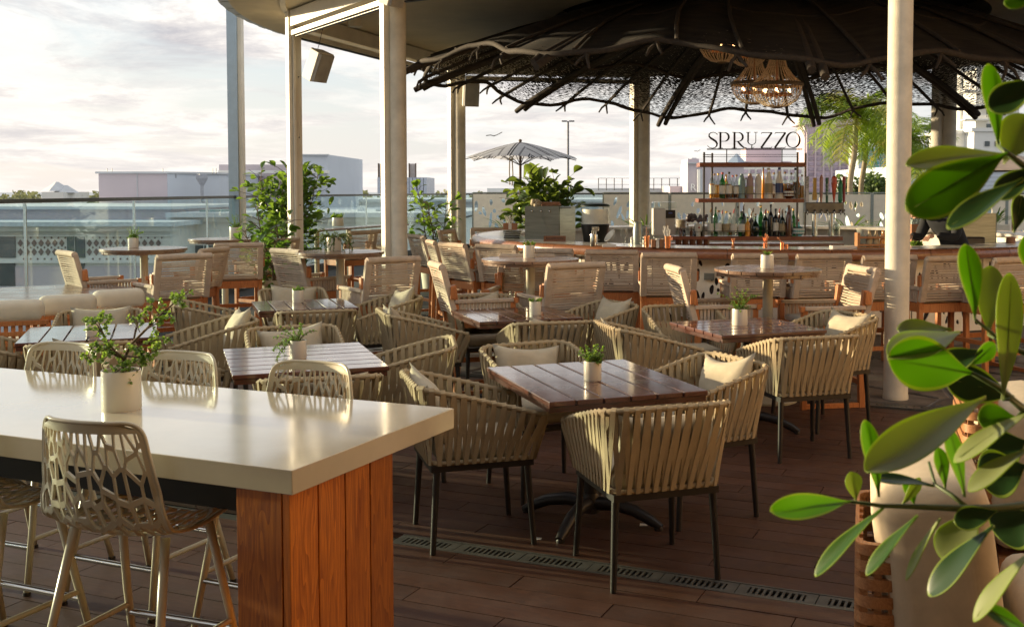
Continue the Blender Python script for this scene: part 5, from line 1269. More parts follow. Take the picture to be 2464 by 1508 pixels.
def prof_bottle(r, h, kind):
    if kind == 'std': return [(r*.95, 0), (r, .01), (r, h*.60), (r*.93, h*.66), (r*.55, h*.74), (r*.33, h*.80), (r*.31, h*.94), (r*.36, h*.945), (r*.36, h*.96)]
    if kind == 'sq': return [(r*.97, 0), (r, .008), (r, h*.68), (r*.85, h*.73), (r*.40, h*.77), (r*.34, h*.80), (r*.34, h*.95)]
    if kind == 'tapered': return [(r*1.0, 0), (r*1.05, .02), (r*.92, h*.40), (r*.85, h*.62), (r*.6, h*.76), (r*.42, h*.82), (r*.42, h*.93)]
    if kind == 'gourd': return [(r*1.05, 0), (r*1.1, .02), (r*.95, h*.22), (r*.78, h*.38), (r*.92, h*.5), (r*.98, h*.58), (r*.7, h*.70), (r*.45, h*.82), (r*.5, h*.88)]
    if kind == 'cer': return [(r*.98, 0), (r, .01), (r, h*.70), (r*.93, h*.78), (r*.7, h*.88), (r*.5, h*.93), (r*.5, h*.97)]
    if kind == 'round': return [(r*.8, 0), (r*1.5, h*.16), (r*1.7, h*.33), (r*1.45, h*.5), (r*.7, h*.62), (r*.4, h*.68), (r*.38, h*.9)]
    return [(r, 0), (r, h)]
def bottle(p, r, h, kind, body, label, lm='label', cap='cork', fill=None, spout=False, lab=(.18, .50)):
    r *= 1.28; t = thing('bottle', label, 'bottle', tuple(p), 0, None); pr = prof_bottle(r, h, kind)
    m = MB(); m.lathe(pr, 16); m.build('glass_body', BM[body], t, smooth=40)
    if fill: 
        f = [(max(.002, a*.86), max(b, .006)) for a, b in pr if b < h*.55] + [(pr[2][0]*.84, h*.55)]; m = MB(); m.lathe(f, 14); m.build('liquor', BM[fill], t, smooth=40)
    if lm:
        m = MB(); z0, z1 = h*lab[0], h*lab[1]; rr_ = max(r*1.02, .0) if kind != 'round' else r*1.6; m.lathe([(rr_+.001, z0), (rr_+.001, z1)], 18, capb=False, capt=False); m.build('label_band', BM[lm], t, smooth=40)
    m = MB(); m.lathe([(r*.40, h*.93), (r*.42, h), (r*.30, h*1.01)], 12) if not spout else m.tube([(0, 0, h*.93), (0, 0, h*1.0), (.012, 0, h*1.10)], [r*.34, r*.26, .004], 8); m.build('stopper', BM[cap], t, smooth=40)
    return t
up = [(1716, .030, 'sq', 'clear', 'amber', 'label', 'amber whisky bottle with slanted label at the left end of the upper shelf', 68, 'capb'), (1731, .030, 'std', 'clear', 'amber', None, 'yellow bottle second from left on the upper shelf', 64, 'gold'), (1741, .032, 'std', 'green', 'amber', 'label', 'green shouldered bottle with cream label on the upper shelf', 66, 'red'), (1757, .034, 'std', 'clear', 'brown', 'label', 'short neck whisky bottle with grey label and black cap, upper shelf', 67, 'capb'),
      (1775, .030, 'std', 'clear', 'brown', 'label', 'small pale label whisky beside the teal flask', 60, 'cork'), (1788, .036, 'cer', 'teal', None, None, 'teal ceramic flask on the upper shelf', 62, 'teal'), (1808, .036, 'cer', 'pink', None, 'tan', 'dusty rose ceramic flask next to the teal one', 63, 'pink'), (1828, .036, 'cer', 'cream', None, None, 'plain cream ceramic flask right of the rose flask', 62, 'cream'),
      (1840, .018, 'tapered', 'amber', None, None, 'tall slim amber bottle behind the white gourd bottle', 78, 'amber'), (1853, .042, 'gourd', 'cream', None, 'tan', 'white gourd shaped ceramic bottle with tan band', 77, 'cream'), (1879, .040, 'gourd', 'cream', None, 'navy', 'white and blue painted gourd bottle with round black stopper', 78, 'navy'),
      (1902, .036, 'round', 'brown', None, 'label', 'squat round tequila bottle with oval label, upper shelf', 38, 'cork'), (1918, .033, 'gourd', 'clear', 'brown', None, 'clear gourd bottle with black stopper at the right of the upper shelf', 77, 'capb'), (1934, .026, 'std', 'clear', 'amber', None, 'orange bottle behind the right hand shelf post', 60, 'cork'),
      (1866, .028, 'std', 'clear', 'brown', 'label', 'clear bottle between the two gourd bottles', 66, 'cork'), (1893, .028, 'std', 'clear', 'amber', None, 'tall clear bottle behind the squat tequila', 68, 'cork')]
for i, (u, r, kd, bd, fl_, lm_, lb, hpx, cp_) in enumerate(up):
    y = YS+.07 if i not in (8, 14, 15, 1) else YS+.22; p = at_y(u, 0, y); bottle((p.x, y, zm+.001), r, hpx*YS/FPX*.95, kd, bd, lb, lm_, cp_, fl_)
dn = [(1713, 'sq', 'clear', None, 'label', 'clear gin bottle with spout at the left end of the lower shelf', 62, .034), (1732, 'sq', 'clear', None, 'label', 'second clear bottle with white label, lower shelf', 62, .034), (1751, 'std', 'clear', None, 'tan', 'clear bottle with orange cork spout, lower shelf', 60, .034), (1769, 'std', 'clear', None, 'label', 'clear bottle with red cork spout, lower shelf', 60, .034),
      (1788, 'sq', 'green', None, 'label', 'pale green gin bottle with white label, lower shelf', 60, .036), (1803, 'std', 'amber', None, None, 'small amber bottle in the middle of the lower shelf', 46, .028), (1812, 'std', 'brown', None, None, 'brown bottle behind the dark green ones, lower shelf', 54, .028), (1822, 'round', 'dkgreen', None, None, 'dark green round shouldered bottle, lower shelf', 54, .026), (1835, 'std', 'green', None, None, 'bright green neck bottle standing behind, lower shelf', 74, .028),
      (1846, 'std', 'dkgreen', None, None, 'dark green bottle with silver collar, lower shelf', 60, .035), (1859, 'std', 'cola', None, None, 'tall black wine bottle with foil neck, lower shelf', 76, .028), (1871, 'std', 'cola', None, 'label', 'dark wine bottle with white label, lower shelf', 66, .030), (1887, 'std', 'dkgreen', None, 'tan', 'clear green bottle with small tan label, lower shelf', 60, .030), (1903, 'tapered', 'brown', None, None, 'brown cream liqueur bottle with tall black cap', 74, .036), (1914, 'std', 'green', None, None, 'green bottle with red cap behind, lower shelf', 66, .026), (1926, 'round', 'blue', None, 'label', 'round pale blue bottle at the right end of the lower shelf', 38, .040),
      (1725, 'std', 'green', None, None, 'green bottle behind the clear gin bottles', 70, .026), (1779, 'std', 'clear', None, None, 'yellow necked bottle standing behind the pale green gin', 72, .026), (1793, 'std', 'cola', None, None, 'black bottle with yellow spout behind the pale green gin', 70, .026)]
for i, (u, kd, bd, fl_, lm_, lb, hpx, r) in enumerate(dn):
    y = YS+.07 if i not in (6, 8, 14, 16, 17, 18) else YS+.24; p = at_y(u, 0, y); bottle((p.x, y, zb+.001), r, hpx*YS/FPX, kd, bd, lb, lm_, ['cork', 'cork', 'gold', 'red', 'capb', 'capb'][i % 6], fl_, spout=(i % 3 == 0))
xtra = [(1722, 'upper', 'std', 'clear', 'amber', 60, 'amber bottle behind the whisky at the upper left'), (1750, 'upper', 'std', 'amber', None, 58, 'amber bottle peeking between the green and grey labelled ones, upper shelf'), (1766, 'upper', 'std', 'clear', 'amber', 56, 'gold liquor behind the short necked whisky'),
 (1798, 'upper', 'std', 'clear', 'amber', 50, 'gold bottle between the teal and rose flasks'), (1908, 'upper', 'std', 'clear', 'amber', 62, 'clear cork bottle behind the squat tequila at right'), (1925, 'upper', 'std', 'amber', None, 52, 'amber bottle behind the clear gourd'),
 (1741, 'lower', 'sq', 'clear', None, 58, 'clear bottle behind the second and third gin bottles'), (1760, 'lower', 'std', 'clear', 'amber', 56, 'clear gold bottle behind the cork spout pair'), (1816, 'lower', 'std', 'clear', None, 62, 'clear bottle behind the dark green round one'), (1853, 'lower', 'std', 'clear', 'amber', 60, 'pale bottle behind the silver collared one'), (1880, 'lower', 'std', 'brown', None, 62, 'brown bottle behind the white label wine'), (1895, 'lower', 'std', 'clear', 'brown', 60, 'clear brown liquor behind the tan label bottle'), (1907, 'lower', 'std', 'dkgreen', None, 64, 'dark bottle behind the cream liqueur')]
for i, (u, sh_f, kd, bd, fl_, hpx, lb) in enumerate(xtra):
    y = YS+.20; p = at_y(u, 0, y); bottle((p.x, y, (zm if sh_f == 'upper' else zb)+.001), .026, hpx*YS/FPX, kd, bd, lb, 'label' if i % 2 else 'tan', ['cork', 'gold', 'red', 'capb'][i % 4], fl_, spout=(i % 2 == 0 and sh_f == 'lower'))
# ---- beer taps
tp = thing('beer_tap_tower', 'steel beer tap tower with a row of coloured tap handles', 'beer tap', (0, 0, 0)); yT = YS+.05
xa, xb = at_y(1941, 0, yT).x, at_y(2034, 0, yT).x; za, zt2 = at_y(0, 513, yT).z, at_y(0, 487, yT).z
m = MB(); m.box(((xa+xb)/2, yT, (za+zt2)/2), (xb-xa, .13, zt2-za)); m.build('tap_box', mat('dark_nickel', (.16, .155, .14), .35, metal=.8, var=.3), tp, bev=.01)
for u in (1966, 2006): x = at_y(u, 0, yT).x; m = MB(); m.tube([(x, yT, zb), (x, yT, za)], .036, 18); m.build('column', MT['chrome'], tp, smooth=50)
TC = [((.60, .60, .62), 'ultra'), ((.50, .30, .06), 'hex'), ((.45, .22, .16), 'paddle'), ((.03, .12, .05), 'tube'), ((.62, .09, .03), 'cone'), ((.02, .22, .08), 'bottle'), ((.32, .03, .02), 'tube')]
us = [1944, 1962, 1978, 1992, 2009, 2024, 2033]
def text_mesh(s, size, m, ext=.001):
    cu = bpy.data.curves.new('txt', 'FONT'); cu.body = s; cu.size = size; cu.extrude = ext; cu.align_x = 'CENTER'; cu.align_y = 'CENTER'; cu.resolution_u = 2; ob = bpy.data.objects.new('txt', cu); COL.objects.link(ob)
    dg = bpy.context.evaluated_depsgraph_get(); me = bpy.data.meshes.new_from_object(ob.evaluated_get(dg)); bpy.data.objects.remove(ob); me.materials.clear(); me.materials.append(m); me.transform(Matrix.Rotation(pi/2, 4, 'X')); return me
wh = mat('white_print', (.75, .75, .72), .6); bk_ = mat('dark_print', (.02, .02, .03), .6)
for k, (u, (c, sh)) in enumerate(zip(us, TC)):
    x = at_y(u, 0, yT).x; y = yT-.07; h0 = zt2; H_ = (.35 if k not in (1, 3) else .33); cm = mat('tap_handle_paint', c, .3, coat=.3); m = MB()
    m.tube([(x, y, za+.03), (x, y-.04, za+.05), (x, y-.045, za-.02)], .008, 6); m.build('spout', MT['chrome'], tp, smooth=True)
    m = MB()
    if sh == 'ultra': m.box((x, y, h0+H_/2), (.045, .03, H_))
    elif sh == 'cone': m.tube([(x, y, h0), (x, y, h0+.20), (x, y, h0+.26), (x, y, h0+.33), (x, y, h0+.355)], [.008, .034, .040, .036, .015], 12)
    elif sh == 'bottle': m.lathe([(.018, 0), (.030, .03), (.030, .15), (.034, .20), (.028, .25), (.012, .29), (.010, .33)], 12, (x, y, h0))
    elif sh == 'hex': m.box((x, y, h0+.08), (.06, .03, .10)); m.box((x, y, h0+.23), (.045, .03, .20))
    elif sh == 'paddle': m.tube([(x, y, h0), (x, y, h0+.1), (x, y, h0+.32), (x, y, h0+.37)], [.010, .022, .026, .01], 10)
    else: m.tube([(x, y, h0), (x, y, h0+H_)], [.016, .024], 10)
    m.build('tap_handle', cm, tp, bev=0)
    if sh == 'ultra' : inst('print', text_mesh('ULTRA', .050, bk_), tp, (x, y-.017, h0+.27), (0, radians(-90), 0))
    if k == 3: inst('print', text_mesh('SOS LOUIS', .034, wh), tp, (x, y-.028, h0+.17), (0, radians(-90), 0))
for i in range(4):
    m = MB(); px_ = at_y(1950+i*7, 0, yT).x; m.lathe([(.034, 0), (.03, .006), (.006, .014), (.006, .05), (.034, .085), (.036, .13)], 14, capt=False)
    tag(m.build('glass_goblet', MT['clear'], loc=(P(1951, 0).x+[0, .09, .32, .40][i], YS-.02+.03*(i % 2), zb), smooth=40), ['stemmed glass left of the tap columns', 'stemmed glass behind the left tap column', 'stemmed glass between the tap columns', 'stemmed glass beside the right tap column'][i], 'glass')
m = MB()
for i in range(9): m.lathe([(.030, 0), (.036, .10)], 16, (0, 0, .012*i), capt=False)
tag(m.build('plastic_cup_stack', MT['clear'], loc=(P(2022, 0).x, YS+.03, zb), smooth=40), 'stack of clear plastic cups right of the taps', 'cup stack')
# ---- things on and behind the bar
def onb(u, v=None, dz=0, y=None): 
    return at_z(u, v, 1.079+dz)
sb = thing('steel_bar_box', 'tall galvanised steel box with round knobs on the left end of the bar', 'steel cabinet', (0, 0, 0)); yb = 13.6
ba, bb2 = at_y(1262, 0, yb).x, at_y(1345, 0, yb).x; bc = at_y(1383, 0, yb+.1).x; bz0, bz1 = at_y(0, 592, yb).z, at_y(0, 497, yb).z
m = MB(); m.box(((ba+bb2)/2, yb+.01, (bz0+bz1)/2), (bb2-ba, .02, bz1-bz0)); m.build('front_plate', MT['steel'], sb); m = MB(); m.bar((bb2+.002, yb+.02, (bz0+bz1)/2), (bc, yb+.42, (bz0+bz1)/2), .015, bz1-bz0); m.build('side_plate', MT['steel'], sb)
m = MB(); m.box(((ba+bb2)/2+.1, yb+.22, bz1-.015), (bb2-ba+.1, .38, .02)); m.box(((ba+bb2)/2, yb+.4, (bz0+bz1)/2), (bb2-ba, .02, bz1-bz0)); m.build('top_plate', MT['steel'], sb)
for u in (1280, 1302, 1323): q = at_y(u, 508, yb); m = MB(); m.ball((q.x, yb-.006, q.z), .017, 12, 6); m.build('knob', MT['chrome'], sb, smooth=True)
m = MB(); q = at_y(1302, 510, yb); m.bar((q.x, yb-.012, q.z), (q.x+.07, yb-.012, q.z-.19), .014, .008); m.build('tool', MT['steel'], sb)
mn = MB(); 
for i, (a, dz) in enumerate(((.1, 0), (-.2, .012), (.15, .024), (.0, .036))): mn.box((0, 0, dz), (.24, .16, .010), rz=a)
tag(mn.build('menu_stack', MT['leather'], loc=at_y(1325, 494, yb+.2)), 'stack of brown menus lying on the steel box', 'menus')
m = MB(); rr = random.Random(3)
for i in range(14): m.ball((rr.uniform(-.06, .06), rr.uniform(-.04, .04), rr.uniform(0, .05)), rr.uniform(.02, .04), 8, 5)
tag(m.build('crumpled_towel', MT['linen'], loc=at_y(1288, 493, yb+.15), smooth=True), 'crumpled pale towel on top of the steel box', 'towel')
nc = thing('napkin_caddy', 'leather napkin caddy with straws beside the steel box', 'caddy', tuple(onb(1228, 574))); m = MB(); m.prism([(-.09, -.06), (.09, -.06), (.09, .06), (-.09, .06)], .11, .20)
m.build('leather_box', MT['leather'], nc, bev=.008)
for i in range(4): m = MB(); m.box((.02, 0, .014+.026*i), (.2, .15, .016), rz=.1*i); m.build('tray', MT['darkmetal'], nc)
m = MB(); 
for i in range(16): a = R.uniform(-.3, .3); m.tube([(R.uniform(-.04, .04), R.uniform(-.03, .03), .18), (R.uniform(-.06, .06)+a*.1, 0, .30)], .003, 5)
m.box((0, -.061, .16), (.04, .004, .08)); m.build('straws', MT['paper'], nc)
def dispenser(u, v, w_, h_, label):
    p = at_y(u, v, 13.5); t = thing('drink_dispenser', label, 'drink dispenser', tuple(p)); r = w_/2
    m = MB(); m.lathe([(r*.80, 0), (r*.82, h_*.05), (r*.85, h_*.2), (r*1.0, h_*.47), (r*1.02, h_*.50)], 24); m.build('base', mat('black_plastic', (.015, .015, .014), .3), t, smooth=40)
    m = MB(); m.lathe([(r*.97, h_*.50), (r*1.0, h_*.54), (r*1.0, h_*.92)], 28, capb=False, capt=False); m.build('clear_tank', MT['clear'], t, smooth=40)
    m = MB(); m.lathe([(r*.93, h_*.51), (r*.93, h_*.86)], 24); m.build('cloudy_drink', mat('cloudy_drink', (.78, .74, .64), .3), t, smooth=40)
    m = MB(); m.lathe([(r*1.03, h_*.92), (r*1.04, h_*.95), (r*.85, h_*.985), (r*.2, h_), (.01, h_)], 28); m.build('lid', mat('black_lid', (.02, .03, .03), .35), t, smooth=40)
    m = MB(); m.box((0, -r*.98, h_*.40), (.09, .03, .06)); m.box((0, -r*.9, h_*.14), (.1, .04, .02)); m.build('tap', MT['chrome'], t, bev=.004)
    m = MB(); m.tube([(-.08, -r*.6, h_*.55), (-.08, -r*.6, h_*.75)], .006, 6); m.tube([(.06, -r*.6, h_*.55), (.06, -r*.6, h_*.75)], .006, 6); m.build('paddle', MT['chrome'], t)
dispenser(1432, 590, .36, .53, 'round drink dispenser with clear tank and black lid behind the bar')
ic = thing('juice_machine', 'boxy cream machine with clear lid and dark control panel', 'drink machine', tuple(at_y(1597, 565, 14.6))); w_ = .30
m = MB(); m.box((-.07, 0, .18), (.17, .3, .36)); m.box((.085, .05, .12), (.13, .2, .24)); m.build('body', MT['speaker'], ic, bev=.006); m = MB(); m.box((0, 0, .405), (.32, .3, .085)); m.build('clear_lid', MT['clear'], ic, bev=.01)
m = MB(); m.box((.085, -.06, .285), (.135, .03, .11)); m.build('control_panel', MT['darkmetal'], ic, bev=.004)
m = MB(); m.box((.085, -.078, .30), (.05, .004, .02)); m.build('display', mat('blue_display', (.05, .08, .3), .3), ic)
tin = thing('steel_shaker', 'brushed steel canister with straws standing on the bar edge', 'canister', tuple(onb(1429, 593))); m = MB(); m.lathe([(.040, 0), (.042, .01), (.042, .12), (.040, .135)], 20, capt=False); m.build('canister', MT['chrome'], tin, smooth=40)
m = MB(); [m.tube([(x, 0, .05), (x*1.2, .01, .17)], .004, 5) for x in (-.018, 0, .02)]; m.build('straws', MT['paper'], tin)
m = MB(); m.lathe([(.01, 0), (.05, .01), (.085, .05), (.09, .06), (.08, .055), (.045, .018)], 20); o = m.build('coffee_filter_bowl', MT['paper'], loc=onb(1475, 583)+Vector((0, 0, .05)), smooth=True); o.rotation_euler = (.3, -.9, 0); tag(o, 'white paper filter bowl tipped on its side on the bar', 'bowl')
m = MB(); m.box((0, 0, .014), (.15, .10, .026)); tag(m.build('napkin_pad', MT['paper'], loc=onb(1466, 594)), 'white napkin pad lying on the bar beside the canister', 'napkins')
cr = thing('wooden_crate', 'low wooden box reading REDEMPTION under the steel box', 'crate', tuple(at_y(1335, 580, 13.1))); m = MB(); m.box((0, 0, .03), (.27, .12, .07)); m.build('box_side', MT['mahog'], cr, bev=.003); inst('print', text_mesh('REDEMPTION', .035, bk_), cr, (0, -.0615, .033))
# glassware cluster
for i in range(9):
    u = 1500+i*11+R.uniform(-3, 3); kd = i % 3; m = MB()
    if kd == 0: m.lathe([(.03, 0), (.006, .008), (.006, .07), (.035, .10), (.042, .15), (.036, .19)], 14, capt=False)
    elif kd == 1: m.lathe([(.03, 0), (.038, .09)], 14, capt=False)
    else: m.lathe([(.032, 0), (.032, .08), (.036, .08)], 14)
    pp = onb(u, 590+R.uniform(-5, 2)); tag(m.build('drinking_glass', MT['clear'] if kd != 2 else MT['chrome'], loc=pp, smooth=40), ['leftmost', 'second', 'third', 'fourth', 'fifth', 'sixth', 'seventh', 'eighth', 'rightmost'][i]+' '+['stemmed wine glass', 'short clear tumbler', 'small steel cup'][kd]+' in the cluster between canister and copper cups', 'glass', 'glasses clustered on the bar')
em = thing('bar_kettle', 'curved steel pitcher standing left of the copper cups', 'pitcher', tuple(onb(1535, 588))); m = MB(); m.lathe([(.05, 0), (.055, .02), (.06, .16), (.045, .24), (.05, .26)], 18, capt=False); m.build('pitcher_body', MT['steel'], em, smooth=40); m = MB(); m.tube([(.05, 0, .22), (.1, 0, .20), (.1, 0, .1), (.055, 0, .06)], .008, 6); m.build('handle', MT['steel'], em, smooth=True)
for i, (u, v, rr_, h) in enumerate(((1557, 594, .030, .12), (1607, 597, .036, .13))):
    t = thing('copper_cup', ['tapered copper cup with a wooden stick, left one', 'tall copper cup holding straws, right of the leather holder'][i], 'cup', tuple(onb(u, v))); m = MB(); m.lathe([(rr_*.8, 0), (rr_, h)], 18, capt=False); m.build('cup_body', MT['copper'], t, smooth=40)
    m = MB(); [m.tube([(R.uniform(-.01, .01), 0, .03), (R.uniform(-.06, .03), R.uniform(-.02, .02), h+R.uniform(.05, .12))], .005, 5) for _ in range(2+6*i)]; m.build('sticks', [MT['leather'], MT['paper']][i], t)
lh = thing('leather_napkin_holder', 'leather napkin holder with white napkins between the copper cups', 'napkin holder', tuple(onb(1581, 596))); m = MB(); m.box((-.04, 0, .045), (.05, .08, .09)); m.box((.05, 0, .045), (.05, .08, .09)); m.build('holder', MT['leather'], lh, bev=.008); m = MB(); m.box((.003, .0, .05), (.03, .09, .10)); m.build('napkins', MT['paper'], lh)
# dropper bottles, plates, sugar jars right of the machine
for i in range(8):
    u = 1632+i*8.5; y = YS+.08; x = at_y(u, 0, y).x; m = MB(); r = .022; h = [.10, .13, .11, .14, .10, .12, .15, .10][i]; t = thing('dropper_bottle', ['leftmost', 'second', 'third', 'fourth', 'fifth', 'sixth', 'seventh', 'rightmost'][i]+' small bitters bottle in the row left of the shelf', 'bottle', (x, y, zb), 0, 'bitters bottles'); m.lathe([(r, 0), (r, h*.65), (r*.4, h*.8), (r*.4, h)], 12); m.build('glass_body', BM[['clear', 'brown', 'cola', 'clear', 'brown', 'cola', 'clear', 'cola'][i]], t, smooth=40); m = MB(); m.lathe([(r*.45, h), (r*.3, h*1.25)], 8); m.build('stopper', BM['cork'], t)
m = MB(); [m.lathe([(.05, 0), (.08, .008), (.08, .012)], 20, (0, 0, .013*i)) for i in range(9)]; tag(m.build('plate_stack', MT['pot'], loc=at_y(1640, 548, 14.9)), 'stack of white saucers behind the bitters bottles', 'plates')
m = MB(); [m.ball((R.uniform(-.14, .14), R.uniform(-.05, .05), R.uniform(0, .07)), R.uniform(.025, .04), 8, 5) for i in range(26)]; tag(m.build('bagged_fruit', mat('bagged_fruit', (.16, .14, .15), .3, var=.6, scale=30), loc=at_y(1675, 530, 14.9), smooth=True), 'heap of plastic wrapped fruit between the machine and the shelf', 'fruit')
t = thing('white_canister', 'white plastic canister with red berry label left of the shelf post', 'canister', (at_y(1683, 0, YS+.03).x, YS+.03, zb)); m = MB(); m.lathe([(.032, 0), (.034, .06), (.05, .07), (.052, .17)], 18); m.build('body', MT['pot'], t, smooth=40); m = MB(); m.ball((.005, -.046, .12), .014, 8, 5); m.build('berry_print', BM['red'], t)
for i in range(5): m = MB(); m.lathe([(.036, 0), (.040, .08), (.034, .075)], 16); tag(m.build('brown_jar', BM['brown'], loc=at_y(1632+i*17, 592, 13.2), smooth=40), ['leftmost', 'second', 'middle', 'fourth', 'rightmost'][i]+' round brown jar in the row of five below the shelf', 'jar', 'brown jars behind the bar edge')
m = MB(); m.lathe([(.022, 0), (.008, .05), (.024, .10)], 12, capt=False); tag(m.build('jigger', MT['copper'], loc=onb(1764, 596), smooth=True), 'copper hourglass jigger standing on the bar', 'jigger')
jr = thing('pencil_jar', 'glass jar of copper stirrers standing on the bar behind the aloe pot', 'jar', tuple(onb(1842, 600))); m = MB(); m.lathe([(.034, 0), (.036, .02), (.036, .085)], 18, capt=False); m.build('jar_glass', MT['clear'], jr, smooth=40); m = MB(); [m.tube([(R.uniform(-.02, .02), R.uniform(-.02, .02), .01), (R.uniform(-.06, .05), R.uniform(-.03, .03), R.uniform(.12, .17))], .004, 5) for _ in range(11)]; m.build('stirrers', MT['copper'], jr)
cj = thing('copper_jigger_set', 'small copper jigger set right of the aloe pot', 'jigger', tuple(onb(1882, 599))); m = MB(); m.lathe([(.022, 0), (.022, .07)], 14); m.lathe([(.018, 0), (.018, .05)], 14, (.045, 0, 0)); m.tube([(0, 0, .07), (-.04, 0, .11)], .004, 5); m.ball((-.04, 0, .115), .009, 8, 5); m.build('cups', MT['copper'], cj, smooth=50)
bx = thing('wood_caddy', 'light wooden caddy of syrup bottles left of the thick column', 'caddy', tuple(onb(2100, 598))); m = MB(); m.box((-.165, 0, .085), (.03, .12, .17)); m.box((.165, 0, .085), (.03, .12, .17)); m.box((0, -.055, .12), (.33, .012, .022)); m.box((0, -.055, .04), (.33, .012, .022)); m.box((0, 0, .01), (.33, .11, .015)); m.build('caddy_frame', MT['teak_l'], bx, bev=.002)
for i, c in enumerate(('clear', 'tan', 'tan', 'amber')): m = MB(); m.lathe([(.033, 0), (.034, .10), (.014, .14), (.014, .17)], 14); m.build('syrup_bottle', BM[c], bx, smooth=40, loc=(-.11+.073*i, 0, .018))
m = MB(); m.box((0, 0, .015), (.26, .16, .03)); tag(m.build('white_tray', MT['quartz'], loc=onb(2075, 597)+Vector((-.22, -.05, 0)), bev=.004), 'flat pale tray lying on the bar left of the wooden caddy', 'tray')
m = MB(); m.lathe([(.05, 0), (.085, .10), (.088, .10)], 20, capt=False); o = m.build('white_bowl', MT['pot'], loc=at_y(2073, 570, 13.8), smooth=40); o.rotation_euler = (0, .15, 0); tag(o, 'white bowl behind the wooden caddy', 'bowl')
sh_ = thing('straw_holder', 'tan holder full of pale straws between the thick column and bartender', 'straw holder', tuple(at_y(2201, 580, 13.2))); m = MB(); m.box((0, 0, .10), (.11, .09, .22)); m.build('holder', MT['leather'], sh_, bev=.004); m = MB(); [m.tube([(R.uniform(-.045, .045), R.uniform(-.035, .035), .1), (R.uniform(-.06, .06), R.uniform(-.04, .04), R.uniform(.26, .29))], .006, 5) for _ in range(34)]; m.build('straws', mat('green_white_straw', (.42, .50, .46), .5, var=.3, scale=90), sh_)
sb2 = thing('steel_bar_station', 'wide brushed steel station at the right of the bar behind the leaves', 'steel cabinet', (0, 0, 0)); y2 = 12.7; a_, b_ = at_y(2305, 0, y2).x, at_y(2405, 0, y2).x; z_0, z_1 = at_y(0, 594, y2).z, at_y(0, 513, y2).z
m = MB(); m.box(((a_+b_)/2, y2, (z_0+z_1)/2), (b_-a_, .02, z_1-z_0)); m.build('front_plate', MT['steel'], sb2); m = MB(); m.bar((b_+.003, y2, (z_0+z_1)/2), (b_+.13, y2+.42, (z_0+z_1)/2), .02, z_1-z_0); m.build('side_plate', MT['steel'], sb2); m = MB(); m.box((a_+.22, y2-.05, z_0+.06), (.25, .06, .12)); m.build('dark_mixer', MT['darkmetal'], sb2, bev=.02)
m = MB(); m.lathe([(.055, 0), (.05, .11)], 14); tag(m.build('brown_pot', MT['leather'], loc=at_y(2432, 592, 12.6)), 'brown leather pot at the right end of the bar', 'pot')
m = MB(); 
for k in range(60): leaf_quad(m, Vector((R.uniform(-.05, .05), R.uniform(-.03, .03), 0)), rv()+Vector((0, 0, 1)), rv(), .07, .035)
tag(m.build('mint_sprigs', LF['jade'], loc=at_y(2205, 592, 12.6)), 'bunch of green mint on the bar before the bartender', 'herbs')
# ================================================================ BARTENDER
def skin_body(name, verts, edges, rads, m, parent, root=0, lvl=2):
    b = bmesh.new(); ly = b.verts.layers.skin.verify(); vv = [b.verts.new(v) for v in verts]
    for i, v in enumerate(vv): r = rads[i]; v[ly].radius = r if isinstance(r, tuple) else (r, r)
    vv[root][ly].use_root = True
    for a, c in edges: b.edges.new((vv[a], vv[c]))
    me = bpy.data.meshes.new(name); b.to_mesh(me); b.free()
    me.materials.append(m); o = inst(name, me, parent); o.modifiers.new('skin', 'SKIN').use_smooth_shade = True; s = o.modifiers.new('sub', 'SUBSURF'); s.levels = lvl; s.render_levels = lvl; return o
pb = at_y(2238, 560, 12.15); pn = thing('person', 'bartender in a black jacket bending forward behind the bar', 'person', (pb.x+.36, 12.3, 0), radians(-62)); pn.scale = (1.12, 1.12, 1.06)
#          0 pelvis      1 waist          2 chest           3 upper chest     4 neck            5 head mid
V = [(0, 0, .92), (0, -.04, 1.06), (-.02, -.12, 1.22), (-.05, -.20, 1.34), (-.11, -.29, 1.385), (-.15, -.35, 1.40),
     (.11, 0, .86), (.13, .03, .48), (.12, .05, .08), (.12, -.10, .05), (-.11, 0, .86), (-.13, .03, .48), (-.12, .05, .08), (-.12, -.10, .05),
     (.13, -.17, 1.33), (.20, -.22, 1.10), (.12, -.42, 1.13), (-.22, -.17, 1.32), (-.27, -.26, 1.08), (-.17, -.45, 1.12)]
E = [(0, 1), (1, 2), (2, 3), (3, 4), (4, 5), (0, 6), (6, 7), (7, 8), (8, 9), (0, 10), (10, 11), (11, 12), (12, 13), (3, 14), (14, 15), (15, 16), (3, 17), (17, 18), (18, 19)]
RD = [(.15, .12), (.15, .115), (.17, .12), (.16, .11), .06, .055, .09, .06, .04, .035, .09, .06, .04, .035, .075, .055, .036, .075, .055, .036]
skin_body('body', V, E, RD, MT['jacket'], pn)
hd = MB(); hd.ball((0, 0, 0), .10, 16, 10, 1.22); ho = hd.build('head', MT['skin'], pn, smooth=True); ho.location = (-.185, -.40, 1.405); ho.rotation_euler = (radians(35), radians(-15), radians(10))
hm = MB(); hm.ball((0, .022, .030), .108, 16, 10, 1.1); h2 = hm.build('hair', MT['hair'], ho, smooth=True)
f = MB(); f.ball((0, -.105, -.02), .017, 8, 6); f.ball((-.098, 0, 0), .02, 8, 6); f.ball((.098, 0, 0), .02, 8, 6); f.ball((-.035, -.088, .012), .012, 8, 6); f.ball((.035, -.088, .012), .012, 8, 6); f.box((0, -.092, -.06), (.045, .012, .010)); f.build('face', MT['skin'], ho, smooth=True)
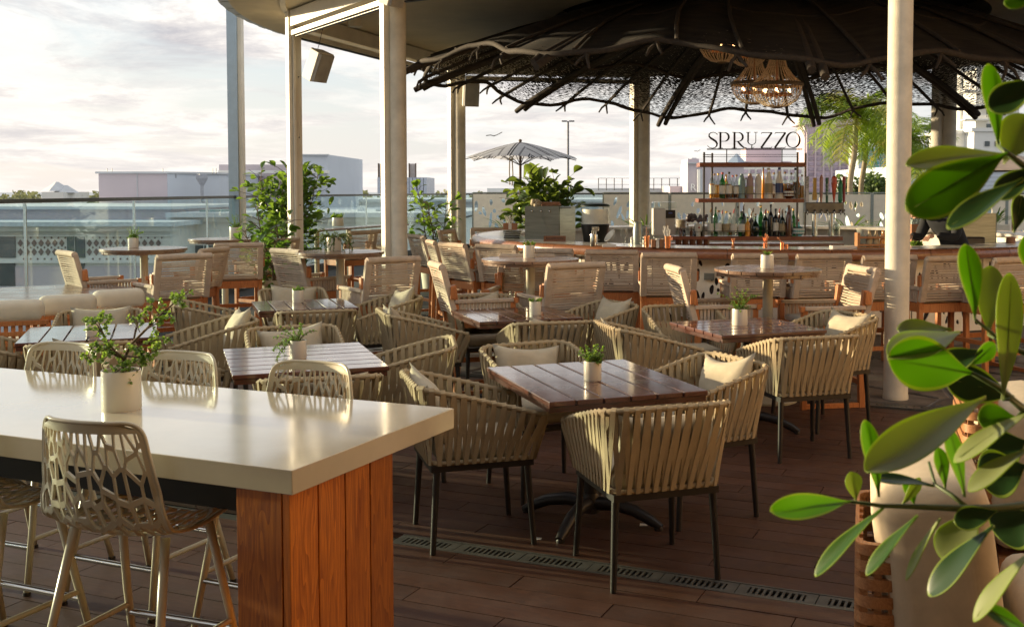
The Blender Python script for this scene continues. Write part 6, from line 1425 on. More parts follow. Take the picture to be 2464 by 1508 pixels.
for s, (x, y, z) in ((1, (.11, -.44, 1.125)), (-1, (-.16, -.47, 1.115))):
    V = [(0, 0, 0), (0, -.05, -.01)]; E = [(0, 1)]; RD = [.026, .032]
    for k in range(4):
        b = len(V); o_ = (k-1.5)*.018; V += [(o_, -.085, -.015), (o_*1.1, -.115+.006*abs(k-1.5), -.035), (o_*1.1, -.125, -.058)]; E += [(1, b), (b, b+1), (b+1, b+2)]; RD += [.0095, .0085, .0075]
    b = len(V); V += [(-.035*s, -.045, -.02), (-.045*s, -.075, -.04)]; E += [(1, b), (b, b+1)]; RD += [.0105, .009]
    h_ = skin_body('hand', V, E, RD, MT['skin'], pn, lvl=1); h_.location = (x, y, z)
# ================================================================ CHANDELIERS
def chandelier():
    t = thing('beaded_chandelier', 'x', 'chandelier', (0, -40, 0), 0, 'beaded basket chandeliers under the canopy')
    bd = MB(); phi = (1+5**.5)/2
    ov = [(1, 0, 0), (-1, 0, 0), (0, 1, 0), (0, -1, 0), (0, 0, 1), (0, 0, -1)]; of = [(0, 2, 4), (2, 1, 4), (1, 3, 4), (3, 0, 4), (2, 0, 5), (1, 2, 5), (3, 1, 5), (0, 3, 5)]
    n = 30
    for k in range(n):
        a = 2*pi*k/n
        for pts in ([(.075, .72), (.085, .60), (.12, .48), (.19, .38), (.262, .315), (.30, .28)], [(.30, .25), (.285, .16), (.235, .08), (.15, .02), (.06, 0)]):
            L_ = 0
            for (r0, z0), (r1, z1) in zip(pts, pts[1:]):
                d = math.hypot(r1-r0, z1-z0); m_ = max(1, int(d/.016))
                for i in range(m_):
                    q = i/m_; r = r0+(r1-r0)*q; z = z0+(z1-z0)*q; c = Vector((r*cos(a), r*sin(a), z)); bd.add([c+Vector(v)*.0088 for v in ov], of)
    bd.build('bead_strands', MT['bead'], t, smooth=True, kind='stuff')
    for z, r, w_ in ((.268, .304, .022), (.72, .08, .012), (.0, .06, .012)):
        m = MB(); m.tube([(r*cos(2*pi*i/40), r*sin(2*pi*i/40), z) for i in range(40)], w_, 8, closed=True); m.build('hoop', MT['ring'], t, smooth=True)
    m = MB(); m.tube([(.17*cos(2*pi*i/30), .17*sin(2*pi*i/30), .15) for i in range(30)], .014, 6, closed=True); m.tube([(0, 0, .1), (0, 0, 1.3)], .012, 6); m.tube([(-.17, 0, .15), (.17, 0, .15)], .008, 5); m.tube([(0, -.17, .15), (0, .17, .15)], .008, 5); m.build('lamp_frame', MT['leather'], t)
    for k in range(6): a = k*pi/3+.3; m = MB(); m.ball((.17*cos(a), .17*sin(a), .195), .015, 8, 6, 1.5); m.build('bulb', MT['bulb'], t, smooth=True); 
    for k in range(6): a = k*pi/3+.3; m = MB(); m.tube([(.17*cos(a), .17*sin(a), .15), (.17*cos(a), .17*sin(a), .18)], .010, 6); m.build('candle', MT['bead'], t)
    return t
CHN = chandelier()
for k, (u, v, y, lb, s) in enumerate([(1869, 258, 13.4, 'nearest beaded basket chandelier with lit bulbs, lowest and rightmost', 1.03), (1815, 250, 14.4, 'beaded chandelier just left of and behind the nearest one', 1.0), (1738, 150, 13.2, 'beaded chandelier glowing through the dark woven canopy at left', .95), (1800, 160, 15.4, 'farthest beaded chandelier above the second one', .95)]):
    o = CHN if k == 0 else dup(CHN, None, None, lb); o['label'] = lb; o.location = at_y(u, v, y); o.scale = (s, s, s)
# ================================================================ UMBRELLA
ua = at_y(1252, 342, 24.8); um = thing('striped_parasol', 'grey and white plaid parasol open behind the left end of the bar', 'parasol', (ua.x, 24.8, 0), .25)
ums = mat('plaid_canvas', (.5, .5, .52), .8); nt2 = ums.node_tree; b_ = nt2.nodes['Principled BSDF']
uvn = nt2.nodes.new('ShaderNodeUVMap'); spx = nt2.nodes.new('ShaderNodeSeparateXYZ'); nt2.links.new(uvn.outputs[0], spx.inputs[0])
def band(inp, fr_, lo, hi):
    a = nt2.nodes.new('ShaderNodeMath'); a.operation = 'MULTIPLY'; a.inputs[1].default_value = fr_; nt2.links.new(inp, a.inputs[0]); f_ = nt2.nodes.new('ShaderNodeMath'); f_.operation = 'FRACT'; nt2.links.new(a.outputs[0], f_.inputs[0])
    r = nt2.nodes.new('ShaderNodeValToRGB'); r.color_ramp.interpolation = 'CONSTANT'; e = r.color_ramp.elements; e[0].color = (.78, .78, .80, 1)
    for p, c in ((.36, (.045, .045, .06, 1)), (.43, (.78, .78, .80, 1)), (.50, (.045, .045, .06, 1)), (.57, (.78, .78, .80, 1)), (.90, (.30, .30, .32, 1))): q = e.new(p); q.color = c
    e[-1].color = (.78, .78, .80, 1); nt2.links.new(f_.outputs[0], r.inputs[0]); return r.outputs[0]
mxx = nt2.nodes.new('ShaderNodeMix'); mxx.data_type = 'RGBA'; mxx.blend_type = 'MULTIPLY'; mxx.inputs[0].default_value = .15; c1_ = band(spx.outputs[0], 1.0, 0, 1); c2_ = band(spx.outputs[1], 1.2, 0, 1); nt2.links.new(c1_, mxx.inputs[6]); nt2.links.new(c2_, mxx.inputs[7]); nt2.links.new(mxx.outputs[2], b_.inputs['Base Color']); tsl = nt2.nodes.new('ShaderNodeBsdfTranslucent'); nt2.links.new(mxx.outputs[2], tsl.inputs[0]); mxs = nt2.nodes.new('ShaderNodeMixShader'); mxs.inputs[0].default_value = .55; nt2.links.new(b_.outputs[0], mxs.inputs[1]); nt2.links.new(tsl.outputs[0], mxs.inputs[2]); nt2.links.new(mxs.outputs[0], [n for n in nt2.nodes if n.type == 'OUTPUT_MATERIAL'][0].inputs[0])
Ru = 1.36; zt_ = ua.z; ze = at_y(0, 383, 24.8).z
for k in range(8):
    a0, a1 = 2*pi*k/8, 2*pi*(k+1)/8; vs = []; uvs = []; n = 8
    for i in range(n+1):
        q = i/n
        for j in range(7):
            p = Vector((cos(a0)*Ru, sin(a0)*Ru, 0)).lerp(Vector((cos(a1)*Ru, sin(a1)*Ru, 0)), j/6)*q; z = zt_-(zt_-ze)*(q**1.25)-.05*sin(pi*j/6)*q*(1-q*.2)*0+.045*sin(pi*j/6)*q; vs.append((p.x, p.y, z)); uvs.append(((j/6-.5)*q*2.2+.5, q*2.2))
    fs = [(i*7+j, (i+1)*7+j, (i+1)*7+j+1, i*7+j+1) for i in range(n) for j in range(6)]
    me = bpy.data.meshes.new('canvas_panel'); me.from_pydata(vs, [], fs); ul = me.uv_layers.new(name='UVMap'); ul.data.foreach_set('uv', [c for l in me.loops for c in uvs[l.vertex_index]]); me.materials.append(ums); me.polygons.foreach_set('use_smooth', [True]*len(fs)); inst('canvas_panel', me, um)
    m = MB(); m.bar((0, 0, zt_-.10), (cos(a0)*Ru*.98, sin(a0)*Ru*.98, ze-.02), .018); m.bar((cos(a0)*Ru*.5, sin(a0)*Ru*.5, zt_-(zt_-ze)*.42-.04), (0, 0, ze-.15), .014); m.build('rib', MT['darkmetal'], um)
m = MB(); m.tube([(0, 0, 0), (0, 0, zt_)], .03, 12); m.ball((0, 0, zt_+.03), .04, 8, 6); m.build('pole', MT['bark'], um)
m = MB(); m.tube([(-.35, -.8, ze+.02), (-.33, -.8, ze-.35), (-.35, -.8, ze-.62)], .014, 6); m.tube([(-.40, -.8, ze+.02), (-.41, -.8, ze-.3), (-.40, -.8, ze-.60)], .014, 6); m.build('tie_strap', MT['linen'], um)
t = thing('striped_parasol', 'brown parasol edge peeking out behind the leaves at far right', 'parasol', (at_y(2440, 400, 22).x, 22, 0)); m = MB(); m.lathe([(1.3, at_y(0, 412, 22).z), (.9, at_y(0, 400, 22).z), (.02, at_y(0, 372, 22).z)], 8, capb=False); m.build('canvas', mat('brown_canvas', (.33, .25, .19), .8), t); m = MB(); m.tube([(0, 0, 0), (0, 0, 2.3)], .03, 8); m.build('pole', MT['bark'], t)
# ================================================================ BUILDINGS
LAV = mat('lavender_stucco', (.52, .47, .51), .85, var=.06, scale=.3); BLU = mat('pale_blue_stucco_and_shade', (.54, .59, .66), .85, var=.05, scale=.3); PNK = mat('pink_stucco', (.60, .50, .55), .85, var=.05, scale=.3); WHT = mat('white_stucco', (.74, .74, .71), .85, var=.05, scale=.4)
WIN = mat('window_glass', (.05, .07, .08), .12, var=.5, scale=.4, objvar=.3, coat=.3); PWIN = mat('violet_window_glass', (.40, .33, .42), .2, var=.3, scale=.5, objvar=.15, coat=.3); TEAL = mat('teal_glass', (.02, .26, .32), .12, objvar=.25, coat=.5); ROOF = mat('grey_roof', (.52, .55, .58), .8, var=.1, scale=.5); MTL = mat('ribbed_metal', (.42, .47, .55), .4, metal=.4); TER = mat('terracotta_diamond', (.20, .15, .14), .8)
ZG = -16
def bx_(mb, u0, u1, vt, vb, y, dep, dx=0):
    a = at_y(u0, vt, y); b = at_y(u1, vb, y); mb.box(((a.x+b.x)/2+dx, y+dep/2, (a.z+b.z)/2), (abs(b.x-a.x), dep, abs(a.z-b.z))); return mb
def block(t, name, u0, u1, vt, y, dep, m, zb=ZG, cap=None):
    a = at_y(u0, vt, y); b = at_y(u1, vt, y); mb = MB(); mb.box(((a.x+b.x)/2, y+dep/2, (a.z+zb)/2), (b.x-a.x, dep, a.z-zb)); mb.build(name, m, t)
    if cap: mb = MB(); mb.box(((a.x+b.x)/2, y+dep/2, a.z+cap/2-.02), (b.x-a.x+cap*1.6, dep+cap, cap)); mb.build('parapet', m if name != 'x' else m, t)
def win(t, u0, u1, v0, v1, y, m=WIN, name='window', frame=True):
    a = at_y(u0, v0, y); b = at_y(u1, v1, y); mb = MB(); mb.box(((a.x+b.x)/2, y+.02, (a.z+b.z)/2), (b.x-a.x, .14, a.z-b.z)); return mb.build(name, m, t)
def tower_faces(t, u0, um, u1, vt0, vtm, vt1, y0, m1, m2, zb=ZG, depth=14):
    """corner building: edge at um nearest; left face to u0, right face to u1"""
    c = at_y(um, vtm, y0); z = c.z; s0 = (z-EYE)
    def on(u, v): d = ray(u, v); k = s0/d.z; return Vector((d.x*k, d.y*k, z))
    return c
# left block above the balustrade
y = 62
t = thing('flat_roof_block', 'lavender flat roofed block, shade painted on right wall, rising behind the balustrade at left', 'building', (0, 0, ZG)); t.location = (0, 0, 0)
a = at_y(237, 418, y); b = at_y(402, 414, y); c = at_y(527, 417, y+7)
c = at_y(527, 417, y+3); bk_y = y+16
def slabpoly(t, name, pts, z0, z1, m): mb = MB(); mb.prism([(p[0], p[1]) for p in pts], z0, z1); return mb.build(name, m, t)
slabpoly(t, 'left_wall', [(a.x, a.y), (b.x, b.y), (b.x, b.y+.3), (a.x, a.y+12)], ZG, a.z, LAV)
slabpoly(t, 'right_wall', [(b.x+.004, b.y), (c.x, c.y), (c.x, c.y+8), (b.x+.004, b.y+.3)], ZG, a.z-.01, BLU)  # bluer than the left wall: its shade is put into the colour
slabpoly(t, 'roof', [(a.x-.15, a.y-.1), (b.x, b.y-.15), (c.x+.1, c.y-.1), (c.x, c.y+12), (a.x, a.y+12)], a.z+.004, a.z+.12, ROOF)
for u, v0, v1 in ((426, 424, 452), (500, 426, 440)):
    q = at_y(u, v0, y+1.5); mb = MB(); mb.lathe([(.12, -.5), (.35, -.1), (.35, .15), (.01, .15)], 4, (q.x, y+.5, q.z)); mb.tube([(q.x, y+.5, q.z-.4), (q.x, y+.5, q.z-1.4), (q.x+(.0 if u < 450 else .9), y+.6, q.z-2.2), (q.x+(.0 if u < 450 else .9), y+.6, q.z-4)], .1, 8); mb.build('drain_pipe', mat('pipe_grey', (.32, .34, .38), .6), t)
for u in (330, 478): q0 = at_y(u, 418, y+(0 if u < 402 else 1.7)); mb = MB(); mb.box((q0.x, q0.y-.02+(0 if u < 402 else .2), q0.z-4), (.04, .05, 8)); mb.build('wall_joint', ROOF, t)
for u in (258, 270, 392, 512, 520): mb = MB(); mb.tube([(at_y(u, 416, y+2).x, y+2, a.z), (at_y(u, 416, y+2).x, y+2, a.z+.35)], .02, 4); mb.build('lightning_rod', MT['lamp'], t)
# taller block B
t = thing('stepped_block', 'pale lavender block with a higher blue grey stair tower behind the leafy shrub', 'building', (0, 0, 0))
block(t, 'main_wall', 527, 746, 396, 74, 14, LAV); block(t, 'stair_tower', 727, 787, 372, 73, 12, BLU)
mb = MB(); bx_(mb, 525, 790, 410, 417, 72.7, .4); mb.build('ledge', WHT, t); mb = MB(); bx_(mb, 727, 789, 371, 374, 72.8, .4); mb.build('parapet', ROOF, t)
mb = MB(); q = at_y(762, 400, 72.7); mb.tube([(q.x, 72.7, q.z+.1), (q.x, 72.7, -6)], .10, 8); mb.build('drain_pipe', ROOF, t)
mb = MB(); bx_(mb, 548, 568, 428, 462, 73.4, .8); mb.build('utility_cabinet', ROOF, t)
# corrugated plant room
t = thing('rooftop_plant_room', 'small corrugated metal plant room with tall side screens beyond the balustrade', 'building', (0, 0, 0))
for k in range(14): q0 = 908+k*8.57; mb = MB(); bx_(mb, q0, q0+7.6, 427, 466, 66, 3.5+.1*(k % 2)); mb.build('metal_panel', MTL, t)
for u0, u1 in ((910, 930), (984, 1000)): mb = MB(); bx_(mb, u0, u1, 394, 427, 66.5, .3); mb.build('side_screen', mat('screen_panel_cream', (.55, .50, .48), .7), t); mb = MB(); bx_(mb, u0-1, u0+1, 393, 428, 66.3, .2); bx_(mb, u1-1, u1+1, 393, 428, 66.3, .2); mb.build('screen_post', MT['bark'], t)
# lower white building facing us with diamond pattern
y = 46
t = thing('white_office_building', 'low white building with two rows of brown diamonds and dark windows at left', 'building', (0, 0, 0))
block(t, 'upper_wall', -420, 412, 500, y+3, 12, LAV, zb=-2); mb = MB(); bx_(mb, -430, 415, 497, 504, y+2.7, 13); mb.build('roof_edge', ROOF, t)
block(t, 'facade', -430, 410, 545, y, 14, WHT); mb = MB(); bx_(mb, -440, 418, 534, 545, y-.9, 15); mb.build('cornice_top', mat('pale_blue_ledge', (.50, .56, .60), .7), t); mb = MB(); bx_(mb, -440, 412, 545, 556, y-.5, 1); mb.build('cornice', WHT, t); mb = MB(); bx_(mb, -440, 411, 566, 569, y-.2, .5); bx_(mb, -440, 411, 629, 633, y-.2, .5); mb.build('string_course', WHT, t)
dmb = MB(); w2 = at_y(1, 0, y).x-at_y(0, 0, y).x; dmb.prism([(-6.2*w2, 0), (0, -8.6*w2), (6.2*w2, 0), (0, 8.6*w2)], -.03, .03, Matrix.Rotation(pi/2, 3, 'X')); dme = dmb.mesh('diamond', TER)
def dia(u0, u1):
    u = u0+8
    while u < u1-4:
        for v in (585, 606): q = at_y(u, v, y-.02); inst('diamond', dme, t, (q.x, y-.02, q.z))
        q = at_y(u+8.3, 595.5, y-.02); o = inst('diamond', dme, t, (q.x, y-.012, q.z)); o.scale = (.32, 1, .32)
        for v in (572, 623): q = at_y(u+8.3, v, y-.02); o = inst('diamond', dme, t, (q.x, y-.012, q.z)); o.scale = (.35, 1, .3)
        u += 16.6
dia(41, 160); dia(207, 398)
for u0, u1 in ((-60, 38), (162, 205), (-190, -100)):
    for v0, v1 in ((568, 620), (632, 688), (700, 750)): win(t, u0, u1, v0, v1, y-.02); mb = MB(); bx_(mb, u0+(u1-u0)*.38, u0+(u1-u0)*.42, v0, v1, y-.12, .1); mb.build('window_mullion', WHT, t)
mb = MB(); bx_(mb, -440, 410, 640, 900, y-.05, .1); mb.build('lower_wall', LAV, t)
t2 = thing('white_roof_wing', 'white wing with flat blue grey roof right of the diamond wall', 'building', (0, 0, 0))
block(t2, 'wing_wall', 404, 1100, 530, 49, 12, WHT); mb = MB(); bx_(mb, 398, 1110, 512, 523, 48.2, 14); mb.build('roof_slab', ROOF, t2); mb = MB(); bx_(mb, 400, 1105, 523, 534, 48.6, 1); mb.build('cornice', WHT, t2)
for u0, u1 in ((418, 560), (1000, 1050)): win(t2, u0, u1, 590, 622, 48.98); mb = MB(); [bx_(mb, u0+(u1-u0)*q, u0+(u1-u0)*q+2, 590, 622, 48.88, .1) for q in (.25, .5, .75)]; mb.build('window_mullion', WHT, t2)
mb = MB()
for i in range(4): bx_(mb, 860+60*i, 872+60*i, 496, 512, 52, .8)
mb.tube([at_y(905, 505, 52), at_y(960, 505, 52), at_y(975, 498, 52), at_y(1040, 498, 52)], .15, 6); mb.build('roof_duct', ROOF, t2)
mb = MB(); bx_(mb, 480, 530, 505, 512, 50, 1.5); mb.build('roof_unit', mat('teal_grey_unit', (.2, .3, .3), .6), t2)
t3 = thing('long_flat_roof', 'long pale flat roof beyond the balustrade in the middle', 'building', (0, 0, 0)); block(t3, 'walls', 760, 1560, 484, 84, 20, BLU); mb = MB(); bx_(mb, 755, 1565, 480, 486, 83.5, 21); mb.build('roof_edge', ROOF, t3)
t3 = thing('parking_roof', 'grey parking roof with wire fence behind the middle columns', 'building', (0, 0, 0)); block(t3, 'walls', 1180, 1700, 462, 110, 30, ROOF, cap=.4)
fm = thing('chain_link_fence', 'thin wire fence on posts along the parking roof', 'fence', (0, 0, 0)); mb = MB()
for k in range(13): q = at_y(1440+k*19, 458, 109); mb.tube([(q.x, 109, q.z), (q.x, 109, at_y(0, 429, 109).z)], .05, 5)
mb.build('post', MT['lamp'], fm); mb = MB(); [mb.bar(at_y(1440, v, 109), at_y(1668, v, 109), .04) for v in (429, 444, 456)]; mb.build('rail', MT['lamp'], fm)
# building with R
t = thing('stair_core_building', 'lavender stair building marked with a white R left of the shelf', 'building', (0, 0, 0)); block(t, 'walls', 1655, 1790, 393, 95, 7, LAV); block(t, 'stair_head', 1655, 1682, 382, 97, 6, LAV); mb = MB(); bx_(mb, 1654, 1792, 391, 394, 94.7, .5); mb.build('roof_edge', ROOF, t)
inst('letter', text_mesh('R', at_y(0, 441, 94.8).z-at_y(0, 465, 94.8).z, mat('white_letter', (.85, .85, .85), .5), .03), t, at_y(1668, 451.5, 94.9))
mb = MB(); bx_(mb, 1664, 1676, 380, 393, 98, 2); mb.tube([at_y(1684, 408, 94.5), at_y(1684, 475, 94.5)], .25, 6); mb.build('vent', ROOF, t)
mb = MB(); bx_(mb, 1612, 1652, 448, 470, 100, 10); tag(mb.build('roof_kiosk', LAV), 'small lavender roof kiosk left of the R building', 'building')
# pink terraced building behind the sign
t = thing('terraced_building', 'pink terraced apartment block seen behind the sign and bottles', 'building', (0, 0, 0)); Y0 = 150
block(t, 'tower_body', 1795, 1880, 356, Y0+7, 5, PNK); block(t, 'mid_body', 1760, 1905, 388, Y0, 6, PNK); block(t, 'base_body', 1735, 1935, 400, Y0-4, 3.9, WHT)
for r in range(4):
    for c_ in range(12): win(t, 1742+c_*16, 1752+c_*16, 408+r*16, 417+r*16, Y0-4.1, PWIN)
for c_ in range(5): win(t, 1766+c_*28, 1784+c_*28, 391, 397, Y0-.1, WIN)
mb = MB(); q = at_y(1775, 378, Y0-2); mb.lathe([(1.5, -.9), (.05, .5)], 4, (q.x, Y0-1, q.z)); mb.build('glass_pyramid', mat('slate_blue_glass', (.20, .26, .36), .2), t)
# pink tower with window grid
t = thing('pink_tower', 'tall lavender pink tower with a regular window grid behind the taps', 'building', (0, 0, 0)); Y1 = 170
block(t, 'tower_body', 1936, 2064, 300, Y1, 6, PNK, cap=1.2)
for r in range(13):
    for c_ in range(6): win(t, 1946+c_*19.6, 1961+c_*19.6, 328+r*12.6, 335.5+r*12.6, Y1-.05, PWIN)
mb = MB()
for c_ in range(7): bx_(mb, 1941.5+c_*19.6, 1943.5+c_*19.6, 312, 500, Y1-.4, .5)
mb.build('pier', PNK, t)
t = thing('white_balcony_tower', 'slim white tower with balconies behind the last letter of the sign', 'building', (0, 0, 0)); block(t, 'tower_body', 1932, 1962, 304, 200, 3, WHT)
for r in range(14): mb = MB(); bx_(mb, 1929, 1950, 311+r*11, 314+r*11, 198, 3); mb.build('balcony_slab', WHT, t)
# teal glass building
t = thing('teal_glass_building', 'teal glass curtain wall building right of the palm trunks', 'building', (0, 0, 0)); Y2 = 140; block(t, 'body', 2066, 2250, 350, Y2, 5, BLU)
for r in range(11):
    for c_ in range(16): win(t, 2073+c_*11, 2081.5+c_*11, 357+r*10.3, 365+r*10.3, Y2-.05, TEAL, 'pane')
# white condominium at right
t = thing('white_condominium', 'white condominium with stacked balconies at the upper right', 'building', (0, 0, 0)); Y3 = 120; block(t, 'tower_body', 2311, 2455, 150, Y3, 4, WHT); block(t, 'corner_bay', 2350, 2410, 165, Y3-4, 5, WHT)
for r in range(6):
    v = 195+r*34.5
    win(t, 2316, 2321, v-2, v+14, Y3-.05); win(t, 2374, 2385, v, v+18, Y3-4.05); mb = MB(); bx_(mb, 2322, 2396, v+22, v+25, Y3-6.2, 2.4); mb.build('balcony_slab', WHT, t)
    mb = MB(); bx_(mb, 2324, 2396, v+11.5, v+12.7, Y3-6.2, .15)
    for k in range(16): bx_(mb, 2325+k*4.6, 2325.9+k*4.6, v+12, v+22, Y3-6.2, .1)
    mb.build('balcony_rail', WHT, t); win(t, 2326, 2346, v-6, v+20, Y3-.08, mat('balcony_recess', (.22, .20, .18), .8), 'balcony_opening')
    win(t, 2413, 2420, v-2, v+14, Y3-.05)
t = thing('white_low_building', 'white low building with stepped parapet below the condominium', 'building', (0, 0, 0)); Y4 = 90; block(t, 'west_body', 2281, 2350, 322, Y4, 5, WHT, cap=.3); block(t, 'east_body', 2344, 2600, 316, Y4-2, 6, WHT, cap=.3)
for k in range(6): win(t, 2370+k*24, 2381+k*24, 340, 352, Y4-2.05)
t = thing('pale_blue_hall', 'pale blue clad hall with dark windows behind the screens at right', 'building', (0, 0, 0)); Y5 = 44; block(t, 'hall_body', 2180, 2700, 398, Y5, 12, BLU)
for k in range(7): mb = MB(); bx_(mb, 2180, 2700, 405+k*10, 406+k*10, Y5-.03, .05); mb.build('cladding_joint', ROOF, t)
mb = MB(); bx_(mb, 2070, 2700, 462, 465, Y5-1.5, 1); mb.build('dark_rail', MT['lamp'], t)
for u0, u1 in ((2192, 2225), (2290, 2330), (2360, 2400), (2420, 2460)): win(t, u0, u1, 468, 486, Y5-.05)
# trees along the coast and house
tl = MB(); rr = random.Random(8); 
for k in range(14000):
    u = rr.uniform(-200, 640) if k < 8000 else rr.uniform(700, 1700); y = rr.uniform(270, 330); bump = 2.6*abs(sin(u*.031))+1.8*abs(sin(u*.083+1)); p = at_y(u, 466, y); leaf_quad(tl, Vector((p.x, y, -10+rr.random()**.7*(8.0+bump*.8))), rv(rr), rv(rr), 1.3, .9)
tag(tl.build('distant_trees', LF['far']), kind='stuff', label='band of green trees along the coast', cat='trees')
t = thing('coastal_house', 'white house with hipped roofs among the trees on the horizon', 'house', (0, 0, 0)); block(t, 'walls', 100, 152, 462, 262, 14, WHT)
for u, w_, v in ((118, 3.4, 455), (140, 2.8, 459)): q = at_y(u, v, 262); mb = MB(); mb.lathe([(w_*1.2, 0), (.4, 2.0*w_/3)], 4, (q.x, 266, q.z-.5)); mb.build('roof', ROOF, t)
# lamp post, gulls
p = at_y(1367, 292, 70); t = thing('street_lamp', 'tall thin double headed street lamp above the fig plant', 'street lamp', (p.x, 70, ZG)); H_ = p.z-ZG; m = MB(); m.tube([(0, 0, 0), (0, 0, H_)], [.12, .06], 8); m.build('pole', MT['lamp'], t); m = MB(); m.box((-.24, 0, H_), (.34, .2, .09)); m.box((.24, 0, H_), (.34, .2, .09)); m.build('lamp_head', MT['lamp'], t)
for u, v, y, s, l in ((1189, 327, 40, .30, 'gull gliding above the parasol, left of the lamp post'), (1678, 364, 60, .17, 'tiny distant gull left of the sign')):
    m = MB(); pts = [(-1, .0, .05), (-.45, .05, .12), (0, 0, 0), (.5, .05, .22), (1.0, .0, .48)]; vs = []
    for x, yy, z in pts: w_ = .10*(1-abs(x)*.8)+.02; vs += [(x*s, (yy-w_)*s, z*s), (x*s, (yy+w_)*s, z*s+.01), (x*s, yy*s, z*s-.025)]
    fs = []
    for i in range(4): a = i*3; fs += [(a, a+3, a+4, a+1), (a+1, a+4, a+5, a+2), (a+2, a+5, a+3, a)]
    m.add(vs, fs); m.tube([(-.02*s, -.28*s, 0), (0, 0, 0), (.02*s, .3*s, .02)], [.02*s, .07*s, .02*s], 6); o = m.build('gull', MT['bird'], loc=at_y(u, v, y)); tag(o, l, 'bird')
# ================================================================ FOREGROUND CLUSIA
fg = thing('clusia_bush', 'big leaved clusia bush reaching in from the right in the near foreground', 'bush', (1.35, 1.75, 0))
base = Vector((1.35, 1.75, 0))
def fl(u0, v0, u1, v1, w, d0, kind='clusia', roll=0, d1=None, curl=.10, cup=.10):
    """leaf from stem point (u0,v0) to tip (u1,v1), w = width in photo pixels, d = distance"""
    a = at_y(u0, v0, d0); b = at_y(u1, v1, d1 or d0); d = b-a; L_ = d.length; W_ = w/FPX*(d0+(d1 or d0))/2
    view = (a-Vector((0, 0, EYE))).normalized(); Z = -view; Y = d.normalized(); X = Y.cross(Z).normalized(); Z = X.cross(Y); M = Matrix((X, Y, Z)).transposed() @ Matrix.Rotation(roll, 3, 'Y')
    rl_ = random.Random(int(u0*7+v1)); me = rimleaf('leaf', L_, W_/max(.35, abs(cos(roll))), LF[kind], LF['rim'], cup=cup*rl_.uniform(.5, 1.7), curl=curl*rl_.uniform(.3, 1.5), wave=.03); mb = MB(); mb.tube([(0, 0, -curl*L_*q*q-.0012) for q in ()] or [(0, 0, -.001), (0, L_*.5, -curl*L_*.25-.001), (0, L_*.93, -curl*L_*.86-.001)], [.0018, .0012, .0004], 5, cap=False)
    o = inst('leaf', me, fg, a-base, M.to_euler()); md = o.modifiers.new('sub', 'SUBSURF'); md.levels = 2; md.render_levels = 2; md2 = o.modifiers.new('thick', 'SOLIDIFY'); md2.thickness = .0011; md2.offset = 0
    mb.build('midrib', LF['clusia_pale'], o); return o
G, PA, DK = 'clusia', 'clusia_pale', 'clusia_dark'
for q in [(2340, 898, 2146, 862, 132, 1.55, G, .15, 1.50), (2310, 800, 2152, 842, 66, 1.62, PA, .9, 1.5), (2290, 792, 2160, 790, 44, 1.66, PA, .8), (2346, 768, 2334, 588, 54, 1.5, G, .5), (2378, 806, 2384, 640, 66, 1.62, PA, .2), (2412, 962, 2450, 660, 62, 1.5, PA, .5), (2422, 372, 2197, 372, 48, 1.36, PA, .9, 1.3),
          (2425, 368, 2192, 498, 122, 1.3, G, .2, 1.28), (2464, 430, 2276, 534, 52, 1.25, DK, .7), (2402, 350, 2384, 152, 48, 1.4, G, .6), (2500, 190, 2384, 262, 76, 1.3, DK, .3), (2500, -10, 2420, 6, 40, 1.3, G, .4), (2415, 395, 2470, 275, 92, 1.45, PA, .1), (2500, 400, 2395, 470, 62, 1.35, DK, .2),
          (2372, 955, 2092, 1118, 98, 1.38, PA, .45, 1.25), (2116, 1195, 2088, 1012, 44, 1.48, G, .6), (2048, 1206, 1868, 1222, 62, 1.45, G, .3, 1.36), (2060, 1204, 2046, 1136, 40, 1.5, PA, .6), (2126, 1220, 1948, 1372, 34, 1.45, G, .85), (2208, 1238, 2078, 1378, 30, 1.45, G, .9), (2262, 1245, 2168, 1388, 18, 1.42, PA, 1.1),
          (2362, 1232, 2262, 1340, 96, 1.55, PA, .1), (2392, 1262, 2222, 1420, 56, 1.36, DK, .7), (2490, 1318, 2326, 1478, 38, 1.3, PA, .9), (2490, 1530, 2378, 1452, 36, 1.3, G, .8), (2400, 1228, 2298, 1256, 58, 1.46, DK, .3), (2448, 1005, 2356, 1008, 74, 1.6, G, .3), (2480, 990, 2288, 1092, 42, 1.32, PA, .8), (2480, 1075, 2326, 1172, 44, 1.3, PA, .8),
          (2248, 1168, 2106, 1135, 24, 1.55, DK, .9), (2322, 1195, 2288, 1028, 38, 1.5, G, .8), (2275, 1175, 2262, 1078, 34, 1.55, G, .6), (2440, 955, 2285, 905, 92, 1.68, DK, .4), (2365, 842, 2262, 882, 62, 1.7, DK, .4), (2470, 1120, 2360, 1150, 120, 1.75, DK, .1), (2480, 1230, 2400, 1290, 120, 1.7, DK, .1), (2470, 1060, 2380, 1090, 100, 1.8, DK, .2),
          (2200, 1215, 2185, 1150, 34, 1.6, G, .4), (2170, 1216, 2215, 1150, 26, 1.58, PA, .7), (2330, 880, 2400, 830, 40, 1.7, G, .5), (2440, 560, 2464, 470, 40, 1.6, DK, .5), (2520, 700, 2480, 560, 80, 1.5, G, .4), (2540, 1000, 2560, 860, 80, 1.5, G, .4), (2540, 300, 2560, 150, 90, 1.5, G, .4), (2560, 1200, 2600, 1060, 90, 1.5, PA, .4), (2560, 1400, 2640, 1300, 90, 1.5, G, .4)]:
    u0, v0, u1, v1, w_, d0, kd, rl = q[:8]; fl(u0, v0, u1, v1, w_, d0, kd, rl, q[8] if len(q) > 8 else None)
m = MB()
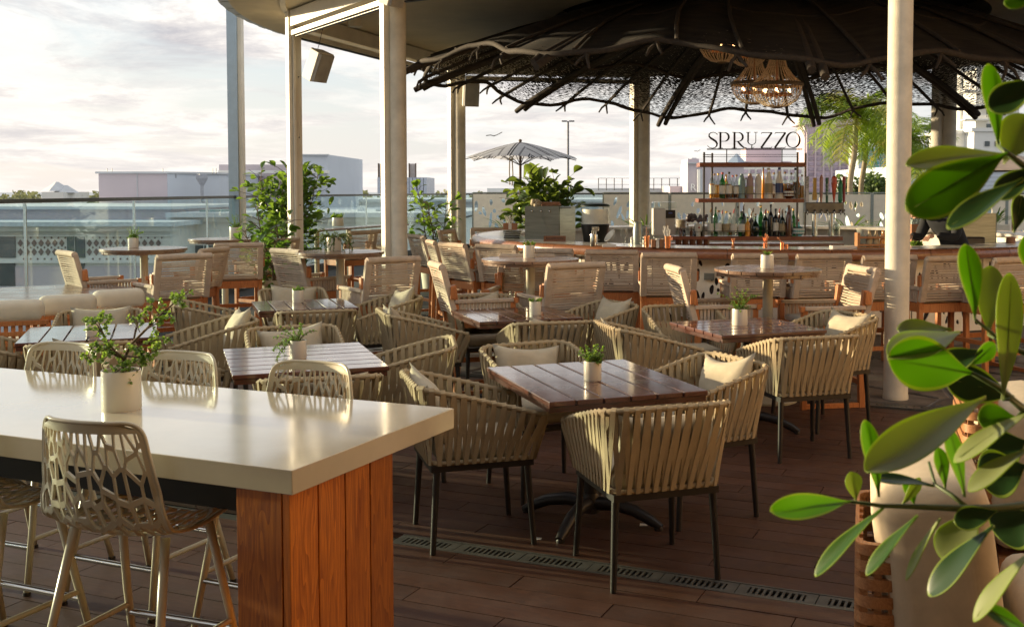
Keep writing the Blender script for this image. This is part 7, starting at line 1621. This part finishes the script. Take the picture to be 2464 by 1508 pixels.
def stem(pts, r0, r1): P_ = [at_y(u, v, d)-base for u, v, d in pts]; n = len(P_); m.tube(P_, [r0+(r1-r0)*i/(n-1) for i in range(n)], 8)
stem([(2560, 1120, 1.6), (2464, 985, 1.6), (2400, 930, 1.57), (2336, 896, 1.55)], .0075, .003); stem([(2560, 900, 1.6), (2464, 848, 1.6), (2420, 828, 1.58), (2346, 768, 1.5)], .006, .002); stem([(2420, 828, 1.58), (2378, 806, 1.62)], .003, .002); stem([(2560, 1260, 1.55), (2464, 1215, 1.52), (2400, 1222, 1.5), (2300, 1222, 1.48), (2200, 1218, 1.46), (2120, 1216, 1.46), (2048, 1206, 1.45)], .0075, .0022)
stem([(2330, 1222, 1.49), (2290, 1190, 1.5), (2250, 1165, 1.54), (2235, 1110, 1.56)], .004, .002); stem([(2560, 440, 1.4), (2464, 400, 1.4), (2425, 370, 1.36), (2400, 350, 1.4)], .006, .0025); stem([(2560, 1550, 1.5), (2580, 1260, 1.55), (2575, 900, 1.6), (2570, 440, 1.4), (2590, 0, 1.4)], .014, .006)
stem([(2464, 985, 1.6), (2430, 960, 1.5), (2412, 962, 1.5)], .003, .002); stem([(2464, 985, 1.6), (2440, 1010, 1.6)], .003, .002)
q = at_y(2580, 1500, 1.5)-base; m.tube([(q.x, q.y, q.z), (.1, 0, .5), (.05, 0, .38)], .015, 8)
m.build('branches', mat('green_stem', (.075, .11, .03), .5, var=.3), fg, smooth=True)
pl_ = thing('planter', 'dark planter of the foreground bush just outside the right edge', 'planter', (1.42, 1.75, 0)); mb = MB(); mb.box((0, 0, .2), (.45, .45, .4)); mb.build('planter_box', MT['darkmetal'], pl_, bev=.01); fg.location = base
# small scraps on the floor
for k, (u, v) in enumerate(((1292, 1296), (1548, 1263))):
    m = MB(); m.add([(-.02, -.015, .002), (.02, -.012, .004), (.024, .014, .002), (-.016, .016, .006), (-.02, -.015, .0005), (.02, -.012, .0005), (.024, .014, .0005), (-.016, .016, .0005)], [(0, 1, 2, 3), (4, 7, 6, 5), (0, 4, 5, 1), (1, 5, 6, 2), (2, 6, 7, 3), (3, 7, 4, 0)]); tag(m.build('paper_scrap', MT['paper'], loc=at_z(u, v, 0)), ['small white paper scrap on the deck left of the table foot', 'small white paper scrap under the nearest armchair'][k], 'litter')
